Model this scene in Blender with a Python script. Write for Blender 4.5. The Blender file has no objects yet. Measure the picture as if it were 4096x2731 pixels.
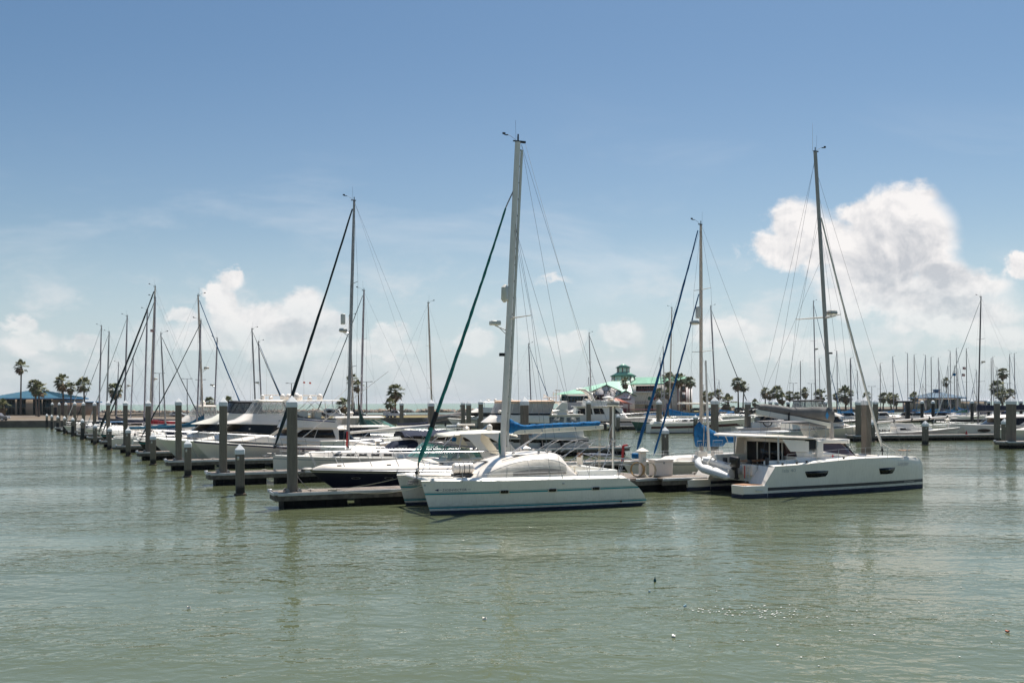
import bpy, math, random
from mathutils import Vector, Matrix
random.seed(7)
SC = bpy.context.scene
COL = SC.collection
PI = math.pi
# ---------------------------------------------------------------- camera
CAMZ = 5.2
cam = bpy.data.cameras.new("camera"); camo = bpy.data.objects.new("camera", cam); COL.objects.link(camo)
cam.sensor_width = 36.0; cam.lens = 35.0; cam.shift_y = (1610 - 1365.5) / 4096.0
cam.clip_start = 0.5; cam.clip_end = 60000
_r = 0.004
camo.matrix_world = Matrix(((math.cos(_r), math.sin(_r), 0, 0), (0, 0, -1, 0), (-math.sin(_r), math.cos(_r), 0, CAMZ), (0, 0, 0, 1)))
SC.camera = camo
SC.render.resolution_x = 1024; SC.render.resolution_y = 682
SC.view_settings.view_transform = 'Standard'; SC.view_settings.look = 'None'
SC.view_settings.exposure = 0.62; SC.view_settings.gamma = 1.0
# ---------------------------------------------------------------- sun
SUN_EL = 66.0; SUN_AZ = 28.0          # azimuth to the right of the view direction (+Y)
sd = Vector((math.cos(math.radians(SUN_EL)) * math.sin(math.radians(SUN_AZ)),
             math.cos(math.radians(SUN_EL)) * math.cos(math.radians(SUN_AZ)), math.sin(math.radians(SUN_EL))))
sl = bpy.data.lights.new("sun", 'SUN'); sl.energy = 4.4; sl.angle = math.radians(0.5); sl.color = (1, .955, .88)
slo = bpy.data.objects.new("sun", sl); COL.objects.link(slo)
slo.rotation_euler = (-sd).to_track_quat('-Z', 'Y').to_euler()
# ---------------------------------------------------------------- node helper
class NT:
    def __init__(s, nt): s.nt = nt; s.n = nt.nodes; s.l = nt.links
    def put(s, sock, v):
        if v is None: return
        if isinstance(v, bpy.types.NodeSocket): s.l.new(v, sock)
        else: sock.default_value = v
    def math(s, op, a, b=None, c=None, clamp=False):
        n = s.n.new('ShaderNodeMath'); n.operation = op; n.use_clamp = clamp
        s.put(n.inputs[0], a); s.put(n.inputs[1], b)
        if c is not None: s.put(n.inputs[2], c)
        return n.outputs[0]
    def vec(s, op, a, b=None):
        n = s.n.new('ShaderNodeVectorMath'); n.operation = op
        s.put(n.inputs[0], a); s.put(n.inputs[1], b)
        return n.outputs['Value'] if op in ('LENGTH', 'DOT_PRODUCT') else n.outputs[0]
    def comb(s, x, y, z=0.0):
        n = s.n.new('ShaderNodeCombineXYZ'); s.put(n.inputs[0], x); s.put(n.inputs[1], y); s.put(n.inputs[2], z); return n.outputs[0]
    def sep(s, v):
        n = s.n.new('ShaderNodeSeparateXYZ'); s.put(n.inputs[0], v); return n.outputs
    def noise(s, v, scale, detail=4, rough=.55, dist=0.0):
        n = s.n.new('ShaderNodeTexNoise'); s.put(n.inputs['Vector'], v); n.inputs['Scale'].default_value = scale
        n.inputs['Detail'].default_value = detail; n.inputs['Roughness'].default_value = rough; n.inputs['Distortion'].default_value = dist
        return n.outputs[0]
    def mapr(s, v, a, b, c=0.0, d=1.0, smooth=True):
        n = s.n.new('ShaderNodeMapRange'); n.interpolation_type = 'SMOOTHSTEP' if smooth else 'LINEAR'
        s.put(n.inputs[0], v); s.put(n.inputs[1], a); s.put(n.inputs[2], b); s.put(n.inputs[3], c); s.put(n.inputs[4], d); return n.outputs[0]
    def mix(s, f, a, b):
        n = s.n.new('ShaderNodeMix'); n.data_type = 'RGBA'
        s.put(n.inputs[0], f); s.put(n.inputs[6], a); s.put(n.inputs[7], b); return n.outputs[2]
# ---------------------------------------------------------------- world : sky with cumulus
W = bpy.data.worlds.new("World"); SC.world = W; W.use_nodes = True
t = NT(W.node_tree); t.n.clear()
out = t.n.new('ShaderNodeOutputWorld'); bg = t.n.new('ShaderNodeBackground'); t.l.new(bg.outputs[0], out.inputs[0])
bg.inputs[1].default_value = 0.078
sky = t.n.new('ShaderNodeTexSky'); sky.sky_type = 'NISHITA'; sky.sun_disc = False
sky.sun_elevation = math.radians(SUN_EL); sky.sun_rotation = math.radians(SUN_AZ)
sky.altitude = 5; sky.air_density = 1.0; sky.dust_density = 1.3; sky.ozone_density = 2.5
tc = t.n.new('ShaderNodeTexCoord'); g = t.sep(tc.outputs['Generated'])
yy = t.math('MAXIMUM', g[1], 0.12)
u = t.math('DIVIDE', g[0], yy); v = t.math('DIVIDE', g[2], yy)
uv = t.comb(u, v)
front = t.mapr(g[1], 0.15, 0.35)
def cld(px, py): return ((px - 2048) / 3982., (1610 - py) / 3982.)
# big cumulus and small ones: (x, y, rx, ry) measured in the photograph's frame, turned into directions
BL = [(3180, 900, 130, 110), (3120, 1010, 150, 90), (3060, 985, 90, 60), (3300, 980, 150, 130), (3420, 860, 95, 75), (3480, 960, 180, 150),
      (3600, 860, 160, 130), (3650, 800, 105, 75), (3680, 960, 170, 190), (3500, 1080, 260, 130), (3760, 1110, 130, 90), (3900, 1150, 170, 70),
      (3650, 1200, 420, 80), (3820, 1280, 320, 90), (3400, 1200, 160, 70),
      (915, 1120, 75, 55), (870, 1165, 40, 45), (950, 1095, 35, 30),
      (1210, 1225, 105, 85), (1060, 1265, 120, 75), (1150, 1330, 260, 120), (960, 1290, 120, 75), (720, 1265, 80, 42), (900, 1215, 60, 70), (820, 1350, 200, 60), (1320, 1290, 90, 60), (1300, 1320, 90, 60),
      (90, 1290, 65, 45), (130, 1370, 120, 60), (330, 1370, 90, 50), (1900, 1360, 90, 60), (1560, 1330, 90, 40), (2270, 1370, 100, 45),
      (2480, 1340, 110, 70), (2900, 1330, 160, 60), (3200, 1400, 260, 60), (4080, 1060, 60, 60), (3980, 1360, 160, 50), (1500, 1390, 200, 40)]
n1 = t.noise(uv, 16, 8, .62, .3); n2 = t.noise(t.vec('MULTIPLY', uv, (1, 1.5, 1)), 34, 6, .6)
wob = t.vec('MULTIPLY', t.vec('SUBTRACT', t.comb(n1, n2), (0.5, 0.5, 0)), (.05, .035, 0))
uvw = t.vec('ADD', uv, wob)
def field(blobs, vecs):
    fld = None
    for (px, py, rx, ry) in blobs:
        cu, cv = cld(px, py)
        d = t.vec('LENGTH', t.vec('MULTIPLY', t.vec('SUBTRACT', vecs, (cu, cv, 0)), (3982. / rx, 3982. / ry, 0)))
        f = t.math('SUBTRACT', 1.0, d)
        fld = f if fld is None else t.math('SMOOTH_MAX', fld, f, .35)
    return fld
fld = field(BL, uvw)
n1b = t.noise(t.vec('ADD', uv, (.0035, .0075, 0)), 16, 8, .62, .3)
emb = t.math('MULTIPLY', t.math('SUBTRACT', n1, n1b), 3.2)
fe = t.math('ADD', fld, t.math('ADD', t.math('MULTIPLY', t.math('SUBTRACT', n1, .5), 1.0), t.math('MULTIPLY', t.math('SUBTRACT', n2, .5), .35)))
mask = t.mapr(fe, -0.13, .38)
lowfade = t.mapr(v, 0.02, .15, .30, 1.0)
mask = t.math('MULTIPLY', t.math('MULTIPLY', mask, lowfade), front)
mask = t.math('MULTIPLY', mask, .93)
# soft shade inside the thick part of the cloud
grey = t.mapr(fld, .05, .75, 0.0, 1.0)
sh = field([(3640, 1060, 270, 160), (3200, 1120, 200, 60), (1180, 1330, 160, 50), (3800, 1230, 200, 40)], uvw)
grey2 = t.math('MULTIPLY', t.mapr(sh, -.4, .5), grey)
nn = t.noise(t.vec('ADD', uv, (3.1, 1.2, 0)), 28, 7, .6)
shade = t.math('SUBTRACT', t.math('ADD', t.math('MULTIPLY', grey2, .72), t.math('MULTIPLY', t.mapr(nn, .35, .7), .3)), emb, clamp=True)
ccol = t.mix(shade, (8.3, 7.95, 7.75, 1), (4.8, 4.9, 5.2, 1))
# hazy cumulus deck low over the sea and thin veils higher up
nb = t.noise(t.vec('MULTIPLY', uv, (1, 2.2, 1)), 9, 8, .6, .2)
band = t.math('MULTIPLY', t.mapr(v, .0, .05, .5, 1.0), t.mapr(v, .09, .17, 1.0, 0.0))
m2 = t.math('MULTIPLY', t.math('MULTIPLY', t.mapr(nb, .47, .66), band), .5)
nv = t.noise(t.vec('MULTIPLY', t.vec('ADD', uv, (1.7, .4, 0)), (1, 3.0, 1)), 3.2, 7, .6, .6)
veil = t.math('MULTIPLY', t.math('MULTIPLY', t.mapr(nv, .5, .75), t.mapr(v, .33, .12)), .28)
skyc = t.vec('MULTIPLY', sky.outputs[0], t.comb(t.mapr(v, .02, .42, .92, .57), t.mapr(v, .02, .42, .93, .71), t.mapr(v, .02, .42, .88, .76)))
base = t.mix(t.mapr(v, .0, .2, .6, 0.0), skyc, (5.3, 6.35, 7.4, 1))
c0 = t.mix(veil, base, (7.3, 7.4, 7.6, 1))
c1 = t.mix(m2, c0, (7.0, 6.95, 7.0, 1))
puff = t.math('MULTIPLY', t.math('MULTIPLY', t.mapr(t.math('ADD', field([(2205, 1123, 95, 26)], uvw), t.math('SUBTRACT', n2, .5)), -.1, .9), front), .75)
c1 = t.mix(puff, c1, (7.6, 7.4, 7.3, 1))
c2 = t.mix(mask, c1, ccol)
t.l.new(c2, bg.inputs[0])
# ---------------------------------------------------------------- materials
MATS = {}
def mat(name, col, rough=.5, metal=0.0, var=.08, vs=2.0, bump=0.0, bs=20.0, coat=0.0, spec=.5, alpha=1.0, trans=0.0, dirt=0.0):
    if name in MATS: return MATS[name]
    m = bpy.data.materials.new(name); m.use_nodes = True
    k = NT(m.node_tree); b = k.n['Principled BSDF']
    co = k.n.new('ShaderNodeTexCoord').outputs['Object']
    nz = k.noise(co, vs, 5)
    c = (*col, 1)
    if var > 0:
        f = k.mapr(nz, .3, .7, 0, 1)
        lo = tuple(x * (1 - var) for x in col) + (1,); hi = tuple(min(1, x * (1 + var)) for x in col) + (1,)
        cc = k.mix(f, lo, hi)
        if dirt > 0:      # vertical streaks of grime
            st = k.noise(k.vec('MULTIPLY', co, (6, 6, .5)), 2.0, 5, .6)
            cc = k.mix(k.math('MULTIPLY', k.mapr(st, .5, .8), dirt), cc, (.25, .22, .17, 1))
        k.l.new(cc, b.inputs['Base Color'])
    else: b.inputs['Base Color'].default_value = c
    b.inputs['Roughness'].default_value = rough; b.inputs['Metallic'].default_value = metal
    b.inputs['Coat Weight'].default_value = coat; b.inputs['Specular IOR Level'].default_value = spec
    b.inputs['Coat Roughness'].default_value = .08
    if trans: b.inputs['Transmission Weight'].default_value = trans
    if alpha < 1: b.inputs['Alpha'].default_value = alpha
    if bump > 0:
        bn = k.n.new('ShaderNodeBump'); bn.inputs['Strength'].default_value = 1; bn.inputs['Distance'].default_value = bump
        k.l.new(k.noise(co, bs, 4), bn.inputs['Height']); k.l.new(bn.outputs[0], b.inputs['Normal'])
    MATS[name] = m
    return m
gel = mat('gelcoat_white', (.86, .775, .68), .28, var=.03, vs=.8, coat=.3, dirt=.10)
gelo = mat('gelcoat_old', (.68, .64, .57), .4, var=.06, vs=.8, dirt=.25)
gelc = mat('gelcoat_cream', (.72, .68, .58), .35, var=.04)
def scummy(name, col):
    m = bpy.data.materials.new(name); m.use_nodes = True; k = NT(m.node_tree); b = k.n['Principled BSDF']
    co = k.n.new('ShaderNodeTexCoord').outputs['Object']; z = k.sep(co)[2]
    a = k.noise(co, .9, 5); st = k.noise(k.vec('MULTIPLY', co, (5, 5, .35)), 2.4, 6, .6); fn = k.noise(k.vec('MULTIPLY', co, (1.5, 1.5, 5)), 2.5, 6, .65)
    c = k.mix(k.mapr(a, .35, .65), tuple(x * .93 for x in col) + (1,), col + (1,))
    c = k.mix(k.math('MULTIPLY', k.mapr(st, .52, .8), .24), c, (.34, .29, .22, 1))
    c = k.mix(k.math('MULTIPLY', k.math('MULTIPLY', k.mapr(z, .75, .2), k.mapr(fn, .35, .65)), .45), c, (.42, .34, .21, 1))
    c = k.mix(k.math('MULTIPLY', k.mapr(fn, .66, .74), .25), c, (.25, .24, .23, 1))
    k.l.new(c, b.inputs['Base Color']); k.l.new(k.mapr(st, .3, .8, .22, .5), b.inputs['Roughness']); b.inputs['Coat Weight'].default_value = .25; return m
gelh = scummy('hull_gelcoat_weathered', (.90, .82, .715))
deckm = mat('deck_white', (.80, .78, .72), .5, var=.05, vs=1.5, bump=.002, bs=60)
deckg = mat('deck_grey', (.42, .42, .41), .6, var=.12)
antif = mat('antifouling_navy', (.015, .022, .05), .6, var=.2)
antib = mat('antifouling_black', (.02, .022, .025), .6, var=.2)
navy = mat('navy_paint', (.006, .008, .024), .3, coat=.1, spec=.3, var=.1)
navs = mat('navy_stripe', (.012, .016, .10), .3)
blk = mat('black_paint', (.01, .01, .012), .35)
blkp = mat('black_plastic', (.012, .012, .013), .55, var=.2)
teal = mat('teal_stripe', (.005, .26, .28), .35)
green = mat('green_paint', (.01, .085, .075), .3)
maroon = mat('maroon_paint', (.09, .018, .022), .4)
glass = mat('dark_glass', (.006, .006, .008), .12, var=0, spec=.3)
glassb = mat('brown_tint_glass', (.06, .03, .03), .08, var=0, spec=.6)
glassg = mat('green_tint_glass', (.10, .28, .23), .06, var=0, spec=.6, alpha=.55)
vinyl = mat('clear_vinyl', (.42, .42, .40), .15, var=.2, alpha=.45)
vinylt = mat('tan_vinyl', (.50, .43, .38), .3, var=.12, alpha=.8)
alu = mat('aluminium', (.58, .56, .55), .35, .3, var=.08)
aluw = mat('white_mast_paint', (.80, .73, .66), .35, var=.05)
alug = mat('grey_mast', (.60, .55, .57), .45, .15, var=.1)
alud = mat('dark_grey_mast', (.24, .22, .23), .45, .3, var=.1)
steel = mat('stainless_steel', (.42, .42, .43), .3, .7, var=.05)
wire = mat('rigging_wire', (.16, .16, .17), .4, .5, var=.1)
bluec = mat('blue_canvas', (.002, .12, .30), .9, var=.25, vs=5, bump=.09, bs=3.5)
navc = mat('navy_canvas', (.008, .014, .038), .9, var=.2, vs=3, bump=.01, bs=6)
tealc = mat('teal_blue_canvas', (.008, .10, .17), .9, var=.2, bump=.015, bs=6)
blkc = mat('black_canvas', (.012, .012, .016), .85, var=.2, bump=.01, bs=6)
redc = mat('red_canvas', (.22, .012, .02), .9, var=.2, bump=.01, bs=6)
greyc = mat('grey_canvas', (.17, .16, .15), .85, var=.15, bump=.015, bs=5)
tanc = mat('tan_canvas', (.62, .42, .29), .9, var=.1, bump=.01, bs=6)
creamc = mat('cream_canvas', (.74, .69, .60), .9, var=.05, bump=.01, bs=5)
greenc = mat('green_canvas', (.006, .10, .075), .9, var=.2, bump=.015, bs=6)
jibg = mat('jade_sailcloth', (.012, .17, .14), .85, var=.25, vs=6, bump=.02, bs=9)
jibk = mat('dark_sailcloth', (.006, .022, .024), .85, var=.3, vs=6, bump=.02, bs=9)
jibb = mat('deep_blue_sailcloth', (.006, .10, .24), .85, var=.25, vs=6, bump=.02, bs=9)
sailw = mat('white_sailcloth', (.62, .60, .55), .85, var=.08, vs=5, bump=.015, bs=9)
teak = mat('teak', (.32, .16, .08), .6, var=.2, vs=6)
redp = mat('red_plastic', (.42, .02, .02), .5)
rope_w = mat('white_rope', (.55, .48, .36), .9, var=.2)
rope_k = mat('black_rope', (.02, .02, .02), .9)
rope_g = mat('green_rope', (.02, .14, .12), .9)
rope_y = mat('tan_rope', (.45, .28, .12), .9)
tube_g = mat('inflatable_grey', (.62, .62, .61), .5, var=.04)
rust = mat('galvanised_steel', (.30, .28, .26), .55, .4, var=.3)
def concrete():
    m = bpy.data.materials.new('pile_concrete'); m.use_nodes = True; k = NT(m.node_tree); b = k.n['Principled BSDF']
    tcn = k.n.new('ShaderNodeTexCoord'); co = tcn.outputs['Object']; geo = k.n.new('ShaderNodeNewGeometry')
    z = k.sep(geo.outputs['Position'])[2]
    oi = k.n.new('ShaderNodeObjectInfo').outputs['Random']
    st = k.noise(k.vec('MULTIPLY', k.vec('ADD', co, k.comb(oi, oi, k.math('MULTIPLY', oi, 40))), (7, 7, .45)), 2.2, 6, .65)
    sp = k.noise(co, 9, 6, .6)
    c = k.mix(k.mapr(st, .3, .75), (.20, .168, .135, 1), (.115, .094, .074, 1))
    c = k.mix(k.math('MULTIPLY', k.mapr(sp, .55, .8), .5), c, (.24, .21, .18, 1))
    c = k.mix(k.math('MULTIPLY', oi, .38), c, (.30, .24, .17, 1))
    dr = k.noise(k.vec('MULTIPLY', co, (9, 9, .7)), 1.7, 4, .6); c = k.mix(k.math('MULTIPLY', k.mapr(dr, .60, .72), k.mapr(k.sep(co)[2], 2.0, 5.0, .1, .7)), c, (.5, .48, .44, 1))
    wl = k.math('ADD', z, k.math('MULTIPLY', k.math('SUBTRACT', sp, .5), .25))
    c = k.mix(k.mapr(wl, .62, .38), c, (.028, .024, .02, 1))
    c = k.mix(k.mapr(wl, .10, .03), c, (.12, .08, .05, 1))
    k.l.new(c, b.inputs['Base Color']); b.inputs['Roughness'].default_value = .85
    bn = k.n.new('ShaderNodeBump'); bn.inputs['Distance'].default_value = .01; k.l.new(sp, bn.inputs['Height']); k.l.new(bn.outputs[0], b.inputs['Normal'])
    return m
conc = concrete()
capm = mat('cap_white', (.74, .74, .73), .5, var=.04, vs=5, dirt=.12)
def planks(name, col, sc):
    m = bpy.data.materials.new(name); m.use_nodes = True; k = NT(m.node_tree); b = k.n['Principled BSDF']
    co = k.n.new('ShaderNodeTexCoord').outputs['Object']; x = k.sep(co)
    s = k.math('MULTIPLY', x[0], 1 / sc); fr = k.math('FRACT', s); fl = k.math('FLOOR', s)
    wn = k.n.new('ShaderNodeTexWhiteNoise'); wn.noise_dimensions = '1D'; k.l.new(fl, wn.inputs['W'])
    gr = k.noise(k.vec('MULTIPLY', co, (14, 1.2, 1)), 3, 6)
    a = k.math('ADD', k.math('MULTIPLY', wn.outputs[0], .5), k.math('MULTIPLY', gr, .5))
    lo = tuple(c * .55 for c in col) + (1,); hi = tuple(c * 1.3 for c in col) + (1,)
    c = k.mix(a, lo, hi); gap = k.math('MULTIPLY', k.mapr(fr, .06, .1), k.mapr(fr, .97, .93))
    c = k.mix(gap, (.02, .018, .015, 1), c)
    k.l.new(c, b.inputs['Base Color']); b.inputs['Roughness'].default_value = .8
    bn = k.n.new('ShaderNodeBump'); bn.inputs['Distance'].default_value = .01; k.l.new(gap, bn.inputs['Height']); k.l.new(bn.outputs[0], b.inputs['Normal'])
    return m
plank = planks('dock_planks', (.22, .175, .14), .15)
woodg = mat('weathered_timber', (.14, .115, .095), .85, var=.3, vs=4, bump=.01)
rubst = mat('rub_strip', (.50, .50, .51), .35, .35, var=.1)
floatm = mat('float_black', (.005, .005, .005), .7, spec=.15, var=.3, vs=2, bump=.01, bs=8)

# ---------------------------------------------------------------- mesh builder
class MB:
    def __init__(s): s.v = []; s.f = []; s.m = []
    def add(s, vs, fs, m=0):
        o = len(s.v); s.v += [tuple(p) for p in vs]
        for f in fs: s.f.append(tuple(i + o for i in f)); s.m.append(m)
        return s
    def quad(s, a, b, c, d, m=0): return s.add([a, b, c, d], [(0, 1, 2, 3)], m)
    def box(s, c, d, rz=0, m=0, taper=1.0):
        x, y, z = d[0] / 2, d[1] / 2, d[2] / 2; ca, sa = math.cos(rz), math.sin(rz); vs = []
        for (i, j, k) in ((-1, -1, -1), (1, -1, -1), (1, 1, -1), (-1, 1, -1), (-1, -1, 1), (1, -1, 1), (1, 1, 1), (-1, 1, 1)):
            q = taper if k > 0 else 1
            X, Y = i * x * q, j * y * q
            vs.append((c[0] + X * ca - Y * sa, c[1] + X * sa + Y * ca, c[2] + k * z))
        return s.add(vs, [(0, 3, 2, 1), (4, 5, 6, 7), (0, 1, 5, 4), (1, 2, 6, 5), (2, 3, 7, 6), (3, 0, 4, 7)], m)
    def loft(s, rings, m=0, closed=True, cap=True, ms=None):
        n = len(rings[0]); vs = [p for r in rings for p in r]; o = len(s.v); s.v += [tuple(p) for p in vs]
        for i in range(len(rings) - 1):
            for j in range(n if closed else n - 1):
                k = (j + 1) % n
                s.f.append((o + i * n + j, o + i * n + k, o + (i + 1) * n + k, o + (i + 1) * n + j)); s.m.append(ms[i] if ms else m)
        if cap:
            s.f.append(tuple(o + j for j in range(n))[::-1]); s.m.append(ms[0] if ms else m)
            s.f.append(tuple(o + (len(rings) - 1) * n + j for j in range(n))); s.m.append(ms[-1] if ms else m)
        return s
    def tube(s, pts, r, n=6, m=0, sx=1.0):
        P = [Vector(p) for p in pts]; rings = []
        rr = r if isinstance(r, (list, tuple)) else [r] * len(P)
        for i, p in enumerate(P):
            d = (P[min(i + 1, len(P) - 1)] - P[max(i - 1, 0)])
            if d.length < 1e-6: d = Vector((0, 0, 1))
            d.normalize()
            a = Vector((0, 1, 0)) if abs(d.y) < .9 else Vector((1, 0, 0))
            b = d.cross(a).normalized(); a = b.cross(d).normalized()
            rings.append([p + b * (math.cos(2 * PI * k / n) * rr[i] * sx) + a * (math.sin(2 * PI * k / n) * rr[i]) for k in range(n)])
        return s.loft(rings, m)
    def lathe(s, c, prof, n=12, m=0):
        rings = [[(c[0] + r * math.cos(2 * PI * k / n), c[1] + r * math.sin(2 * PI * k / n), c[2] + z) for k in range(n)] for r, z in prof]
        return s.loft(rings, m)
    def prism(s, poly, off, m=0):
        off = Vector(off); a = [Vector(p) for p in poly]; return s.loft([a, [p + off for p in a]], m)
    def build(s, name, mats, parent=None, smooth=38, bevel=0.0):
        me = bpy.data.meshes.new(name); me.from_pydata(s.v, [], s.f)
        if not isinstance(mats, (list, tuple)): mats = [mats]
        for q in mats: me.materials.append(q)
        me.polygons.foreach_set('material_index', s.m)
        me.polygons.foreach_set('use_smooth', [True] * len(s.f)); me.update()
        if smooth: me.set_sharp_from_angle(angle=math.radians(smooth))
        o = bpy.data.objects.new(name, me); COL.objects.link(o)
        if parent: o.parent = parent
        if bevel:
            b = o.modifiers.new('bevel', 'BEVEL'); b.width = bevel; b.segments = 2; b.limit_method = 'ANGLE'; b.angle_limit = math.radians(50)
        return o
def tag(o, label=None, cat=None, group=None, kind=None):
    if label: o['label'] = label
    if cat: o['category'] = cat
    if group: o['group'] = group
    if kind: o['kind'] = kind
    return o
def thing(name, label, cat, loc=(0, 0, 0), rz=0, group=None):
    o = bpy.data.objects.new(name, None); COL.objects.link(o); o.empty_display_size = .2
    o.location = loc; o.rotation_euler = (0, 0, math.radians(rz)); tag(o, label, cat, group); return o
def copy_tree(o, parent=None):
    c = o.copy(); COL.objects.link(c); c.parent = parent
    for ch in [x for x in KIDS.get(o.name, [])]: copy_tree(ch, c)
    return c
KIDS = {}
def kids(o):
    KIDS.clear()
    def rec(p):
        KIDS[p.name] = [x for x in bpy.data.objects if x.parent == p]
        for x in KIDS[p.name]: rec(x)
    rec(o)
def lerp(a, b, t): return a + (b - a) * t
def pw(tab, x):
    if x <= tab[0][0]: return tab[0][1]
    for (a, b), (c, d) in zip(tab, tab[1:]):
        if x <= c: return lerp(b, d, (x - a) / (c - a)) if c > a else d
    return tab[-1][1]
def sstep(a, b, x):
    q = max(0, min(1, (x - a) / (b - a))); return q * q * (3 - 2 * q)
def text_mesh(s, size, shear=0.0, ext=.004):
    cu = bpy.data.curves.new('lettering', 'FONT'); cu.body = s; cu.size = size; cu.shear = shear; cu.resolution_u = 3
    ob = bpy.data.objects.new('lettering', cu); me = bpy.data.meshes.new_from_object(ob)
    vs = [tuple(v.co) for v in me.vertices]; fs = [tuple(p.vertices) for p in me.polygons]
    bpy.data.objects.remove(ob); bpy.data.curves.remove(cu); return vs, fs
def lettering(s, size, fn, mt, parent, name='lettering', shear=0.0, width=None):
    vs, fs = text_mesh(s, size, shear)
    if not vs: return None
    x0 = min(v[0] for v in vs); x1 = max(v[0] for v in vs); k = (width / (x1 - x0)) if width else 1
    mb = MB(); mb.add([fn((v[0] - x0) * k, v[1]) for v in vs], fs); return mb.build(name, mt, parent, smooth=0)
# ---------------------------------------------------------------- hulls.  boat frame: x to the bow (stem at the waterline = 0), y to port, z up
class Hull:
    def __init__(s, L, B, fb, fs, rake=1.0, transom=-.2, y0=0.0, wb=.45, full=.5, tn=.8, wl=.82, mid=None, stem=None, stern=None, p=2.2):
        s.L, s.B, s.y0, s.wb, s.wl, s.tn, s.full, s.p = L, B, y0, wb, wl, tn, full, p
        s.sheer = mid or (lambda t: fs + (fb - fs) * t ** 1.7)
        s.fb, s.fs = fb, fs
        s.stem = stem or (lambda z: rake * max(-.3, z) / fb if z > 0 else z * .9)
        s.stern = stern or (lambda z: -L + transom * z / fs)
    def half(s, t, h):
        a = 1 - max(0, (t - s.wb) / (1 - s.wb)) ** s.p                     # deck edge
        b = 1 - max(0, (t - s.wb + .18) / (1.18 - s.wb)) ** (s.full * 2 + .6)   # waterline, finer forward
        tr = lerp(s.tn, 1, sstep(0, .45, t))
        h = max(-.3, h); f = max(0, h) ** .8
        w = lerp(b * s.wl, a, f) * tr * s.B / 2
        if h < 0: w *= 1 + h * 1.2
        return max(w, .012)
    def surf(s, x, z, side=1, off=.006):
        x0, x1 = s.stern(z), s.stem(z); t = max(0, min(1, (x - x0) / (x1 - x0)))
        return (x, s.y0 + side * (s.half(t, z / s.sheer(t)) + off), z)
    def mesh(s, mb, levels, n=22):
        """levels: list of (kind, value, material above it); kinds w = height above water, f = fraction of sheer, s = below sheer"""
        def zz(t, k, v):
            sh = s.sheer(t); return min(v, sh) if k == 'w' else (v * sh if k == 'f' else sh - v)
        for side in (1, -1):
            rows = []
            for i in range(n + 1):
                t = 1 - (1 - i / n) ** 1.35
                zs = [zz(t, k, v) for k, v, _ in levels]
                for j in range(1, len(zs)): zs[j] = max(zs[j], zs[j - 1] + .0005)
                rows.append([(lerp(s.stern(z), s.stem(z), t), s.y0 + side * s.half(t, z / s.sheer(t)), z) for z in zs])
            m = len(levels); vs = [p for r in rows for p in r]; o = len(mb.v); mb.v += vs
            for i in range(n):
                for j in range(m - 1):
                    a, b, c, d = o + i * m + j, o + (i + 1) * m + j, o + (i + 1) * m + j + 1, o + i * m + j + 1
                    mb.f.append((a, b, c, d) if side < 0 else (d, c, b, a)); mb.m.append(levels[j][2])
            if side == 1: port = rows[0]; pb = rows[-1]
            else: star = rows[0]; sb = rows[-1]
        for A, Bq, rev in ((port, star, 0), (sb, pb, 0)):
            for j in range(len(levels) - 1):
                mb.quad(A[j], Bq[j], Bq[j + 1], A[j + 1], levels[j][2])
    def deck(s, mb, z=-.03, crown=.05, t0=0.0, t1=1.0, n=22, m=0, lip=0.0):
        rows = []
        for i in range(n + 1):
            t = lerp(t0, t1, 1 - (1 - i / n) ** 1.35); sh = s.sheer(t); x = lerp(s.stern(sh), s.stem(sh), t); w = s.half(t, 1) - .004
            rows.append([(x, s.y0 + w * q, sh + z + crown * (1 - q * q)) for q in (-1, -.6, 0, .6, 1)])
        mb.loft(rows, m, closed=False, cap=False)
    def at(s, t, inset=0.0, side=1, dz=0.0):
        sh = s.sheer(t); return (lerp(s.stern(sh), s.stem(sh), t), s.y0 + side * max(.03, s.half(t, 1) - inset), sh + dz)
    def tx(s, x):
        sh = s.fs; return max(0, min(1, (x - s.stern(sh)) / (s.stem(s.fb) - s.stern(sh))))
def ring(xa, xf, w, za, zf, wf=.7, nose=.6, n=6, ya=1.0):
    """closed outline seen from above: straight sides, rounded front"""
    xs = xf - nose; P = [(xa, w * ya, za), (xs, w * wf, lerp(za, zf, (xs - xa) / (xf - xa)))]
    for i in range(1, n):
        a = PI / 2 * i / n; P.append((xs + nose * math.sin(a), w * wf * math.cos(a) ** .8, zf))
    P.append((xf, 0, zf))
    return P + [(x, -y, z) for x, y, z in P[-2::-1]]
def side_poly(rb, rt, pts, side=1, off=.012, i0=0, i1=1):
    A, B, C, D = Vector(rb[i0]), Vector(rb[i1]), Vector(rt[i0]), Vector(rt[i1])
    if side < 0: A, B, C, D = [Vector((p.x, -p.y, p.z)) for p in (A, B, C, D)]
    nrm = (B - A).cross(C - A).normalized()
    if nrm.y * side < 0: nrm = -nrm
    return [A.lerp(B, q).lerp(C.lerp(D, q), f) + nrm * off for q, f in pts], nrm
def side_window(rb, rt, pts, parent, mt, side=1, name='window', th=.014, **k):
    P, nrm = side_poly(rb, rt, pts, side, **k); mb = MB(); mb.prism([p - nrm * .03 for p in P], nrm * (.03 + th)); return mb.build(name, mt, parent, smooth=0)
def tier(rings, mats, parent, name, bevel=.03, m=0, ms=None, **k):
    mb = MB(); mb.loft(rings, m, ms=ms); return mb.build(name, mats, parent, bevel=bevel, **k)
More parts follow.
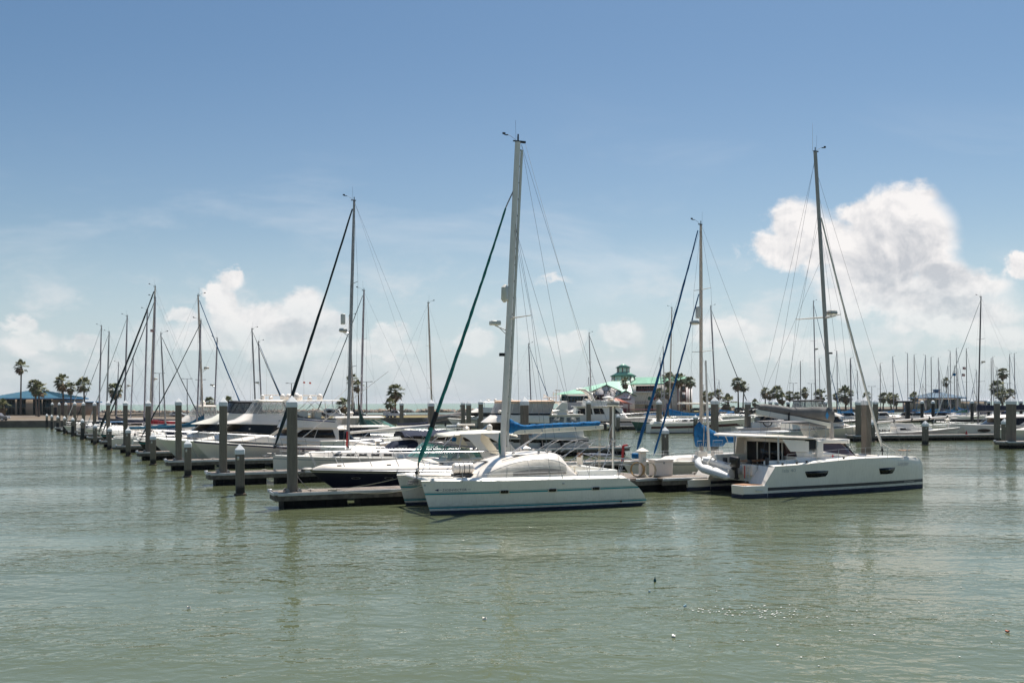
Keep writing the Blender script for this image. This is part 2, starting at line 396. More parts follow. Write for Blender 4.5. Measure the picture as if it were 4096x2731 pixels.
def rail(H, t0, t1, h, parent, n=8, inset=.06, sides=(1, -1), r=.016, mid=True, mt=None, lean=0.0, pulpit=False, name='railing'):
    mb = MB()
    for sd_ in sides:
        top = []
        for i in range(n + 1):
            t = lerp(t0, t1, i / n); b = Vector(H.at(t, inset, sd_)); q = b + Vector((lean, sd_ * .03, h)); top.append(q); mb.tube([b - Vector((0, 0, .04)), q], r, 5)
        mb.tube(top, r * .9, 5)
        if mid: mb.tube([p - Vector((lean * .5, 0, h * .5)) for p in top], r * .5, 4)
    if pulpit and len(sides) == 2:
        a = Vector(H.at(t1, inset, 1)) + Vector((lean, .03, h)); b = Vector(H.at(t1, inset, -1)) + Vector((lean, -.03, h)); c = Vector(((a.x + b.x) / 2 + .3, H.y0, a.z)); mb.tube([a, c, b], r, 5)
    return mb.build(name, mt or steel, parent)
def arc_pts(p0, p1, bulge, n=8):
    p0, p1 = Vector(p0), Vector(p1); return [p0.lerp(p1, i / n) + Vector(bulge) * (4 * (i / n) * (1 - i / n)) for i in range(n + 1)]
def spar(parent, base, top, w, d, mt, name='mast', n=10, taper=.7):
    mb = MB(); b, tp = Vector(base), Vector(top); R = []
    for i, q in enumerate((0, .3, .8, 1.0)):
        c = b.lerp(tp, q); k = 1 if q < .85 else taper
        R.append([(c.x + math.cos(2 * PI * j / n) * d / 2 * k, c.y + math.sin(2 * PI * j / n) * w / 2 * k, c.z) for j in range(n)])
    return mb.loft(R).build(name, mt, parent) if not mb.loft(R) is None else None
def radar_dome(parent, c, r=.3, h=.24, text=False):
    mb = MB(); mb.lathe(c, [(r * .75, -.02), (r, .03), (r * 1.02, h * .45), (r * .97, h * .8), (r * .8, h), (.02, h)], 14)
    o = mb.build('radar', gelo, parent); mb = MB(); mb.lathe((c[0], c[1], c[2] + h * .30), [(r * 1.025, 0), (r * 1.03, .04)], 14); mb.build('radar_band', blkp, o); return o
def masthead(parent, top, s=1.0, bow=1):
    mb = MB(); x, y, z = top
    mb.box((x + .05 * bow, y, z + .04), (.36 * s, .07, .06)); mb.tube([(x, y, z + .05), (x, y, z + .28)], [.03, .03], 6)
    mb.tube([(x + .1, y, z + .05), (x + .12, y, z + 1.0 * s)], .006, 4)
    mb.tube([(x + .1 * bow, y, z + .1), (x + .45 * bow, y, z + .3), (x + .75 * bow, y, z + .3)], .01, 4)
    mb.box((x + .75 * bow, y, z + .37), (.16, .02, .1)); mb.lathe((x + .6 * bow, y, z + .3), [(.09, 0), (.09, .02)], 6)
    return mb.build('masthead_instruments', blkp, parent)
def rigging(parent, pairs, r=.006):
    mb = MB()
    for a, b in pairs: mb.tube([a, b], r, 4)
    return mb.build('rigging', wire, parent)
def furled(parent, a, b, r, mt, name='furled_jib', n=22, rag=.16):
    a, b = Vector(a), Vector(b); P = []; R = []
    for i in range(n + 1):
        q = i / n; sag = Vector((0, 0, -.25)) * 4 * q * (1 - q)
        P.append(a.lerp(b, q) + sag + Vector((random.uniform(-.01, .01), random.uniform(-.01, .01), 0)))
        R.append(r * (1 - .55 * q) * (1 + random.uniform(-rag, rag)) if 0 < i < n else r * .4)
    mb = MB(); mb.tube(P, R, 8); return mb.build(name, mt, parent)
def sail_bundle(parent, a, b, h0, h1, w, mt, name='sail_cover', n=12, hump=True):
    """folded sail under its cover along the boom from mast end a to outer end b"""
    a, b = Vector(a), Vector(b); R = []; rnd = random.Random(int(abs(a.x * 97 + b.z * 31)) + 5)
    ax = (b - a).normalized(); sd_ = Vector((-ax.y, ax.x, 0))
    for i in range(n + 1):
        q = i / n; c = a.lerp(b, q); h = (h1 + (h0 - h1) * (1 - q) ** 4) if hump else lerp(h0, h1, q)
        h = h * (1 + rnd.uniform(-.08, .08)); ww = w * (1 - .35 * q) * (1 + rnd.uniform(-.1, .1))
        R.append([c + sd_ * (math.sin(k * 2 * PI / 8) * ww * (.75 if k in (3, 4, 5) else 1)) + Vector((0, 0, h * (.5 - .5 * math.cos(k * 2 * PI / 8)))) for k in range(8)])
    mb = MB(); mb.loft(R); return mb.build(name, mt, parent, smooth=60)

SAILN = [0]
def sailboat(label, pos, hd, L=12.0, B=3.7, fb=1.5, fs=1.15, mast=(-5.0, 16.0), boom=None, cover=None, cover_h=(.75, .3), jib=None, jib_r=.10, rake=.6,
             hullm=None, stripe=None, boot=None, mastm=None, spreaders=2, radar=None, dodger=None, bimini=None, cab=(-2.2, -7.2, .42), det=1, group=None, jib2=None,
             jibfoot=None, frac=.97, stern_tr=.25, wins=4, mrake=None, name='sailboat', wheel=True, mizzen=None, dsteps=(.5, .3)):
    hm = hullm or gel; mm = mastm or alu
    r = thing(name, label, 'sailboat', (pos[0], pos[1], 0), hd, group)
    H = Hull(L, B, fb, fs, rake=rake + .5, transom=stern_tr)
    n = 20 if det else 10
    mb = MB()
    if stripe: lv = [('w', -.3, 1), ('w', 0, 1), ('w', .12, 2 if boot else 0), ('w', .22, 0), ('f', .4, 0), ('f', .6, 0), ('s', .26, 3), ('s', .17, 0), ('s', 0, 0)]
    else: lv = [('w', -.3, 1), ('w', 0, 1), ('w', .12, 2 if boot else 0), ('w', .22, 0), ('f', .45, 0), ('f', .75, 0), ('s', 0, 0)]
    H.mesh(mb, lv, n); mb.build('hull', [hm, antif, boot or hm, stripe or hm], r)
    mb = MB(); H.deck(mb, n=n)
    xa = -L + 1.0; mb.build('deck', deckm, r)
    # coachroof
    c0, c1, ch = cab; zd = lambda x: H.sheer(H.tx(x)) + .0
    w = B * .30
    rb = ring(c1, c0, w, zd(c1) - .04, zd(c0) - .05, .62, .8); rm = ring(c1 + .05, c0 - .35, w * .93, zd(c1) + ch * .8, zd(c0) + ch * .45, .6, .8)
    rt = ring(c1 + .12, c0 - .7, w * .7, zd(c1) + ch + .05, zd(c0) + ch * .7, .6, .8)
    cb = tier([rb, rm, rt], gel if hm in (navy, blk, green) else hm, r, 'cabin', bevel=.02)
    if det:
        for k in range(wins):
            a = .08 + .78 * k / wins; 
            for sd_ in (1, -1): side_window(rb, rm, [(a, .35), (a + .5 / wins, .35), (a + .5 / wins, .8), (a, .8)], cb, glass, sd_)
        mb = MB(); mb.box((c0 - 1.3, 0, zd(c0) + ch * .7 + .03), (.6, .6, .06)); mb.box((c1 + .9, 0, zd(c1) + ch + .08), (.8, .7, .06)); mb.build('hatch', glass if det > 1 else deckg, cb, bevel=.01)
    # cockpit coamings and wheel
    mb = MB(); x0, x1 = c1, -L + .8
    for sd_ in (1, -1): mb.box(((x0 + x1) / 2, sd_ * B * .27, zd(c1) + .12), (x0 - x1, .22, .3))
    mb.box((x1, 0, zd(x1) + .1), (.3, B * .5, .26)); mb.build('cockpit_coaming', deckm, r, bevel=.03)
    if wheel and det:
        mb = MB(); cx = x1 + 1.1; P = [(cx, math.cos(a * PI / 6) * .42, zd(x1) + .75 + math.sin(a * PI / 6) * .42) for a in range(13)]
        mb.tube(P, .02, 5); mb.tube([(cx + .1, 0, zd(x1)), (cx, 0, zd(x1) + .75)], .06, 6)
        for a in range(3): mb.tube([P[a * 2], P[a * 2 + 6]], .01, 4)
        mb.build('steering_wheel', steel, r)
    rail(H, .06, .96, .62, r, n=8 if det else 5, r=.014, pulpit=True)
    if det:
        mb = MB()
        for k in range(5): mb.box((lerp(c0, c1, k / 4) - .3, (.35 if k % 2 else -.35) * w * 2, zd(c1) + ch + .1), (.16, .12, .12))
        mb.lathe((c1 - .3, B * .28, zd(c1) + .27), [(.09, 0), (.07, .15), (.09, .2)], 8); mb.lathe((c1 - .3, -B * .28, zd(c1) + .27), [(.09, 0), (.07, .15), (.09, .2)], 8)
        mb.build('deck_gear', blkp, r)
    # mast, boom, rigging
    mx, mh = mast; rk = rake * .9 if mrake is None else mrake; mbz = zd(mx) + (ch if c1 < mx < c0 else 0); top = (mx - rk, 0, mh)
    mst = spar(r, (mx, 0, mbz - .05), top, .15 if mh > 14 else .12, .23 if mh > 14 else .17, mm)
    masthead(mst, top, 1.0 if mh > 14 else .7)
    mp = lambda z: mx - rk * (z - mbz) / (mh - mbz)
    pr = []; chain = B / 2 - .12; spr = []
    levels = [mbz + (mh - mbz) * (k + 1) / (spreaders + 1) for k in range(spreaders)]
    mb = MB()
    for k, z in enumerate(levels):
        q = B * .33 * (1 - .18 * k)
        for sd_ in (1, -1):
            mb.tube([(mp(z), 0, z), (mp(z) - .15, sd_ * q, z + .06)], [.03, .018], 5); spr.append((k, sd_, (mp(z) - .15, sd_ * q, z + .06)))
    mb.build('spreader', mm, mst)
    for sd_ in (1, -1):
        prev = (mx - .1, sd_ * chain, zd(mx)); base = prev
        for k, s2, p in spr:
            if s2 == sd_: pr.append((prev, p)); prev = p
        pr.append((prev, (mp(mh) , 0, mh * .985)))
        if levels: pr.append((base, (mp(levels[0]), 0, levels[0])));
        pr.append(((mx - .9, sd_ * chain, zd(mx)), (mp(levels[0]), 0, levels[0])))
    pr.append(((-L + .1, 0, zd(-L)), (top[0], 0, top[2] - .05)))
    jf = jibfoot or (rake + .15, fb + .35); jt = (mp(mh * frac) + .12, 0, mh * frac)
    if not jib: pr.append(((jf[0], 0, jf[1] - .3), jt))
    rigging(r, pr, .007)
    if jib:
        furled(r, (jf[0], 0, jf[1]), jt, jib_r, jib)
        mb = MB(); mb.lathe((jf[0] + .02, 0, jf[1] - .25), [(.12, 0), (.14, .03), (.06, .05), (.06, .12), (.14, .14), (.12, .18)], 10); mb.build('furling_drum', blkp, r)
    if jib2: furled(r, (jib2[0], 0, jib2[1]), (mp(jib2[2]) + .1, 0, jib2[2]), jib_r * .8, jib, 'furled_staysail')
    if boom:
        bl, bz, up = boom; a = (mx - .18, 0, bz); b = (mx - .18 - bl, 0, bz + up)
        mb = MB(); mb.tube([a, b], .085, 8); bo = mb.build('boom', aluw if mm in (alu, aluw) else mm, r)
        if cover: sail_bundle(bo, (a[0] + .25, 0, a[2] + .03), (b[0] + .15, 0, b[2] + .03), cover_h[0], cover_h[1], .17, cover)
        mb = MB(); mb.tube([(lerp(a[0], b[0], .9), 0, b[2]), (lerp(a[0], b[0], .9), 0, zd(-L + 1) + .3)], .018, 4); mb.tube([(a[0], 0, mbz + .1), (lerp(a[0], b[0], .25), 0, lerp(a[2], b[2], .25))], .03, 5)
        mb.tube([(b[0], 0, b[2]), (top[0], 0, top[2])], .006, 4); mb.build('mainsheet', steel, bo)
    if radar:
        rx, rz = radar; c = (mp(rz) + rx, 0, rz); o = radar_dome(mst, c)
        mb = MB(); mb.tube([(mp(rz), 0, rz - .12), (c[0], 0, rz - .02)], .035, 5); mb.tube([(mp(rz), 0, rz - .45), (c[0], 0, rz - .04)], .02, 4); mb.build('bracket', steel, mst)
    if dodger:
        dx = c1 - .2; z0 = zd(c1) + .25
        R = [ring(dx - 1.3, dx + 1.1, w * 1.05, z0, z0 + .1, .8, .4), ring(dx - 1.3, dx + .55, w * .98, z0 + .75, z0 + .65, .75, .4)]
        dd = tier([R[0], R[1], ring(dx - 1.35, dx + .3, w * .6, z0 + .95, z0 + .85, .8, .3)], dodger, r, 'dodger', bevel=.04)
        for sd_ in (1, -1): side_window(R[0], R[1], [(.45, .2), (.95, .2), (.9, .85), (.5, .85)], dd, vinyl, sd_)
    if bimini:
        bx = -L + .4; z0 = zd(-L) + 2.05
        mb = MB(); R = []
        for k in range(7):
            q = k / 6; x = bx + q * 2.9; R.append([(x, y * B * .36, z0 + .16 * (1 - y * y) + .12 * math.sin(q * PI)) for y in (-1, -.6, 0, .6, 1)])
        R2 = R + [[(p[0], p[1], p[2] - .04) for p in k2] for k2 in R[::-1]]
        mb.loft(R2, 0, closed=False, cap=False); bi = mb.build('bimini', bimini, r, smooth=60)
        mb = MB()
        for q in (.02, .5, .98):
            for sd_ in (1, -1): mb.tube([(bx + 1.4 + (q - .5) * .8, sd_ * B * .36, z0 - 1.7), (bx + q * 2.9, sd_ * B * .35, z0 + .02)], .014, 5)
        mb.build('bimini_frame', steel, bi)
    if mizzen:
        zx, zh = mizzen; m2 = spar(r, (zx, 0, zd(zx)), (zx - .3, 0, zh), .12, .16, mm, 'mizzen_mast')
        rigging(m2, [((zx - .5, s_ * chain * .8, zd(zx)), (zx - .3, 0, zh)) for s_ in (1, -1)])
    return r

def window_band(parent, rb, rt, f0, f1, gapf, mt, name='window', off=.012):
    """wraparound windshield panes between two outlines, one mesh per pane"""
    n = len(rb); mid = n // 2
    def P(i, f): return Vector(rb[i]).lerp(Vector(rt[i]), f)
    groups = [list(range(1, mid + 1)), list(range(mid, n - 1))]
    for gidx in groups:
        mb = MB(); lo = [P(i, f0) for i in gidx]; hi = [P(i, f1) for i in gidx]
        c = sum((Vector(p) for p in rb), Vector()) / n
        for A in (lo, hi):
            for k in range(len(A)):
                d = A[k] - c; d.z = 0; A[k] = A[k] + d.normalized() * off
        mb.loft([lo, hi], 0, closed=False, cap=False); mb.build(name, mt, parent)
def antenna(parent, p, h, lean=0.0, name='antenna'):
    mb = MB(); mb.tube([p, (p[0] + lean, p[1], p[2] + h)], [.014, .006], 4); return mb.build(name, aluw, parent)
def open_radar(parent, p, w=1.3, rz=0.3):
    mb = MB(); mb.lathe(p, [(.2, 0), (.2, .22), (.12, .28), (.06, .34)], 10); mb.box((p[0], p[1], p[2] + .39), (w, .14, .11), rz); return mb.build('radar', gel, parent, bevel=.02)
def dome(parent, p, r=.28, name='satellite_dome'):
    mb = MB(); mb.lathe(p, [(r * .8, 0), (r, .1), (r, .3)] + [(r * math.cos(a * PI / 10), .3 + r * math.sin(a * PI / 10)) for a in range(1, 5)] + [(.01, .3 + r)], 12); return mb.build(name, gel, parent)
def enclosure(parent, rb, rt, mt_top, mt_panel, frame, ht=.14, over=.12, name='flybridge_enclosure'):
    """vinyl panels hung from a top"""
    mb = MB(); mb.loft([rb, rt], 0, cap=False); e = mb.build(name, mt_panel, parent, smooth=50)
    mb = MB(); n = len(rb)
    for i in [0, 1, 3, n // 2, n - 4, n - 2, n - 1]: mb.tube([rb[i], rt[i]], .025, 4)
    mb.tube([Vector(rb[0]).lerp(Vector(rb[1]), .5), Vector(rt[0]).lerp(Vector(rt[1]), .5)], .025, 4); mb.tube(rb + [rb[0]], .02, 4); mb.tube(rt + [rt[0]], .025, 4)
    mb.tube([Vector(rb[-1]).lerp(Vector(rb[-2]), .5), Vector(rt[-1]).lerp(Vector(rt[-2]), .5)], .025, 4); mb.build('frame', frame, e)
    up = [(p[0] * 1, p[1], p[2]) for p in rt]; cx = sum(p[0] for p in rt) / n
    def gr(R, k, dz): return [(cx + (p[0] - cx) * (1 + k * .35), p[1] * (1 + k), p[2] + dz) for p in R]
    t_ = tier([gr(up, over * .8, 0), gr(up, over, ht * .5), gr(up, over * .5, ht), gr(up, -.35, ht * 1.5)], mt_top, parent, 'canopy_top', bevel=0)
    return e
# ---------------------------------------------------------------- water
def water_material():
    m = bpy.data.materials.new('harbour_water'); m.use_nodes = True; k = NT(m.node_tree); b = k.n['Principled BSDF']
    geo = k.n.new('ShaderNodeNewGeometry'); P = geo.outputs['Position']; xyz = k.sep(P)
    big = k.noise(k.vec('MULTIPLY', P, (.02, .035, 0)), 1, 4)
    sea = k.mapr(xyz[1], 560, 700)
    c = k.mix(k.mapr(big, .3, .7), (.090, .104, .056, 1), (.104, .122, .068, 1))
    c = k.mix(sea, c, (.17, .23, .15, 1))
    caps = k.noise(k.vec('MULTIPLY', P, (.05, .09, 0)), 1.6, 6, .7)
    c = k.mix(k.math('MULTIPLY', k.mapr(caps, .66, .72), k.math('MULTIPLY', sea, .6)), c, (.6, .62, .6, 1))
    k.l.new(c, b.inputs['Base Color']); b.inputs['Roughness'].default_value = .06; b.inputs['IOR'].default_value = 1.33
    far = k.mapr(xyz[1], 90, 420)
    k.l.new(k.mapr(xyz[1], 60, 500, .06, .24), b.inputs['Roughness'])
    w1 = k.noise(k.vec('MULTIPLY', P, (.36, .62, 0)), 1.0, 2, .5, .6)
    w2 = k.noise(k.vec('MULTIPLY', k.vec('ADD', P, (7, 3, 0)), (1.15, 1.55, 0)), 1.0, 1.5, .5, .5)
    w3 = k.noise(k.vec('MULTIPLY', P, (3.2, 4.2, 0)), 1.0, 2, .5, .5)
    gust = k.mapr(k.noise(k.vec('MULTIPLY', P, (.05, .12, 0)), 1.0, 3), .35, .65, .35, 1.35)
    h = k.math('ADD', k.math('MULTIPLY', w1, .10), k.math('ADD', k.math('MULTIPLY', w2, .12), k.math('MULTIPLY', w3, .055)))
    bn = k.n.new('ShaderNodeBump'); k.put(bn.inputs['Height'], k.math('MULTIPLY', h, gust)); bn.inputs['Distance'].default_value = 1.0
    k.l.new(k.mapr(far, 0, 1, .55, .35), bn.inputs['Strength'])
    k.l.new(bn.outputs[0], b.inputs['Normal'])
    return m
mb = MB(); mb.quad((-16000, -300, 0), (16000, -300, 0), (16000, 24000, 0), (-16000, 24000, 0))
tag(mb.build('water', water_material(), smooth=0), kind='structure')
# ---------------------------------------------------------------- land
def land_mat():
    m = bpy.data.materials.new('paving_and_lawn'); m.use_nodes = True; k = NT(m.node_tree); b = k.n['Principled BSDF']
    P = k.n.new('ShaderNodeNewGeometry').outputs['Position']
    a = k.noise(P, .06, 5); f = k.noise(P, 1.2, 6)
    c = k.mix(k.mapr(a, .42, .55), (.13, .105, .085, 1), (.13, .09, .05, 1)); c = k.mix(k.mapr(f, .4, .7), c, (.16, .125, .09, 1))
    k.l.new(c, b.inputs['Base Color']); b.inputs['Roughness'].default_value = .95; return m
lm = land_mat(); wallm = mat('seawall_concrete', (.16, .13, .105), .9, var=.25, vs=.5)
LAND = [(-420, 228), (-96, 228), (-72, 236), (-40, 247), (2, 250), (12, 300), (22, 372), (70, 376), (120, 470), (420, 480), (420, 640), (130, 640), (80, 560), (40, 490), (6, 350), (-20, 318), (-60, 312), (-104, 300), (-138, 330), (-150, 440), (-420, 440)]
mb = MB(); n = len(LAND); mb.add([(x, y, 1.4) for x, y in LAND], [tuple(range(n))]); tag(mb.build('ground', lm, smooth=0), kind='structure')
mb = MB()
for i in range(n):
    (x0, y0), (x1, y1) = LAND[i], LAND[(i + 1) % n]; mb.quad((x0, y0, -1), (x1, y1, -1), (x1, y1, 1.4), (x0, y0, 1.4))
    d = Vector((x1 - x0, y1 - y0, 0)).normalized(); nn_ = Vector((-d.y, d.x, 0))
    mb.prism([Vector((x0, y0, 1.4)) - nn_ * .1, Vector((x1, y1, 1.4)) - nn_ * .1, Vector((x1, y1, 1.4)) + nn_ * .5, Vector((x0, y0, 1.4)) + nn_ * .5], (0, 0, .18))
tag(mb.build('seawall', wallm, smooth=0), kind='structure')
road = mat('asphalt', (.07, .065, .06), .9, var=.2); grass = mat('dry_lawn', (.19, .15, .05), .95, var=.3, vs=.3)
mb = MB(); mb.quad((-420, 231, 1.404), (-97, 231, 1.404), (-97, 243, 1.404), (-420, 243, 1.404)); tag(mb.build('road', mat('pale_road', (.26, .24, .22), .9, var=.15), smooth=0), kind='structure')
mb = MB(); mb.quad((24, 378, 1.404), (69, 380, 1.404), (110, 470, 1.404), (45, 470, 1.404)); mb.quad((-90, 262, 1.404), (-2, 266, 1.404), (-8, 300, 1.404), (-70, 300, 1.404)); tag(mb.build('lawn', grass, smooth=0), kind='structure')
# rocks of the breakwater: one mass of boulders far off
def boulder(mb, c, s, rnd, m=0):
    v = [];
    for z, r in ((-.5, .7), (0, 1), (.45, .8), (.8, .35)):
        for k in range(6):
            a = k * PI / 3 + rnd.uniform(-.3, .3); q = r * rnd.uniform(.75, 1.2); v.append((c[0] + math.cos(a) * q * s, c[1] + math.sin(a) * q * s, c[2] + z * s * rnd.uniform(.8, 1.1)))
    mb.loft([v[0:6], v[6:12], v[12:18], v[18:24]], m)
rnd = random.Random(3); mb = MB()
rk1 = mat('granite_tan', (.34, .25, .18), .9, var=.3, vs=.4); rk2 = mat('granite_grey', (.20, .17, .15), .9, var=.3, vs=.4)
for i in range(1100):
    x = rnd.uniform(-260, 60); boulder(mb, (x, 560 + rnd.uniform(-3, 5) - abs(x + 60) * .05, rnd.uniform(-.1, 1.0)), rnd.uniform(.7, 1.6), rnd, rnd.randint(0, 1))
tag(mb.build('breakwater_rocks', [rk1, rk2], smooth=25), 'long low line of tan and grey boulders between basin and open sea', 'rocks', kind='stuff')
# ---------------------------------------------------------------- piles
ORD = ['first', 'second', 'third', 'fourth', 'fifth', 'sixth', 'seventh', 'eighth', 'ninth', 'tenth', 'eleventh', 'twelfth', 'thirteenth', 'fourteenth']
def pile(label, x, y, h=5.6, w=.46, rz=23, group=None, sleeve=None, capscale=1.0):
    r = thing('mooring_pile', label, 'pile', (x, y, 0), rz, group); q = w / 2; c = q * .16
    def oc(z, k=1.0): 
        a = q * k; return [(a, -a + c, z), (a, a - c, z), (a - c, a, z), (-a + c, a, z), (-a, a - c, z), (-a, -a + c, z), (-a + c, -a, z), (a - c, -a, z)]
    ph = w * .75 * capscale; bh = .24 * (w / .46) ** .5
    mb = MB(); mb.loft([oc(-1.5), oc(h - ph - bh + .02)]); mb.build('pile_shaft', conc, r, smooth=20)
    mb = MB(); z0 = h - ph - bh; k = 1.10
    mb.loft([oc(z0, k), oc(h - ph, k), oc(h - ph + .02, k * .98), [(p[0] * .04, p[1] * .04, h) for p in oc(h)]]); mb.build('pile_cap', capm, r, smooth=20)
    mb = MB(); rnd = random.Random(int(x * 31 + y * 17)); R = []
    for z, k2 in ((-.1, 1.1), (.0, 1.42), (.07, 1.3), (.12, 1.04)): R.append([(p[0] * k2 * rnd.uniform(.9, 1.12), p[1] * k2 * rnd.uniform(.9, 1.12), z + rnd.uniform(-.02, .02)) for p in oc(0)])
    mb.loft(R); mb.build('barnacle_collar', mat('barnacles', (.10, .07, .045), .95, var=.4, vs=12), r)
    if h < 3.6: mb = MB(); mb.box((-q * .55, -q - .008, h - ph - bh - .22), (.12, .012, .2)); mb.build('number_plate', gelo, r, smooth=0)
    lr_ = random.Random(int(x * 13 - y * 7)); r.rotation_euler[0] = lr_.uniform(-.008, .008); r.rotation_euler[1] = lr_.uniform(-.008, .008)
    if sleeve: mb = MB(); mb.loft([oc(-.5, 1.07), oc(sleeve, 1.07)]); mb.build('pile_sleeve', blkp, r, smooth=20)
    return r
N0 = (-11.0, 49.8); ST = (-7.6, 14.2); U = (math.cos(math.radians(23)), math.sin(math.radians(23)))
GT = 'tall piles along the left dock row'; GS = 'short piles between the left berths'
for k in range(12):
    lb = ('tallest looking concrete pile, at the outer end of the nearest finger dock' if k == 0 else
          'tall white capped pile, %s one back in the receding left row' % ORD[k])
    X_, Y_ = (N0[0] + k * ST[0], N0[1] + k * ST[1]) if k < 9 else [(-80.7, 180), (-88.7, 195), (-97, 210)][k - 9]
    pile(lb, X_, Y_, 5.6 + (k % 3) * .04, group=GT)
S0 = (-15.5, 56.7)
for k in range(12):
    f = 1 + max(0, k - 3) * .004
    lb = ('short capped concrete pile standing alone in open water nearest the camera' if k == 0 else
          'short pile%s in open water, %s one back along the left row' % (' with black sleeve' if k >= 6 else '', ORD[k]))
    X_, Y_ = (S0[0] + k * ST[0], S0[1] + k * ST[1]) if k < 6 else (-63 - (k - 6) * 8.15, 146 + (k - 6) * 15.2)
    pile(lb, X_, Y_, [2.92, 2.7, 2.75][k % 3] if k < 6 else 3.15, group=GS, sleeve=1.7 if k >= 6 else None)
pile('tall pile right behind the deck of the grey sloop with blue sail cover', 15.95, 78.4, 5.6)
pile('very tall pile rising behind the big right-hand catamaran cabin front', 22.6, 63.6, 5.55)
pile('tall pile between the tan canvas yacht and the blue boom of the catamaran', .85, 68.0, 5.6)
pile('tall slim pile seen just left of the white radar pole', 9.9, 98.3, 5.65)
pile('short capped pile standing in open channel left of the blue sail cover', 12.75, 83, 3.15)
pile('slim pile behind navy dodger at the spine walkway', -7.0, 86, 5.5)
pile('tall pile far behind the white boom, on the dock near the white pickup', -15.0, 135, 5.5)
pile('capped pile by the rocks right of the pickup, left of a pair', -3.7, 118, 5.6)
pile('slim farther pile between two others beside the gangway ramp', -.55, 165, 5.6)
pile('short pile on dock left of the gangway seen above the furled boom', -8.1, 150, 2.3)
for i, (px, Z, w, h, sl_, lb) in enumerate([
    (2100 - 248, 205, .7, 5.6, None, 'left one of two close tall piles behind the long mast foot'),
    (2100 - 225, 196, .8, 5.6, None, 'right one of two close tall piles behind the long mast foot'),
    (2355, 186, .68, 5.7, None, 'tall pile at left end of the far dock, beside green covered boat'),
    (2372, 200, .6, 5.6, None, 'slim pile hiding just behind the far dock end pile'),
    (2636, 166, .74, 5.7, None, 'tall pile at the stern of the dark green hull'),
    (2990, 150, .72, 5.6, None, 'tall pile at the bow of the maroon striped ketch'),
    (3184, 152, .55, 5.6, None, 'pile half hidden behind the grey bimini of the right catamaran'),
    (3437, 129, .75, 5.6, None, 'tall pile tucked just left behind the very tall right pile'),
    (3502, 165, .65, 5.5, None, 'thin far pile just right of the very tall right pile'),
    (3987, 125, .55, 5.5, None, 'tall pile in front of the long navy boom cover at right'),
    (4043, 109, .78, 5.7, None, 'big tall pile at the dock end by the right edge'),
    (2472, 178, .53, 3.1, None, 'short far pile beside white round fender at far dock'),
    (2782, 155, .52, 3.2, 1.7, 'short pile with black sleeve in front of maroon striped ketch'),
    (2736, 185, .5, 3.2, None, 'short white capped pile behind the ketch cabin'),
    (3073, 160, .55, 2.9, 1.6, 'short sleeved pile at the stern of the small white cutter'),
    (3487, 128, .6, 2.9, None, 'short pile behind rolled white jib of right catamaran'),
    (3700, 117.6, .56, 2.9, None, 'short pile with small blue plate in open water on the right'),
    (4018, 118, .55, 3.1, None, 'short pile next to the big dock end pile at right edge'),
    (1915, 200, .5, 2.7, None, 'short far pile between cruiser hulls left of tan canvas yacht'),
    (3081, 210, .6, 5.5, None, 'slender far pile among palms above the grey boom cover'),
    (2812, 205, .55, 5.5, None, 'far pile showing beside the lower mast of the grey sloop')]):
    pile(lb, (px - 2048) / 3982 * Z, Z, h, w, sleeve=sl_, group='piles of the far docks')
# black topped round piles far right
for i, (px, Z) in enumerate([(3105, 230), (3152, 232), (3280, 235), (3300, 236), (3688, 235), (3732, 235), (3888, 240), (3955, 240), (4084, 250)]):
    o = thing('mooring_post', '%s from the left of the dark dome-topped posts in the far right basin' % ORD[i], 'post', ((px - 2048) / 3982 * Z, Z, 0), 0, 'dark posts of the far docks')
    mb = MB(); mb.lathe((0, 0, -1), [(.38, 0), (.38, 5.6)], 10); mb.build('post_shaft', blkp, o); mb = MB(); mb.lathe((0, 0, 4.6), [(.46, 0), (.46, .35), (.3, .6), (.02, .75)], 10); mb.build('post_cap', capm, o)
# ---------------------------------------------------------------- docks
def dock(label, x, y, rz, L, w=1.6, zt=.80, group=None, endcap=True, floats=True, cleats=2, name='floating_dock'):
    r = thing(name, label, 'dock', (x, y, 0), rz, group)
    mb = MB(); mb.box((L / 2, 0, zt - .04), (L, w, .08)); mb.build('dock_deck', plank, r)
    mb = MB()
    for s_ in (1, -1):
        mb.box((L / 2, s_ * (w / 2 + .04), zt - .24), (L, .07, .34), m=0)
        mb.box((L / 2, s_ * (w / 2 + .10), zt - .08), (L - .05, .06, .15), m=1)
    mb.box((-.04, 0, zt - .24), (.07, w + .1, .34)); mb.box((-.10, 0, zt - .08), (.06, w * .8, .15), m=1)
    mb.build('dock_edge', [woodg, rubst], r, bevel=.012)
    if endcap:
        mb = MB()
        for s_ in (1, -1): mb.box((-.06, s_ * (w / 2 + .06), zt - .02), (.22, .22, .18))
        mb.build('corner_bumper', rubst, r, bevel=.03)
    if floats:
        nf = max(1, int(L / 3.4)); rnd = random.Random(int(x * 7 + y))
        for i in range(nf):
            c = (i + .5) * L / nf; mb = MB(); R = []
            ln = L / nf * (.82 if L < 30 else .96)
            mb.box((c, 0, .12), (ln, w * .94, .64)); 
            for q in range(5):
                for s_ in (1, -1): mb.box((c - ln / 2 + (q + .5) * ln / 5, s_ * w * .475, .12), (ln / 9, .05, .55))
            mb.build('float', floatm, r, bevel=.03)
    for i in range(cleats):
        cx = L * (i + .35) / max(1, cleats); mb = MB()
        for s_ in (1, -1): mb.box((cx, -w / 2 + .2, zt + .05), (.04, .04, .1)) ; 
        mb.tube([(cx - .16, -w / 2 + .2, zt + .1), (cx, -w / 2 + .2, zt + .12), (cx + .16, -w / 2 + .2, zt + .1)], .025, 6); mb.build('cleat', rust, r)
    return r
GD = 'finger docks of the left pier'
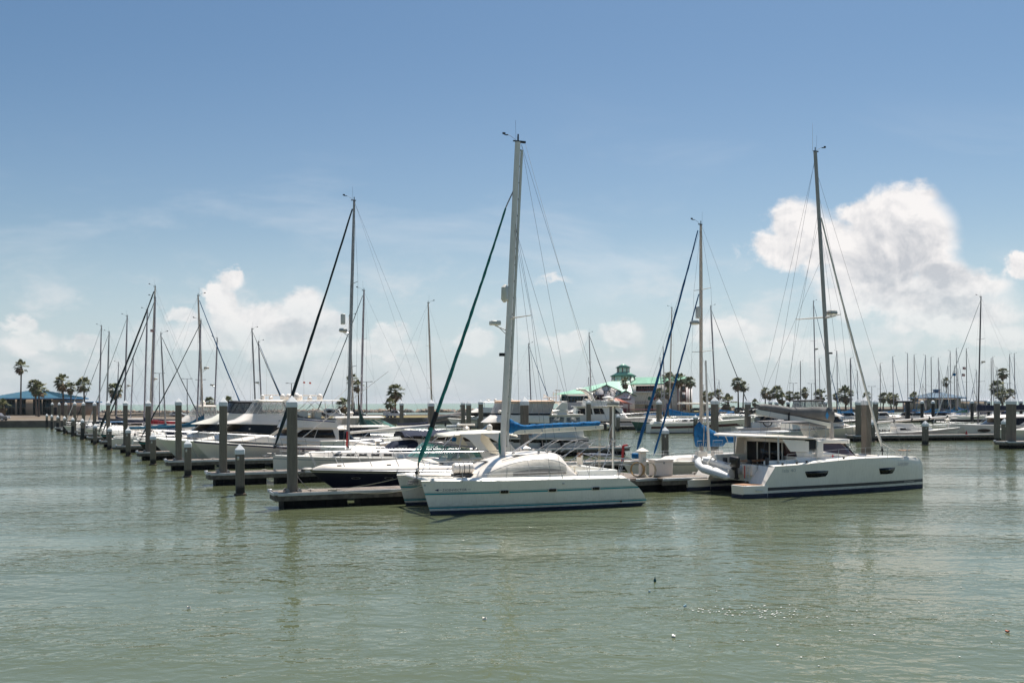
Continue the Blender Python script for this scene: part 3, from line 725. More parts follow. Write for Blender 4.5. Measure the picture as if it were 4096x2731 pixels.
for k in range(11):
    x, y = N0[0] + k * ST[0] - .9 * U[0] - .75 * -U[1], N0[1] + k * ST[1] - .9 * U[1] - .75 * U[0]
    x, y = N0[0] + k * ST[0] - .9, N0[1] + k * ST[1] - .1
    dock('nearest floating finger dock with weathered planks and black floats' if k == 0 else '%s floating finger dock back along the receding left pier' % ORD[k], x, y, 23, 19.5, group=GD, cleats=4 if k == 0 else 2)
dock('main walkway joining the left finger docks behind the moored boats', 7.9, 57.75, 118.2, 188, 2.4, endcap=False, name='dock_walkway', cleats=0)
dock('floating dock running right from the white dock boxes towards the inflatable dinghy', 11.0 + 12.5 * U[0], 57.5 + 2.0 + 12.5 * U[1], 203, 15.5, 1.9, endcap=True, cleats=3)
dock('short right-hand finger dock under the grey sloop stern and tall pile', 15.95 - .9 + 2.3, 78.4 + .4 + .9, 203, 18, 1.6)
dock('finger dock behind the catamaran cockpit ending left of the radar pole', 11.2, 99.4, 203, 20, 1.8, cleats=2)
for i, (x, y, L, lb) in enumerate([(13.3, 186.5, 22, 'far dock with black floats left of the white trawler'), (23.2, 166.5, 40, 'far dock with black floats below the maroon striped ketch'),
                      (33.5, 148, 26, 'far dock seen just over the solar panels of the right catamaran'), (44.0, 129.5, 46, 'long far dock with dark floats in front of the white racing sloop'),
                      (53.2, 108.3, 20, 'floating dock end poking in at the right edge'), (3.5, 206, 16, 'distant dock behind the catamaran mast foot'), (-12, 226, 20, 'distant dock by the seawall gangway'),
                      (68, 245, 150, 'very distant dark dock line below the row of little sailboats')]):
    dock(lb, x, y, 8 if L < 100 else 1, L, 2.0, group='docks across the channel')
mb = None
for k in range(10):
    g_ = thing('pile_guide', 'steel roller guide clasping the foot of the %s tall left pile' % ('nearest' if k == 0 else ORD[k] + ' farther'), 'bracket', (N0[0] + k * ST[0], N0[1] + k * ST[1], .8), 23, 'pile guides of the left docks')
    for a, b in ((1, 1), (-1, 1), (1, -1), (-1, -1)): mb = MB(); mb.box((a * .3, b * .3, .05), (.2, .16, .1)); mb.tube([(a * .3, b * .3 - .06, .12), (a * .3, b * .3 + .06, .12)], .06, 8); mb.build('roller', rust, g_)
fr = random.Random(21); mb = MB()  # small white flecks modelled in place of sun glitter on the water
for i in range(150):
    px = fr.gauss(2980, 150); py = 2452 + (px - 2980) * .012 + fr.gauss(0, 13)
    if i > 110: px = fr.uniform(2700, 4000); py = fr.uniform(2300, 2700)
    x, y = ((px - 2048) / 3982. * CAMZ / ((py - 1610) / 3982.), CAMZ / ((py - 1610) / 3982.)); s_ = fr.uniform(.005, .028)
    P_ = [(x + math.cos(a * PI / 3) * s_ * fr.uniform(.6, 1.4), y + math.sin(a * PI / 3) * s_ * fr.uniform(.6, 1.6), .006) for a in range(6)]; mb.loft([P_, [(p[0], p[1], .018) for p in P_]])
tag(mb.build('glitter_flecks', mat('glitter', (.75, .74, .68), .7)), 'scattered white flecks modelled as sun glitter on the foreground water at right', 'glitter', kind='stuff')
# dock furniture
def power_post(label, x, y, z=.80, h=1.25):
    r = thing('power_pedestal', label, 'power pedestal', (x, y, z), 23); mb = MB(); mb.box((0, 0, h / 2), (.34, .34, h)); mb.build('pedestal_body', gel, r, bevel=.03)
    mb = MB(); mb.loft([[(.3, -.3, h), (.3, .3, h), (-.3, .3, h), (-.3, -.3, h)], [(.3, -.3, h + .06), (.3, .3, h + .06), (-.3, .3, h + .06), (-.3, -.3, h + .06)], [(.03, -.03, h + .26), (.03, .03, h + .26), (-.03, .03, h + .26), (-.03, -.03, h + .26)]]); mb.build('pedestal_roof', gel, r)
    mb = MB(); mb.box((.05, -.18, h * .7), (.2, .03, .25)); mb.build('socket_panel', gelo, r); return r
def dock_box(label, x, y, w=1.3, h=.85, z=.80):
    r = thing('dock_box', label, 'dock box', (x, y, z), 23); mb = MB(); mb.box((0, 0, h * .42), (w, .65, h * .84), taper=1.04); mb.build('box_body', gel, r, bevel=.04)
    mb = MB(); mb.box((0, 0, h * .92), (w * 1.08, .74, h * .16)); mb.build('box_lid', gel, r, bevel=.04); mb = MB(); mb.box((0, -.37, h * .78), (.08, .03, .12)); mb.build('latch', steel, r); return r
power_post('white power pedestal with peaked roof and coiled hoses near the catamaran stern', 7.7, 58.9, h=1.45)
dock_box('white dock box beside the peaked pedestal, near bow of grey sloop', 8.9, 59.6, 1.25, 1.0)
power_post('white pedestal behind the catamaran helm seat', .9, 67.5)
power_post('white pedestal behind the navy dodger, left end of the walkway', -11.7, 86.5, h=1.1)
dock_box('white dock box between pedestal and navy dodger', -10.3, 88.5, 1.6, .9)
dock_box('tall white locker standing behind the bare white mast', -14.8, 82.0, 1.9, 1.35)
dock_box('pale box on the far dock right of the maroon ketch bow', 40.2, 152.5, 3.2, 1.6)
power_post('small white pedestal on far dock beside catamaran on the right', 59.5, 136, h=1.8)
def rope(label, pts, mt, r=.018, sagn=0.0, name='mooring_line'):
    P = []
    for a, b in zip(pts, pts[1:]):
        for i in range(10): q = i / 10; P.append((lerp(a[0], b[0], q), lerp(a[1], b[1], q), lerp(a[2], b[2], q) - 4 * sagn * q * (1 - q)))
    P.append(pts[-1]); mb = MB(); mb.tube(P, r, 5); return tag(mb.build(name, mt), label, 'rope')
mb = MB()
for k in range(5): mb.tube([(7.35 + .35 * math.cos(a * PI / 6) * (1 + k * .06), 58.5 - k * .03, 1.35 + .42 * math.sin(a * PI / 6) - .1) for a in range(13)], .028, 5)
tag(mb.build('coiled_hose', rope_y), 'tan coiled hose hanging on the white pedestal', 'hose')
mb = MB()
for k in range(4): mb.tube([(8.1 + .3 * math.cos(a * PI / 6) * (1 + k * .07), 58.6 - k * .03, 1.35 + .45 * math.sin(a * PI / 6) - .15) for a in range(13)], .026, 5)
tag(mb.build('shore_cord', rope_w), 'pale coiled shore cord on right side of the white pedestal', 'cord')  # shore power cord, coiled in the pale rope material
# floating litter
def litter(label, x, y, kind, mt, s=.14):
    if kind == 'bottle':
        mb = MB(); mb.lathe((x, y, -.05), [(.03, 0), (.04, .02), (.04, .11), (.015, .15), (.015, .19)], 10)
    else:
        rnd = random.Random(int(x * 100)); mb = MB(); P = [(x + math.cos(a) * s * rnd.uniform(.6, 1.2), y + math.sin(a) * s * rnd.uniform(.5, 1), .012) for a in [k * PI / 3.5 for k in range(7)]]
        mb.loft([P, [(p[0] * .9 + x * .1, p[1] * .9 + y * .1, .03 + rnd.uniform(0, .04)) for p in P]])
    return tag(mb.build('floating_bottle' if kind == 'bottle' else 'floating_litter', mt), label, 'litter')
def wp(px, py): d = (py - 1610) / 3982.; return ((px - 2048) / 3982. * CAMZ / d, CAMZ / d)
litter('dark green bottle floating upright in open water', *wp(2617, 2328), 'bottle', green)
bluep = mat('pale_blue_plastic', (.35, .50, .58), .4)
litter('small pale blue plastic scrap floating below the green bottle', *wp(2595, 2370), 'scrap', bluep, .04)
litter('blue and white plastic bag floating near the sparkling patch', *wp(2737, 2430), 'scrap', bluep, .05)
litter('white styrofoam piece floating left of centre in the foreground water', *wp(1935, 2476), 'scrap', gel, .07)
litter('tiny white scrap floating right of centre in the foreground', *wp(2690, 2550), 'scrap', gel, .06)
litter('orange scrap floating near the right edge of the water', *wp(4025, 2535), 'scrap', mat('orange_plastic', (.45, .12, .05), .5), .06)
litter('tiny white scrap floating at the left of the foreground water', *wp(752, 2427), 'scrap', gel, .06)
# ---------------------------------------------------------------- palms
frond_m = [mat('palm_leaf', (.11, .125, .04), .7, var=.35, vs=1.5), mat('palm_leaf_pale', (.24, .22, .10), .7, var=.3, vs=1.5), mat('palm_leaf_dry', (.20, .13, .07), .85, var=.3, vs=2)]
trunk_m = mat('palm_trunk', (.13, .10, .08), .9, var=.3, vs=4, bump=.03, bs=6)
def crown_mesh(seed, full=1.0, wind=.35, skirt=.5, n=78):
    rnd = random.Random(seed); mb = MB()
    for i in range(n):
        el = math.radians(rnd.uniform(-65 - 20 * skirt, 85)); az = rnd.uniform(0, 2 * PI)
        old = el < math.radians(-25); L = rnd.uniform(.8, 1.3) * full
        d = Vector((math.cos(el) * math.cos(az), math.cos(el) * math.sin(az), math.sin(el))); d = (d + Vector((-wind, 0, 0))).normalized()
        hub = Vector((0, 0, rnd.uniform(-.2, .25))); base = hub + d * L
        side = d.cross(Vector((0, 0, 1)));
        if side.length < .1: side = Vector((1, 0, 0))
        side.normalize(); up = side.cross(d).normalized()
        m = 2 if old and rnd.random() < .7 else (1 if rnd.random() < .3 else 0)
        mb.add([hub - side * .03, hub + side * .03, base + side * .02, base - side * .02], [(0, 1, 2, 3)], m)
        nb = 9; R = rnd.uniform(.75, 1.05) * full
        for k in range(nb):
            a = math.radians(-78 + 156 * k / (nb - 1)) + rnd.uniform(-.08, .08); tipd = (d * math.cos(a) + side * math.sin(a)); q = R * (1 - .25 * abs(math.sin(a)))
            wv = (d * -math.sin(a) + side * math.cos(a)) * .11 * full
            mid = base + tipd * q * .55 + up * .05; tip = base + tipd * q - Vector((0, 0, q * rnd.uniform(.2, .5))) + Vector((-wind * .3, 0, 0))
            mb.add([base, mid + wv, tip, mid - wv], [(0, 1, 2, 3)], m)
    if skirt > .3:
        for i in range(int(30 * skirt)):
            a = rnd.uniform(0, 2 * PI); z = -rnd.uniform(.3, 1.6); r0 = .25
            p = Vector((math.cos(a) * r0, math.sin(a) * r0, z)); q = p + Vector((math.cos(a) * rnd.uniform(.3, .6) - wind * .2, math.sin(a) * .45, -rnd.uniform(.5, .9))); s_ = Vector((-math.sin(a), math.cos(a), 0)) * .16
            mb.add([p - s_ * .4, p + s_ * .4, q + s_, q - s_], [(0, 1, 2, 3)], 2)
    me = bpy.data.meshes.new('crown'); me.from_pydata(mb.v, [], mb.f)
    for q in frond_m: me.materials.append(q)
    me.polygons.foreach_set('material_index', mb.m); me.update(); return me
CROWNS = [crown_mesh(i, 1.0, .25 + .1 * (i % 3), [.2, .6, 1][i % 3]) for i in range(6)]
PALMN = [0]
def palm(label, px, top_py, Z, cs=1.0, hz=1610, lean=0.0, base=1.4, group='fan palms on the spit'):
    x = (px - 2048) / 3982. * Z; ztop = CAMZ + (hz - (px - 2048) * .004 - top_py) / 3982. * Z
    R = 1.9 * cs; h = ztop - R * .85
    r = thing('palm_tree', label, 'palm tree', (x - lean, Z, base), 0, group); PALMN[0] += 1
    H_ = max(.8, h - base); mb = MB(); mb.tube([(0, 0, -.3), (lean * .2, 0, H_ * .35), (lean * .6, 0, H_ * .7), (lean, 0, H_)], [.36 * cs ** .5, .24 * cs ** .5, .2 * cs ** .5, .24 * cs ** .5], 8); mb.build('trunk', trunk_m, r)
    c = bpy.data.objects.new('crown', CROWNS[PALMN[0] % 6]); COL.objects.link(c); c.parent = r; c.location = (lean, 0, H_); c.rotation_euler = (0, 0, .3 * ((PALMN[0] * 7) % 5 - 2)); c.scale = (cs, cs, cs); return r
PALMS = [(86, 1441, 350, 1.15, 'tallest thin palm at far left, rising over the blue roofed clubhouse'), (140, 1515, 330, 1.1, 'bushy palm left of a pair before the blue clubhouse roof'), (157, 1528, 312, 1.25, 'drooping shaggy palm standing in front of the clubhouse windows'),
    (251, 1499, 330, 1.3, 'windblown palm at right end of the blue clubhouse roof'), (284, 1527, 325, .95, 'dark narrow palm just right of the windblown one by the clubhouse'), (335, 1508, 330, 1.3, 'wide palm between the clubhouse annex and the first masts'),
    (14, 1597, 265, .85, 'low shrubby palm beside the road at left edge'), (465, 1528, 330, 1.3, 'palm seen between the tall masts on the left'),
    (839, 1588, 340, 1.0, 'small palm top peeking over the white cruiser canvas'), (914, 1586, 345, 1.0, 'small palm top behind the black flybridge canvas'),
    (1379, 1586, 270, 1.1, 'dense low palm left of the bare white mast'), (1410, 1494, 300, .9, 'tall palm half hidden behind the bare white mast'), (1433, 1520, 296, .85, 'slim palm between two grey masts near the pickup'),
    (1584, 1533, 268, 1.15, 'big shaggy palm right of centre-left beside the yield sign'), (1560, 1592, 262, .75, 'short palm under the big shaggy palm near the pickup'),
    (2504, 1510, 385, 1.15, 'palm in front of the green tower restaurant'), (2680, 1485, 388, 1.7, 'large palm before the right end of the green roof'), (2638, 1550, 380, 1.1, 'left one of two small palms before the mural wall'),
    (2676, 1553, 378, 1.1, 'right one of two small palms before the mural wall'), (2723, 1489, 395, 1.5, 'palm showing over the ridge right of the large palm'), (2762, 1507, 395, 1.3, 'rightmost palm against the restaurant gable'),
    (2823, 1566, 420, 1.2, 'leftmost palm of three in the gap right of the restaurant'), (2848, 1565, 425, 1.2, 'middle palm of three in the gap right of the restaurant'), (2873, 1556, 430, 1.4, 'right palm of three near the dark grey mast'),
    (2914, 1579, 400, 1.75, 'round dense low palm right of the dark grey mast'), (2952, 1507, 410, 1.5, 'tall slender palm left of two above the boom end'), (2976, 1527, 415, 1.2, 'slender palm right of two above the boom end'),
    (3062, 1551, 430, 1.2, 'first palm of the clump above the grey boom cover'), (3080, 1561, 432, 1.1, 'second palm of the clump above the grey boom cover'), (3108, 1542, 425, 1.6, 'widest palm of the clump above the grey boom cover'),
    (3129, 1571, 430, 1.3, 'dark palm right of the widest one over the grey boom cover'), (3159, 1562, 440, 1.25, 'tidy palm between two thin masts over the boom cover'), (3190, 1568, 445, 1.05, 'small palm just left of a thin dark mast over the boom cover'),
    (3222, 1551, 440, 1.2, 'palm right of the thin dark mast near the lamp posts'), (3285, 1552, 430, 1.7, 'palm clump crossed by blue furled jibs'), (3345, 1570, 420, .9, 'small palm immediately right of the big catamaran mast'),
    (3380, 1545, 415, 1.9, 'wide round palm right of the big catamaran mast'), (3470, 1565, 400, 1.0, 'palm behind the satellite dome near the very tall pile'),
    (3536, 1570, 430, 1.3, 'shaggy palm left of the blue pavilion group'), (3562, 1571, 436, 1.2, 'middle palm of the group left of the blue pavilion'), (3583, 1573, 430, 1.3, 'right palm of the group left of the blue pavilion'),
    (3657, 1567, 450, 1.2, 'lone palm just left of the blue pavilion'), (3786, 1511, 500, 1.15, 'palm rising directly behind the blue pavilion cupola'), (4013, 1470, 450, 1.4, 'tallest thin palm on the far right'),
    (3992, 1522, 420, 1.8, 'big bushy palm under the tallest thin palm on the right'), (4008, 1562, 415, 1.4, 'low bushy palm at right among masts'), (4042, 1553, 420, 1.5, 'palm clump near the right edge'), (3405, 1560, 440, .8, 'little palm between masts left of the satellite dome'),
    (3020, 1596, 400, .8, 'bushy low palm at the shore below the clump left end'), (3196, 1602, 390, .9, 'low bush palm under the small palms over boom cover')]
for (px, ty, Z, cs, lb) in PALMS: palm(lb, px, ty, Z, cs * (1.2 if px < 1700 else 1.08), lean=((px * 13) % 7 - 3) * .15)
# ---------------------------------------------------------------- lamp posts
for (px, ty, Z, lb) in [(749, 1514, 300, 'left'), (803, 1517, 312, 'right')]:
    pass
def lamp(px, ty, Z, lb):
    zt = CAMZ + (1610 - (px - 2048) * .004 - ty) / 3982. * Z; r = thing('street_lamp', lb, 'lamp post', ((px - 2048) / 3982. * Z, Z, 1.4), 0, 'parking lot lamps')
    mb = MB(); mb.tube([(0, 0, 0), (0, 0, zt - 1.4)], [.16, .1], 8); mb.box((0, 0, zt - 1.45), (2.6, .12, .1)); mb.build('lamp_pole', alud, r)
    for s_ in (1, -1): mb = MB(); mb.box((s_ * 1.3, 0, zt - 1.4), (.7, .4, .16)); mb.build('lamp_head', alud, r)
for a in [(638, 1462 + 30, 300, 'twin headed lamp post leftmost, between the left masts'), (749, 1514, 300, 'twin headed lamp post left of the white radar mast'), (803, 1518, 310, 'twin headed lamp post half hidden by the radar mast'), (1166, 1532, 290, 'lamp post above the sportfisher radar domes'),
          (1467, 1526, 270, 'lamp post between the green cover mast and the shaggy palm'), (3173, 1532, 420, 'lamp post over the grey boom cover'), (3246, 1533, 425, 'lamp post next to the slim mast on the right'), (3487, 1545, 420, 'lamp post beside the rolled white jib'),
          (2813, 1538, 430, 'lamp post right of the restaurant'), (4030, 1532, 430, 'lamp post near palms at far right')]: lamp(*a)
# ---------------------------------------------------------------- vehicles
def wheels(r, xs, w, R=.38):
    for x in xs:
        for s_ in (1, -1):
            mb = MB(); y0 = s_ * w / 2; P = [[(x + math.cos(a * PI / 8) * R, y0 - s_ * d, R + math.sin(a * PI / 8) * R) for a in range(16)] for d in (0, .22)]; mb.loft(P); wh = mb.build('wheel', blkp, r)
            mb = MB(); P = [[(x + math.cos(a * PI / 6) * R * .6, y0 - s_ * d, R + math.sin(a * PI / 6) * R * .6) for a in range(12)] for d in (-.02, .05)]; mb.loft(P); mb.build('rim', alu, wh)
def vehicle(label, cat, x, y, rz, prof, winp, L, w, paint, name, z=1.41):
    r = thing(name, label, cat, (x, y, z), rz); mb = MB()
    lo, hi = prof
    mb.loft([[(a, s_ * w / 2, b) for a, b in lo] for s_ in (-1, 1)]); mb.build('body', paint, r, bevel=.06)
    mb = MB(); mb.loft([[(a, s_ * w * (.5 if s_ * s_ < .9 else .42), b) for a, b in hi] for s_ in (-1, -.9, .9, 1)]) ; mb.build('cabin', paint, r, bevel=.05)
    for P in winp:
        for s_ in (1, -1): mb = MB(); mb.prism([(a, s_ * (w * .46 + .03), b) for a, b in P], (0, s_ * .03, 0)); mb.build('window', glass, r, smooth=0)
    wheels(r, (L * .18, L * .8), w + .04); 
    mb = MB(); mb.box((L + .02, w * .35, .75), (.06, .3, .18)); mb.box((L + .02, -w * .35, .75), (.06, .3, .18)); mb.build('headlight', gel, r)
    return r
def pickup(label, x, y, rz, paint, name='pickup_truck', camper=None):
    lo = [(0, .45), (5.8, .45), (5.85, .8), (5.7, 1.12), (4.3, 1.2), (0, 1.2)]; hi = [(1.9, 1.15), (4.35, 1.15), (3.75, 1.85), (2.15, 1.88)]
    r = vehicle(label, 'pickup truck', x, y, rz, (lo, hi), [[(2.1, 1.25), (2.95, 1.25), (2.95, 1.75), (2.3, 1.75)], [(3.05, 1.25), (4.1, 1.25), (3.7, 1.75), (3.05, 1.75)]], 5.85, 1.95, paint, name)
    if camper: mb = MB(); mb.box((.95, 0, 1.38), (1.85, 1.8, .35)); mb.build('bed_cover', camper, r, bevel=.08)
    return r
grp = mat('grey_car_paint', (.16, .15, .15), .3, coat=.4); whp = mat('white_car_paint', (.72, .71, .68), .3, coat=.4); bkp = mat('black_car_paint', (.015, .015, .02), .2, coat=.5); tgp = mat('dark_teal_car_paint', (.03, .07, .07), .3, coat=.4)
pickup('dark grey pickup truck parked by the seawall at the left edge', -125.2, 236, 2, grp)
pickup('white crew cab pickup with covered bed parked by the water, centre left', -33.8, 262, -3, whp, camper=gel)
VLO = [(0, .4), (5.4, .4), (5.5, .9), (4.9, 1.15), (4.4, 1.25), (0, 1.25)]; VHI = [(0, 1.2), (4.45, 1.2), (3.9, 2.35), (.2, 2.5)]
vehicle('white high roof van with dark side glass behind sportfisher tower', 'van', -49.5, 262, 0, (VLO, VHI), [[(.6, 1.35), (3.0, 1.35), (3.0, 2.1), (.6, 2.1)], [(3.2, 1.35), (4.2, 1.35), (3.75, 2.1), (3.2, 2.1)]], 5.5, 2.0, whp, 'van')
CLO = [(0, .4), (4.6, .4), (4.65, .75), (3.6, .98), (0, 1.0)]; CHI = [(.3, .95), (3.5, .95), (2.8, 1.5), (1.0, 1.5)]
CW = [[(.75, 1.0), (1.9, 1.0), (1.9, 1.4), (1.1, 1.4)], [(2.0, 1.0), (3.2, 1.0), (2.7, 1.4), (2.0, 1.4)]]
for (x, y, rz, p, lb) in [(69, 385, 0, tgp, 'dark green car beneath the restaurant gable, nearest the dock'), (74, 387, 180, whp, 'white car beside the dark green one near restaurant'), (78, 400, 5, bkp, 'black car parked right of the restaurant'), (84, 402, 0, grp, 'grey car right of the black one, seen under the tan boom'),
                          (90, 404, 0, bkp, 'second black car between masts right of the restaurant'), (97, 410, 0, grp, 'grey car left of the round palm'), (-52, 259, 0, bkp, 'black car beside the white van'), (-42.5, 262, 0, bkp, 'dark car at left of the white pickup'), (-103, 300, 0, whp, 'white car in front of clubhouse annex'), (104, 412, 0, whp, 'white car behind the round palm')]:
    vehicle(lb, 'car', x, y, rz, (CLO, CHI), CW, 4.65, 1.8, p, 'parked_car')
# yield sign, gangway
r = thing('yield_sign', 'red and white triangular yield sign on a post beside the shaggy palm', 'sign', ((1574 - 2048) / 3982 * 262, 262, 1.4)); mb = MB(); mb.box((0, .05, .9), (.1, .1, 2.0)); mb.build('sign_post', steel, r)
mb = MB(); mb.prism([(-.6, 0, 2.55), (.6, 0, 2.55), (0, 0, 1.5)], (0, .03, 0)); sg = mb.build('sign_plate', redp, r, smooth=0); mb = MB(); mb.prism([(-.33, -.02, 2.4), (.33, -.02, 2.4), (0, -.02, 1.83)], (0, .02, 0)); mb.build('sign_face', gel, sg, smooth=0)
lettering('YIELD', .16, lambda x, z: (x - .24, -.03, 2.24 + z), redp, sg, width=.48)
r = thing('gangway', 'grey railed gangway ramp sloping from the spit to the docks', 'gangway', (-20, 228, 0), 8)
mb = MB(); mb.prism([(0, 0, .6), (9, 0, 2.0), (17, 0, .6), (17, 0, .5), (9, 0, 1.8), (0, 0, .5)], (0, 1.6, 0)); mb.build('ramp_deck', woodg, r, smooth=0)
for s_ in (0, 1.6):
    mb = MB(); mb.prism([(0, s_, .7), (9, s_, 2.1), (9, s_, 3.2), (0, s_, 1.7)], (0, .04, 0)); mb.prism([(9, s_, 2.1), (17, s_, .7), (17, s_, 1.7), (9, s_, 3.2)], (0, .04, 0)); mb.build('side_panel', mat('gangway_panel', (.24, .21, .20), .8), r, smooth=0)
# a walker on the breakwater
def roof_mat(name, col):
    m = bpy.data.materials.new(name); m.use_nodes = True; k = NT(m.node_tree); b = k.n['Principled BSDF']
    co = k.n.new('ShaderNodeTexCoord').outputs['Object']; nz = k.noise(co, .4, 5)
    c = k.mix(k.mapr(nz, .3, .7), tuple(x * .85 for x in col) + (1,), tuple(min(1, x * 1.12) for x in col) + (1,)); k.l.new(c, b.inputs['Base Color'])
    b.inputs['Roughness'].default_value = .4; return m
bluer = roof_mat('blue_metal_roof', (.022, .11, .17)); greenr = roof_mat('green_metal_roof', (.27, .51, .37)); gtrim = mat('green_trim', (.01, .11, .08), .5)
btrim = mat('blue_trim', (.02, .12, .26), .5); tanw = mat('tan_stucco', (.42, .33, .25), .9, var=.08); whw = mat('white_stucco', (.84, .78, .77), .9, var=.04, dirt=.1); whg = mat('pale_green_wall', (.74, .80, .72), .8, var=.05)
redt = mat('maroon_trim', (.20, .02, .035), .6); brown = mat('brown_trim', (.05, .035, .03), .7); coral = mat('coral_roof', (.62, .19, .11), .6, var=.1); dblue = mat('blue_door', (.015, .03, .30), .5); starm = mat('tan_star', (.50, .32, .14), .6)
teg = mat('teal_dark_glass', (.012, .03, .03), .08, var=0)
def hip_roof(parent, cx, cy, wx, wy, ze, zp, ridge, mt, trim, ribs=14, name='roof'):
    a, b = wx / 2, wy / 2; E_ = [(cx - a, cy - b, ze), (cx + a, cy - b, ze), (cx + a, cy + b, ze), (cx - a, cy + b, ze)]; r0, r1 = (cx - ridge / 2, cy, zp), (cx + ridge / 2, cy, zp)
    mb = MB(); mb.add([E_[0], E_[1], r1, r0], [(0, 1, 2, 3)]); mb.add([E_[1], E_[2], r1], [(0, 1, 2)]); mb.add([E_[2], E_[3], r0, r1], [(0, 1, 2, 3)]); mb.add([E_[3], E_[0], r0], [(0, 1, 2)])
    mb.quad(*[(p[0], p[1], p[2] - .02) for p in E_][::-1])
    for i in range(1, ribs):
        q = i / ribs; x = lerp(cx - a, cx + a, q); d = 1.0 if ridge > 0 and abs(x - cx) < ridge / 2 else (a - abs(x - cx)) / max(.01, (a - ridge / 2)); d = min(1, d)
        mb.tube([(x, cy - b, ze + .04), (x, cy - b + b * d, ze + (zp - ze) * d + .04)], .05, 4)
        y = lerp(cy - b, cy + b, q); d = (b - abs(y - cy)) / b
        for s_ in (1, -1): mb.tube([(cx + s_ * a, y, ze + .04), (cx + s_ * lerp(a, ridge / 2, d), y, ze + (zp - ze) * d + .04)], .05, 4)
    o = mb.build(name, mt, parent, smooth=20)
    mb = MB()
    for i in range(4):
        p, q = Vector(E_[i]), Vector(E_[(i + 1) % 4]); mb.prism([p, q, q - Vector((0, 0, .45)), p - Vector((0, 0, .45))], ((q - p).normalized().cross(Vector((0, 0, 1)))) * .12)
    mb.build('fascia', trim, o, smooth=0); return o
def bwindow(parent, x0, x1, z0, z1, y, nx, nz, gm, fm, fr=.07, name='window', th=.06):
    mb = MB(); mb.box(((x0 + x1) / 2, y - th * .3, (z0 + z1) / 2), (x1 - x0, th * .6, z1 - z0)); w = mb.build(name, gm, parent, smooth=0); mb = MB()
    for i in range(nx + 1): mb.box((lerp(x0, x1, i / nx), y - th, (z0 + z1) / 2), (fr, .08, z1 - z0 + fr))
    for i in range(nz + 1): mb.box(((x0 + x1) / 2, y - th - .01, lerp(z0, z1, i / nz)), (x1 - x0, .08, fr))
    mb.build('frame', fm, w, smooth=0); return w
# --- clubhouse left
r = thing('clubhouse', 'low tan clubhouse with wide blue hipped roof at far left', 'building', (-172.5, 352, 1.4), -6)
mb = MB(); mb.box((0, 8, 2.95), (26, 16, 5.9)); mb.build('wall', tanw, r, smooth=0)
hip_roof(r, 0, 8, 28.5, 19, 6.1, 9.3, 1.0, bluer, btrim, 22)
for (a, b) in [(-8.3, -3.4), (-2.6, .6), (3.4, 6.6), (7.0, 10.2)]: bwindow(r, a, b, .3, 5.6, 0, max(2, int((b - a) / 1.1)), 2, teg, mat('window_frame_teal', (.03, .10, .12), .5), .06)
mb = MB(); mb.box((-10.8, -.05, 1.5), (2.4, .12, 3.0)); mb.build('door', blkp, r, smooth=0); mb = MB(); mb.box((11.6, -.05, 1.4), (1.2, .1, 2.8)); mb.build('door', blkp, r, smooth=0)
mb = MB(); mb.box((18.0, 5, 2.2), (10, 9, 4.4)); mb.build('annex_wall', mat('brown_stucco', (.33, .24, .19), .9), r, smooth=0); mb = MB(); mb.box((18.0, 5, 4.6), (11.2, 10, .4)); mb.build('annex_roof', btrim, r, smooth=0)
# --- pavilion right
r = thing('pavilion', 'distant tan marina pavilion with blue pyramid roof, square cupola and low side wings', 'building', (205, 470, 1.4), 8)
mb = MB(); mb.box((0, 8, 2.6), (15.5, 15, 5.2)); mb.build('wall', tanw, r, smooth=0)
hip_roof(r, 0, 8, 18.8, 18.5, 5.4, 8.3, 1.0, roof_mat('pale_blue_roof', (.08, .15, .22)), btrim, 18)
mb = MB(); mb.box((0, 8, 8.4), (2.3, 2.3, 1.5)); mb.build('cupola', btrim, r, smooth=0); mb = MB(); mb.box((0, 8, 9.25), (3.0, 3.0, .25)); mb.build('cupola_roof', btrim, r, smooth=0)
for (a, b) in [(-4.5, -1.5), (-1.2, 1.2), (1.8, 4.8)]: bwindow(r, a, b, .2, 4.6, .45, 2, 2, teg, mat('window_frame_teal', (.03, .10, .12), .5))
for cx, w_ in ((-11.0, 8), (12.5, 9), (19, 8)):
    mb = MB(); mb.box((cx, 8, 1.7), (w_, 9, 3.4)); mb.build('wing_wall', tanw, r, smooth=0); mb = MB(); mb.box((cx, 8, 3.6), (w_ + .8, 10, .35)); mb.build('wing_roof', btrim, r, smooth=0)
# --- restaurant
r = thing('restaurant', 'big white seafood restaurant with bright green metal roofs and octagonal lookout tower', 'building', (47.4, 410, 1.4), -35)
hw_ = 11.2
mb = MB(); mb.box((11.35, 7, hw_ / 2), (22.7, 14, hw_)); mb.build('wall', whw, r, smooth=0)
mb = MB(); xr = 23.6; ye, yb = -.9, 14.9; mb.loft([[(-.8, ye, hw_), (-.8, 7, hw_ + 2.9), (-.8, yb, hw_)], [(xr, ye, hw_), (xr, 7, hw_ + 2.9), (xr, yb, hw_)]])
for i in range(1, 34): x = lerp(-.8, xr, i / 34); mb.tube([(x, ye, hw_ + .05), (x, 7, hw_ + 2.95)], .05, 4)
rf = mb.build('roof', greenr, r, smooth=15)
mb = MB(); mb.box(((xr - .8) / 2, ye - .06, hw_ - .18), (xr + .8, .12, .36)); mb.build('fascia', gtrim, rf, smooth=0)
mb = MB(); mb.prism([(22.72, 0, hw_), (22.72, 14, hw_), (22.72, 7, hw_ + 2.5)], (.06, 0, 0)); mb.build('gable_wall', whw, r, smooth=0)
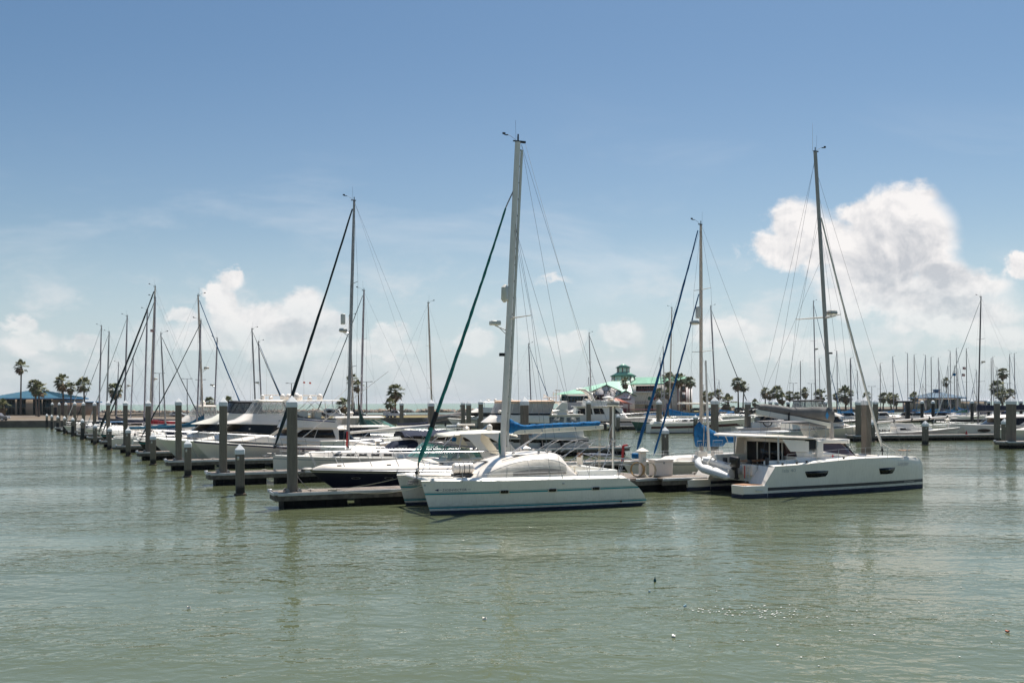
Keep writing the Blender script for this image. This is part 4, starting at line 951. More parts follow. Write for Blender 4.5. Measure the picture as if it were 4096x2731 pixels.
# upper gallery windows, balconies, stars, doors, mural
bwindow(r, 4.2, 13.2, 8.3, 10.4, 0, 7, 1, glass, redt, .1); 
for zb_, (x0, x1) in ((7.9, (3.0, 14.2)), (3.1, (3.0, 12.5))):
    mb = MB(); mb.box(((x0 + x1) / 2, -.7, zb_ - .15), (x1 - x0, 1.4, .2)); bl_ = mb.build('balcony', whw, r, smooth=0); mb = MB(); mb.box(((x0 + x1) / 2, -1.4, zb_ + .95), (x1 - x0, .1, .1))
    for i in range(13): mb.box((lerp(x0, x1, i / 12), -1.4, zb_ + .45), (.06, .06, 1.0))
    mb.build('railing', redt, bl_, smooth=0)
bwindow(r, 8.2, 12, .2, 2.6, 0, 4, 1, blkp, gelo, .1)
for x in (1.5, 3.0, 14.6, 18.2, 20.8):
    mb = MB(); P = [(x + math.sin(a * PI / 5) * (.45 if a % 2 == 0 else .19), -.1, 10.5 + math.cos(a * PI / 5) * (.45 if a % 2 == 0 else .19)) for a in range(10)]; mb.prism(P, (0, .08, 0)); mb.build('star', starm, r, smooth=0)
mb = MB(); mb.box((.2, -.06, 9.2), (1.2, .1, 2.0)); mb.build('door', dblue, r, smooth=0); mb = MB(); mb.box((18.6, -.06, 1.6), (1.4, .1, 3.2)); mb.build('door', dblue, r, smooth=0)
mb = MB(); P = [(12.4 + .8 * math.sin(t_) ** 3 * 1.1, -.08, 5.3 + .055 * (13 * math.cos(t_) - 5 * math.cos(2 * t_) - 2 * math.cos(3 * t_) - math.cos(4 * t_))) for t_ in [k * 2 * PI / 20 for k in range(20)]]; mb.prism(P, (0, .06, 0)); mb.build('heart_sign', redp, r, smooth=0)
mb = MB(); mb.lathe((0, 0, 0), [(0.8, -.04), (.8, .04)], 16); mb.v = [(10.3 + x, -.08 + z, 5.3 + y) for x, y, z in mb.v]; mb.build('round_sign', gtrim, r)
lettering('&', 1.6, lambda x, z: (13.6 + x, -.08, 4.8 + z), starm, r)
mb = MB(); P = [(15.9 + 1.1 * math.cos(a * PI / 8), -.08, 5.3 + .6 * math.sin(a * PI / 8)) for a in range(16)]; mb.prism(P, (0, .06, 0)); mb.build('oyster_sign', mat('oyster_blue', (.32, .40, .46), .6, var=.3, vs=3), r, smooth=0)
# gable end: open stair landings
for zf in (0, 3.6, 7.2):
    mb = MB(); mb.box((22.76, 5.0, zf + 1.9), (.14, 4.2, 2.5)); op = mb.build('landing_opening', blkp, r, smooth=0); mb = MB(); mb.box((22.9, 5.0, zf + 1.2), (.1, 4.4, .12)); mb.box((22.9, 5.0, zf + .55), (.1, 4.4, .12))
    for i in range(9): mb.box((22.9, 2.9 + i * .52, zf + .85), (.06, .06, .7))
    mb.build('railing', redt, op, smooth=0)
for y in (.1, 2.6, 7.5, 9.6): mb = MB(); mb.box((22.85, y, hw_ / 2), (.16, .3, hw_)); mb.build('pilaster', redt, r, smooth=0)
for x in (.1,): mb = MB(); mb.box((x, -.06, hw_ / 2), (.3, .14, hw_)); mb.build('pilaster', redt, r, smooth=0)
# tower
def octa(cx, cy, R, z, ph=22.5): return [(cx + R * math.cos(math.radians(ph + 45 * k)), cy + R * math.sin(math.radians(ph + 45 * k)), z) for k in range(8)]
tx, ty = -3.4, 3.0
mb = MB(); mb.loft([octa(tx, ty, 4.7, 4), octa(tx, ty, 4.7, 14.8)]); mb.build('tower_lower', whg, r, smooth=0)
mb = MB(); mb.loft([octa(tx, ty, 5.4, 14.75), octa(tx, ty, 2.5, 16.3)]); o = mb.build('tower_skirt_roof', greenr, r, smooth=0); mb = MB(); mb.loft([octa(tx, ty, 5.45, 14.4), octa(tx, ty, 5.45, 14.76)]); mb.build('fascia', gtrim, o, smooth=0)
mb = MB(); mb.loft([octa(tx, ty, 2.45, 16), octa(tx, ty, 2.45, 18.4)]); mb.build('tower_upper', whg, r, smooth=0)
mb = MB(); mb.loft([octa(tx, ty, 3.1, 18.3), octa(tx, ty, .1, 19.9)]); o = mb.build('tower_roof', greenr, r, smooth=0); mb = MB(); mb.loft([octa(tx, ty, 3.15, 18.05), octa(tx, ty, 3.15, 18.32)]); mb.build('fascia', gtrim, o, smooth=0)
for R, z0, z1 in ((4.72, 11.5, 14.5), (2.48, 16.2, 18.1)):
    for p in octa(tx, ty, R, 0): mb = MB(); mb.box((p[0], p[1], (z0 + z1) / 2), (.26, .26, z1 - z0)); mb.build('corner_trim', redt, r, smooth=0)
for k in range(3, 8):
    a = math.radians(45 * k); d = Vector((math.cos(a), math.sin(a), 0)); s_ = Vector((-d.y, d.x, 0)); c = Vector((tx, ty, 13.2)) + d * 4.36
    mb = MB(); mb.prism([c - s_ * .45 - Vector((0, 0, .7)), c + s_ * .45 - Vector((0, 0, .7)), c + s_ * .45 + Vector((0, 0, .6)), c - s_ * .45 + Vector((0, 0, .6))], d * .06); mb.build('window', gelo, r, smooth=0)
# low wing
lw = thing('dining_wing', 'low pinkish dining hall with green roof and letter sign on its gable', 'building', (18, 388, 1.4), 0)
mb = MB(); mb.box((14, 9.5, 3.5), (25, 15, 7.0)); mb.build('wall', whw, lw, smooth=0)
mb = MB(); mb.loft([[(-2, .6, 6.9), (-2, 9.5, 6.95), (-2, 18, 6.9)], [(22, .6, 7.4), (22, 9.5, 12.2), (22, 18, 7.4)], [(29, .6, 7.4), (29, 9.5, 12.2), (29, 18, 7.4)]])
for i in range(1, 40): x = lerp(-2, 22, i / 40); mb.tube([(x, .6, 6.95 + (x + 2) / 48), (x, 9.5, 7.0 + (x + 2) / 24 * 5.2)], .05, 4)
mb.build('roof', greenr, lw, smooth=15)
bwindow(lw, 1.5, 12.5, 3.9, 6.3, 1.9, 9, 1, teg, btrim, .12)
def gable(x0, x1, ze, zp, y, nm, y2):
    mb = MB(); mb.prism([(x0, y, 0), (x1, y, 0), (x1, y, ze), ((x0 + x1) / 2, y, zp), (x0, y, ze)], (0, y2 - y, 0)); mb.build(nm, whw, lw, smooth=0); mb = MB(); xm = (x0 + x1) / 2
    mb.loft([[(x0 - .7, y - .5, ze - .2), (xm, y - .5, zp + .15), (xm, y2 - .1, zp + .15), (x0 - .7, y2 - .1, ze - .2)], [(x0 - .7, y - .5, ze), (xm, y - .5, zp + .4), (xm, y2 - .1, zp + .4), (x0 - .7, y2 - .1, ze)]])
    mb.loft([[(x1 + .7, y - .5, ze - .2), (xm, y - .5, zp + .15), (xm, y2 - .1, zp + .15), (x1 + .7, y2 - .1, ze - .2)], [(x1 + .7, y - .5, ze), (xm, y - .5, zp + .4), (xm, y2 - .1, zp + .4), (x1 + .7, y2 - .1, ze)]])
    o = mb.build('gable_roof', greenr, lw, smooth=0); mb = MB(); mb.prism([(x0 - .7, y - .56, ze - .3), (xm, y - .56, zp + .05), (x1 + .7, y - .56, ze - .3), (x1 + .7, y - .56, ze), (xm, y - .56, zp + .4), (x0 - .7, y - .56, ze)], (0, .06, 0)); mb.build('barge_board', gtrim, o, smooth=0)
gable(13.2, 24.0, 8.0, 10.3, -2, 'gable_wall', 5); gable(22.6, 29.2, 6.3, 7.9, -5, 'porch_wall', 3)
bwindow(lw, 14.0, 17.6, 4.9, 6.7, -2.05, 4, 1, glass, redt, .14)
for x in (13.3, 24.0): mb = MB(); mb.box((x, -2.1, 4), (.3, .16, 8)); mb.build('pilaster', redt, lw, smooth=0)
mb = MB(); mb.box((18.5, -2.5, 4.5), (11.5, .8, .22)); mb.build('ledge', redt, lw, smooth=0)
sgn = lettering("JOE'S", 2.3, lambda x, z: (17.2 + x, -2.35 + 0, 7.0 + z), mat('letter_dark', (.02, .02, .03), .4), lw, 'sign_letters', width=5.0)
lettering("JOE'S", 2.1, lambda x, z: (17.32 + x, -2.42, 7.07 + z), mat('letter_steel', (.09, .07, .08), .4, .2), sgn, 'letter_faces', width=4.75)
for k in range(4): mb = MB(); mb.box((24.2 + k * 1.2, -5.05, 5.0 + (1.2 if k in (1, 2) else .2)), (.5, .06, .3), .5); mb.build('fish_cutout', redp, lw, smooth=0)
mb = MB(); mb.box((25.8, -5.1, 4.9), (3.6, .12, .5)); mb.build('name_board', brown, lw, smooth=0)
# coral roofed bar
r = thing('waterside_bar', 'small red walled waterside bar under a coral faceted roof, in front of dining hall', 'kiosk', (38.8, 372, 1.4), 0)
def poly6(R, z, k=8): return [(R * math.cos(math.radians(22.5 + 45 * a)), R * .8 * math.sin(math.radians(22.5 + 45 * a)), z) for a in range(k)]
mb = MB(); mb.loft([poly6(6.4, 3.1), poly6(.2, 5.4)]); o = mb.build('roof', coral, r, smooth=0); mb = MB()
for a, b in zip(poly6(6.45, 3.12), poly6(.2, 5.45)): mb.tube([a, b], .08, 4)
mb.build('roof_ribs', redt, o); mb = MB(); mb.loft([poly6(4.2, 0), poly6(4.2, 1.6)]); mb.build('bar_wall', redt, r, smooth=0)
for p in poly6(5.2, 0): mb = MB(); mb.box((p[0], p[1], 1.6), (.22, .22, 3.2)); mb.build('post', redt, r, smooth=0)
mb = MB(); mb.box((8.5, 1, 1.0), (22, 3, .3)); mb.box((-8, 1, .8), (8, 2, 1.6)); mb.build('deck_platform', redt, r, smooth=0)
# =============================================================== the near catamaran with teal stripes
R1 = thing('catamaran', 'nearest catamaran, white with teal hull stripes and bright blue boom cover', 'catamaran', (-4.612, 48.53, 0), 201.5)
E_STERN = [(-.3, -10.7), (0, -10.85), (.18, -11.15), (.25, -11.17), (.7, -10.93), (1.0, -10.62), (1.38, -10.05), (1.45, -9.9)]
hulls = []
for nm, y0 in (('hull', 2.17), ('hull', -2.17)):
    H = Hull(11.1, 1.38, 1.55, 1.40, y0=y0, wb=.35, full=.75, tn=.86, wl=.80, stem=lambda z: .30 * z if z > 0 else z * .6, stern=lambda z: pw(E_STERN, z), p=2.4, mid=lambda t: 1.40 + .15 * t)
    lv = [('w', -.35, 1), ('w', 0, 1), ('w', .16, 0), ('w', .255, 2), ('w', .325, 0), ('w', .345, 3), ('w', .365, 0), ('w', .6, 0), ('w', .91, 2), ('w', .985, 0), ('w', 1.01, 3), ('w', 1.03, 0), ('w', 1.25, 0), ('s', .07, 0), ('s', 0, 0)]
    mb = MB(); H.mesh(mb, lv, 30); ho = mb.build(nm, [gelh, antif, teal, mat('teal_pinstripe', (.03, .2, .22), .35)], R1); hulls.append((H, ho))
    mb = MB(); H.deck(mb, z=-.005, crown=.13, n=26); mb.build('side_deck', deckm, ho)
    mb = MB()
    for s_ in (1, -1): mb.tube([H.at(i / 20, .02, s_, .012) for i in range(21)], .03, 5)
    mb.build('toe_rail', gel, ho)
    for xw in (-3.49, -5.93, -8.28):
        for s_ in (1, -1):
            fn = lambda x, z, o=.012: H.surf(x, z, s_, o)
            mb = MB(); F = []; 
            for a, b, o in ((.25, .085, .006), (.25, .085, .02), (.2, .055, .025)):
                F.append([H.surf(xw + (1 if math.cos(q) > 0 else -1) * (a - b) + b * 1.0 * math.cos(q), .97 + b * math.sin(q), s_, o) for q in [PI / 16 + k * PI / 8 for k in range(16)]])
            mb.loft(F); pf = mb.build('portlight', steel, ho)
            mb = MB(); mb.loft([[H.surf(xw + (1 if math.cos(q) > 0 else -1) * .135 + .06 * math.cos(q), .97 + .07 * math.sin(q), s_, o) for q in [PI / 16 + k * PI / 8 for k in range(16)]] for o in (.018, .032)]); mb.build('pane', glass, pf)
    for s_ in (1, -1):
        if s_ * y0 > 0:
            fn = lambda a, b, x0, z0: H.surf(x0 - s_ * a, z0 + b, s_, .008)
            lettering('ΣIGENVECTOR', .15, lambda a, b: H.surf(-.53 - a if s_ > 0 else -1.66 + a, 1.075 + b, s_, .008), navs, ho, 'boat_name', width=1.13)
            mb = MB()
            def hq(x0, x1, z0, z1): mb.quad(H.surf(x0, z0, s_, .008), H.surf(x1, z0, s_, .008), H.surf(x1, z1, s_, .008), H.surf(x0, z1, s_, .008))
            hq(-.50, -.34, 1.125, 1.137); hq(-1.86, -1.69, 1.125, 1.137); mb.add([H.surf(-.16, 1.131, s_, .008), H.surf(-.34, 1.07, s_, .008), H.surf(-.34, 1.19, s_, .008)], [(0, 1, 2)]); mb.build('arrow_mark', navs, ho, smooth=0)
            mb = MB(); mb.quad(H.surf(.33, 1.33, s_, .01), H.surf(.25, 1.33, s_, .01), H.surf(.25, 1.41, s_, .01), H.surf(.33, 1.41, s_, .01)); mb.build('registration_sticker', deckg, ho, smooth=0)
    mb = MB(); mb.lathe((0, 0, 0), [(.05, -.02), (.05, .03)], 10); p = H.surf(-9.7, .28, 1 if y0 > 0 else -1, 0); mb.v = [(p[0] + x, p[1] + z, p[2] + y) for x, y, z in mb.v]; mb.build('exhaust_outlet', blkp, ho)
    # stern steps
    mb = MB(); 
    for k in range(4): mb.box((-10.05 - .2 * k, y0, 1.3 - .27 * k), (.4, .95, .06))
    mb.build('stern_step', deckm, ho, bevel=.015)
HE = hulls[0][0]
# bridge deck
mb = MB(); R = []
for x, zb_, zt_ in ((-2.55, 1.1, 1.50), (-2.9, .75, 1.52), (-6, .62, 1.47), (-10.0, .72, 1.42), (-10.05, .9, 1.40)): R.append([(x, -1.9, zb_), (x, 1.9, zb_), (x, 1.9, zt_), (x, -1.9, zt_)])
mb.loft(R); bd = mb.build('bridge_deck', deckm, R1)
mb = MB(); mb.quad((-.2, -1.7, 1.46), (-.2, 1.7, 1.46), (-2.6, 1.7, 1.45), (-2.6, -1.7, 1.45))
for i in range(9): mb.box((-.3 - i * .28, 0, 1.475), (.03, 3.2, .02))
mb.build('trampoline', gelo, R1, smooth=0)
mb = MB(); mb.tube([(-.02, -2.3, 1.52), (-.02, 2.3, 1.52)], .10, 10); cbm = mb.build('cross_beam', gel, R1)
mb = MB(); mb.box((0, 0, 1.78), (.14, .22, .5)); mb.tube([(.0, -.9, 1.55), (0, 0, 2.02), (0, .9, 1.55)], .012, 4); mb.build('beam_striker', gel, cbm, bevel=.02); mb = MB(); mb.box((.1, .12, 1.82), (.1, .14, .16)); mb.build('lamp', blkp, cbm)
mb = MB(); P = [(.18 + .1 * math.cos(a * PI / 6), .35, 1.42 + .17 * math.sin(a * PI / 6)) for a in range(13)]; mb.tube(P, .014, 5); mb.tube([(.25, .1, 1.5), (-1.8, .1, 1.52)], .03, 6); mb.box((.25, .1, 1.38), (.5, .1, .14)); mb.box((.42, .1, 1.30), (.2, .3, .08)); mb.build('anchor', rust, cbm)
# coachroof
CT = [(-2.30, .9, .02), (-2.55, 1.25, .16), (-2.9, 1.55, .40), (-3.3, 1.78, .63), (-3.8, 1.95, .85), (-4.5, 2.05, 1.03), (-5.2, 2.1, 1.16), (-6.0, 2.1, 1.24), (-6.6, 2.08, 1.22), (-6.95, 2.05, 1.15), (-7.4, 1.98, .55), (-7.75, 1.95, .1)]
def cabp(x, a, off=0.0):
    w = pw([(-q[0], q[1]) for q in CT], -x); h = pw([(-q[0], q[2]) for q in CT], -x) ; c, s_ = math.cos(a), math.sin(a)
    return (x, (abs(c) ** .55 * (1 if c > 0 else -1)) * (w + off), 1.5 + (abs(s_) ** .62) * (h + off))
mb = MB(); XS = [q[0] for q in CT]; mb.loft([[cabp(x, PI * k / 16) for k in range(17)] for x in XS], closed=False, cap=False)
cr = mb.build('coachroof', gel, R1, smooth=50)
for sg in (1, -1):     # canvas-covered side windows
    def a_(f): return f if sg > 0 else PI - f
    mb = MB(); R = []
    for i in range(13):
        q = i / 12; x = lerp(-3.0, -7.05, q); top = .10 + .62 * math.sin(PI * min(1, .12 + q * .75)) ** .7; R.append([cabp(x, a_(lerp(.06, top, k / 6)), .018) for k in range(7)])
    mb.loft(R, closed=False, cap=False); mb.build('window_cover', mat('window_cover_canvas', (.66, .60, .51), .9, var=.08, vs=3, bump=.02, bs=5), cr)
    mb = MB(); mb.tube([R[i][6] for i in range(13)], .014, 4); mb.tube([Vector(R[6][k]) for k in range(7)], .01, 4); mb.build('cover_seam', deckg, cr)
    mb = MB(); R = []
    for i in range(9):
        q = i / 8; x = lerp(-4.2, -7.0, q); R.append([cabp(x, a_(lerp(.05, .10 + .12 * math.sin(PI * min(1, .2 + q * .7)), k / 3)), .022) for k in range(4)])
    mb.loft(R, closed=False, cap=False); mb.build('window', mat('hazy_vinyl_window', (.27, .245, .22), .3, var=.15), cr)
mb = MB(); mb.box((-5.0, .95, 2.63), (.75, .5, .05), 0); mb.box((-5.0, -.95, 2.63), (.75, .5, .05)); rh_ = mb.build('roof_hatch', deckm, cr, bevel=.02); mb = MB(); mb.box((-3.3, .0, 2.28), (.55, .5, .03)); mb.build('skylight', glass, cr)
mb = MB()
for x, y in ((-4.9, .3), (-5.9, 1.2), (-6.5, .9), (-6.8, .6), (-5.9, -1.2), (-6.5, -.9)): mb.lathe((x, y, cabp(x, PI / 2)[2] - .08), [(.08, 0), (.06, .08), (.085, .14), (.085, .17)], 10)
mb.build('winch', steel, cr)
mb = MB(); mb.tube([cabp(-3.9 - i * .3, 1.1, .06) for i in range(9)], .016, 5); mb.tube([cabp(-3.9 - i * .3, PI - 1.1, .06) for i in range(9)], .016, 5); mb.build('grab_rail', steel, cr)
# mast with jackline spar
mtop = (-5.33, 0, 18.4); mbs = (-4.42, 0, 2.42)
mb = MB(); R = []
for q in (0, .25, .5, .8, .93, 1):
    c = Vector(mbs).lerp(Vector(mtop), q); k = 1 - .12 * q; R.append([(c.x + math.cos(j * PI / 7) * .17 * k, math.sin(j * PI / 7) * .10 * k, c.z) for j in range(14)])
mb.loft(R); mast_e = mb.build('mast', aluw, R1)
mb = MB(); a, b = Vector((-4.70, 0, 3.0)), Vector((-5.55, 0, 18.0)); mb.tube([a, b], .075, 8); mb.build('furling_spar', gelo, mast_e)
mb = MB()
for i in range(19): q = i / 18; p = a.lerp(b, q); m_ = Vector(mbs).lerp(Vector(mtop), (p.z - mbs[2]) / (mtop[2] - mbs[2])); mb.box(((p.x + m_.x) / 2 - .02, 0, p.z), (.2, .05, .05))
mb.build('spar_bracket', blkp, mast_e)
masthead(mast_e, mtop, 1.1)
mb = MB(); mb.box((-5.5, 0, 18.42), (.5, .1, .1)); mb.tube([(-5.35, 0, 18.4), (-5.35, 0, 18.8)], [.04, .04], 8); mb.build('masthead_light', blkp, mast_e)
mpx = lambda z: lerp(mbs[0], mtop[0], (z - mbs[2]) / (mtop[2] - mbs[2]))
mb = MB()
for s_ in (1, -1): mb.tube([(mpx(9.45), 0, 9.45), (mpx(9.45) - .65, s_ * 1.35, 9.52)], [.04, .025], 6)
mb.build('spreader', aluw, mast_e)
mb = MB(); mb.tube([(-4.56, 0, 10.25), (-4.58, 0, 10.4), (-4.6, 0, 11.0), (-4.62, 0, 11.15)], [.06, .19, .19, .06], 10); mb.build('radar_reflector', gelo, mast_e)
mb = MB(); mb.box((-4.06, 0, 9.2), (.52, .42, .22)); mb.build('radar', gelo, mast_e, bevel=.05); mb = MB(); mb.tube([(-4.65, 0, 8.85), (-4.05, 0, 9.08)], .03, 5); mb.tube([(-4.65, 0, 8.65), (-4.2, 0, 9.05)], .02, 5); mb.build('radar_bracket', alu, mast_e)
mb = MB(); mb.box((-4.42, 0, 7.62), (.26, .12, .16)); mb.build('deck_light', blkp, mast_e)
mb = MB(); mb.tube([(-4.25, .1, 3.7), (-4.2, .16, 3.3), (-4.22, .16, 2.9), (-4.25, .14, 2.62)], [.03, .06, .07, .03], 8); mb.build('halyard_coil', rope_g, mast_e)
# boom with cover
mb = MB(); mb.loft([[(x, y, z + zz_) for y, zz_ in ((-.09, -.14), (.09, -.14), (.1, .1), (-.1, .1))] for x, z in ((-5.02, 3.72), (-10.1, 3.92))]); bm = mb.build('boom', gelc, R1, bevel=.03)
mb = MB(); R = []; rnd = random.Random(4)
for i in range(34):
    q = i / 33; x = lerp(-4.78, -9.85, q); zc_ = lerp(3.84, 4.02, q); hump = max(0, 1 - q / .13) ** 1.0; h = .20 + .40 * hump + rnd.uniform(-.02, .02); lo = -.06 - .2 * hump; w = .15 + .05 * hump + rnd.uniform(-.012, .012)
    if i == 0: h = .58; lo = -.2
    R.append([(x + (.04 * math.sin(k)), w * math.sin(k * 2 * PI / 12), zc_ + (lo + (h - lo) * (.5 - .5 * math.cos(k * 2 * PI / 12)))) for k in range(12)])
mb.loft(R); sc = mb.build('sail_cover', bluec, bm, smooth=60)
mb = MB()
for x in (-5.6, -6.55, -7.5, -8.45, -9.6): mb.tube([(x + .05 * math.sin(a * PI / 6), .115 * math.cos(a * PI / 6), lerp(3.75, 3.93, (-x - 5) / 5) + .02 + .17 * math.sin(a * PI / 6)) for a in range(6, 13)], .014, 4)
mb.build('cover_strap', bluec, sc)
mb = MB(); mb.box((-10.18, 0, 3.95), (.2, .16, .3)); mb.build('boom_end_fitting', blkp, bm, bevel=.03)
mb = MB(); mb.tube([(-5.0, 0, 2.7), (-6.6, 0, 3.65)], .04, 6); mb.build('boom_vang', alu, bm)
mb = MB()
for d in (-.05, 0, .05): mb.tube([(-9.9 + d, 0, 3.8), (-9.85 + d, 0, 1.75)], .011, 4)
mb.tube([(-10.1, 0, 4.1), (-5.75, 0, 18.3)], .006, 4); mb.build('mainsheet', rope_w, bm)
rigging(R1, [((-6.5, s_ * 2.72, 1.45), (mpx(14.6), 0, 14.6)) for s_ in (1, -1)] + [((-5.9, s_ * 2.7, 1.45), (mpx(9.45) - .65, s_ * 1.35, 9.5)) for s_ in (1, -1)] + [((mpx(9.45) - .65, s_ * 1.35, 9.52), (mpx(14), 0, 14.2)) for s_ in (1, -1)] +
        [((-10.0, s_ * 2.5, 1.45), (mtop[0] - .2, 0, 18.3)) for s_ in (1, -1)] + [((-8.0, s_ * 2.7, 1.45), (mpx(14.3), 0, 14.3)) for s_ in (1, -1)], .008)
mb = MB()
for s_ in (1, -1): mb.tube([(-6.5, s_ * 2.72, 1.32), (-6.5, s_ * 2.72, 1.7)], .022, 6); p = HE.surf(-6.5, 1.28, 1, 0); mb.lathe((-6.5, s_ * p[1], 1.24), [(.06, 0), (.06, .06)], 8)
mb.build('chain_plate', steel, R1)
furled(R1, (-.05, 0, 2.3), (-4.66, 0, 15.0), .115, jibg, n=40, rag=.12)
mb = MB(); mb.tube([(-.02, 0, 1.55), (-.04, 0, 2.3)], [.03, .05], 6); mb.lathe((-.03, 0, 1.82), [(.13, 0), (.13, .03), (.07, .05), (.07, .12), (.13, .14)], 10); mb.tube([(-4.6, 0, 14.9), (-4.78, 0, 15.3), (-5.1, 0, 15.95)], .035, 5); mb.build('furling_drum', rust, R1)
mb = MB(); mb.tube([(-.72, 0, 4.0), (-.98, 0, 4.75)], .125, 7); mb.build('sheet_wrap', rope_k, R1)
# life raft, rails
mb = MB(); mb.tube([(-1.62, .55, 2.0), (-1.7, .55, 2.0), (-2.58, .55, 2.0), (-2.66, .55, 2.0)], [.22, .27, .27, .22], 14); lr = mb.build('life_raft_canister', gel, R1, smooth=30)
mb = MB(); 
for x in (-1.9, -2.14, -2.4): mb.tube([(x, .55 + .285 * math.cos(a * PI / 8), 2.0 + .285 * math.sin(a * PI / 8)) for a in range(17)], .014, 4)
mb.box((-2.1, .55, 1.66), (1.0, .5, .14)); mb.build('raft_cradle', blkp, lr)
for H, ho in hulls:
    s_ = 1 if H.y0 > 0 else -1; mb = MB(); T = []
    for x in (-1.41, -3.64, -5.85, -7.99): p = (x, s_ * 2.62, H.sheer(.5) + .0); q = (x, s_ * 2.66, 2.14); mb.tube([p, q], .014, 5); T.append(q)
    T = [(.1, s_ * 2.2, 1.9)] + T + [(-10.0, s_ * 2.6, 2.1)]; mb.tube(T, .006, 4); mb.tube([(p[0], p[1], p[2] - .3) for p in T], .006, 4)
    mb.tube([(-9.6, s_ * 2.62, 1.42), (-9.65, s_ * 2.62, 2.08), (-10.35, s_ * 2.4, 2.05), (-10.4, s_ * 1.7, 2.05), (-10.1, s_ * 1.7, 1.42)], .016, 5); mb.build('lifeline', steel, ho)
    mb = MB(); 
    for x in (-5.4, -7.0, -9.4): mb.tube([(x - .14, s_ * 2.45, 1.52), (x, s_ * 2.45, 1.5), (x + .14, s_ * 2.45, 1.52)], .02, 5); mb.box((x, s_ * 2.45, 1.47), (.06, .05, .08))
    mb.build('cleat', steel, ho)
# cockpit: coamings, seat, hoops, panels, gallows
mb = MB(); mb.box((-8.8, 1.75, 1.62), (2.2, .35, .36)); mb.box((-8.8, -1.75, 1.62), (2.2, .35, .36)); mb.box((-9.9, 0, 1.6), (.3, 3.4, .35)); mb.build('cockpit_coaming', deckm, R1, bevel=.05)
mb = MB(); mb.box((-8.1, .7, 1.95), (.5, .6, .08)); mb.box((-8.4, .7, 2.25), (.09, .62, .5)); mb.tube([(-8.1, .7, 1.5), (-8.1, .7, 1.9)], .05, 6); mb.build('helm_seat', creamc, R1, bevel=.03)
mb = MB(); mb.box((-8.42, .7, 2.5), (.14, .5, .25)); mb.build('seat_bag', mat('brown_leather', (.16, .09, .05), .8), R1, bevel=.04)
mb = MB(); P = [(-7.3, .7 + math.cos(a * PI / 6) * .38, 2.15 + math.sin(a * PI / 6) * .38) for a in range(13)]; mb.tube(P, .018, 5); mb.build('steering_wheel', steel, R1)
mb = MB()
for x0, x1 in ((-6.9, -8.1), (-7.4, -9.1), (-8.2, -10.3)):
    mb.tube([(x0, 1.5, 2.2), (lerp(x0, x1, .7), 1.45, 3.0), (x1, 1.1, 3.25), (x1, -1.1, 3.25), (lerp(x0, x1, .7), -1.45, 3.0), (x0, -1.5, 2.2)], .018, 5)
mb.tube([(-7.0, 1.45, 2.75), (-7.9, 1.4, 3.22), (-9.2, 1.35, 3.2), (-10.3, 1.3, 2.95)], .016, 5); mb.tube([(-7.0, -1.45, 2.75), (-7.9, -1.4, 3.22), (-9.2, -1.35, 3.2), (-10.3, -1.3, 2.95)], .016, 5)
mb.build('bimini_frame', steel, R1)
mb = MB()
for s_ in (1, -1): mb.tube([(-10.2, s_ * 1.5, 1.5), (-10.5, s_ * 1.5, 2.35), (-10.9, s_ * 1.5, 2.3)], .022, 5)
mb.tube([(-10.5, -1.8, 2.3), (-10.5, 1.8, 2.3)], .022, 5); mb.tube([(-10.9, -1.8, 2.28), (-10.9, 1.8, 2.28)], .022, 5); mb.tube([(-9.6, .3, 1.6), (-10.4, .5, 2.4), (-9.9, .4, 3.1)], .02, 5); mb.tube([(-9.0, 0, 1.6), (-9.6, .3, 2.3), (-9.3, -.8, 2.5)], .02, 5); mb.build('stern_arch', steel, R1)
for y in (-2.5, -1.4): 
    mb = MB(); mb.box((-10.85, y, 2.36), (.95, 1.0, .04)); sp_ = mb.build('solar_panel', mat('solar_cells', (.01, .025, .08), .25, coat=.3), R1); mb = MB()
    for i in range(4): mb.box((-10.85 - .475 + i * .316, y, 2.385), (.012, 1.0, .006)); mb.box((-10.85, y - .5 + i * .333, 2.385), (.95, .012, .006))
    mb.build('panel_frame', alu, sp_, smooth=0)
mb = MB(); mb.tube([(-10.4, .5, 1.45), (-10.42, .5, 5.0)], .06, 8); rp = mb.build('radar_pole', gel, R1)
mb = MB(); mb.tube([(-10.0, .5, 3.1), (-10.4, .5, 4.2)], .02, 4); mb.tube([(-9.5, .9, 1.5), (-10.4, .5, 3.4)], .022, 5); mb.tube([(-10.9, -.4, 1.6), (-10.4, .5, 3.2)], .022, 5); mb.build('pole_brace', alu, rp)
dm = radar_dome(rp, (-10.42, .5, 5.0), .33, .27); lettering('Raymarine', .12, lambda a, b: (-10.42 + .345 * math.cos(PI / 2 + 0 + (a - .26) / .345), .5 + .345 * math.sin(PI / 2 + (a - .26) / .345), 5.16 + b), blkp, dm, width=.52)
mb = MB(); mb.lathe((-10.15, .5, 5.42), [(.34, 0), (.34, .03), (.1, .1), (.02, .12)], 14); mb.tube([(-10.3, .5, 5.2), (-10.15, .5, 5.42)], .03, 5); mb.lathe((-10.5, .2, 5.27), [(.12, 0), (.12, .1), (.02, .14)], 10); mb.build('antenna_disc', gel, rp)
mb = MB(); mb.tube([(-11.0, -1.0, 1.9), (-11.05, -1.0, 2.75)], .075, 8); mb.tube([(-11.05, -1.0, 2.75), (-11.15, -.7, 2.8)], .05, 6); mb.v = [(p[0] - .75, p[1], p[2] + .1) for p in mb.v]; mb.build('rescue_buoy', redp, R1); mb = MB(); mb.tube([(-10.5, -1.0, 2.3), (-11.9, -1.0, 2.35)], .02, 5); mb.build('buoy_rail', steel, R1)
for a, b in ((.3, .35), (.6, .45)):
    pass
rope('pale mooring line from far bow of the teal striped catamaran to the nearest dock', [(-5.6, 50.3, 1.45), (-9.2, 50.0, .86)], rope_w, .014, .08)
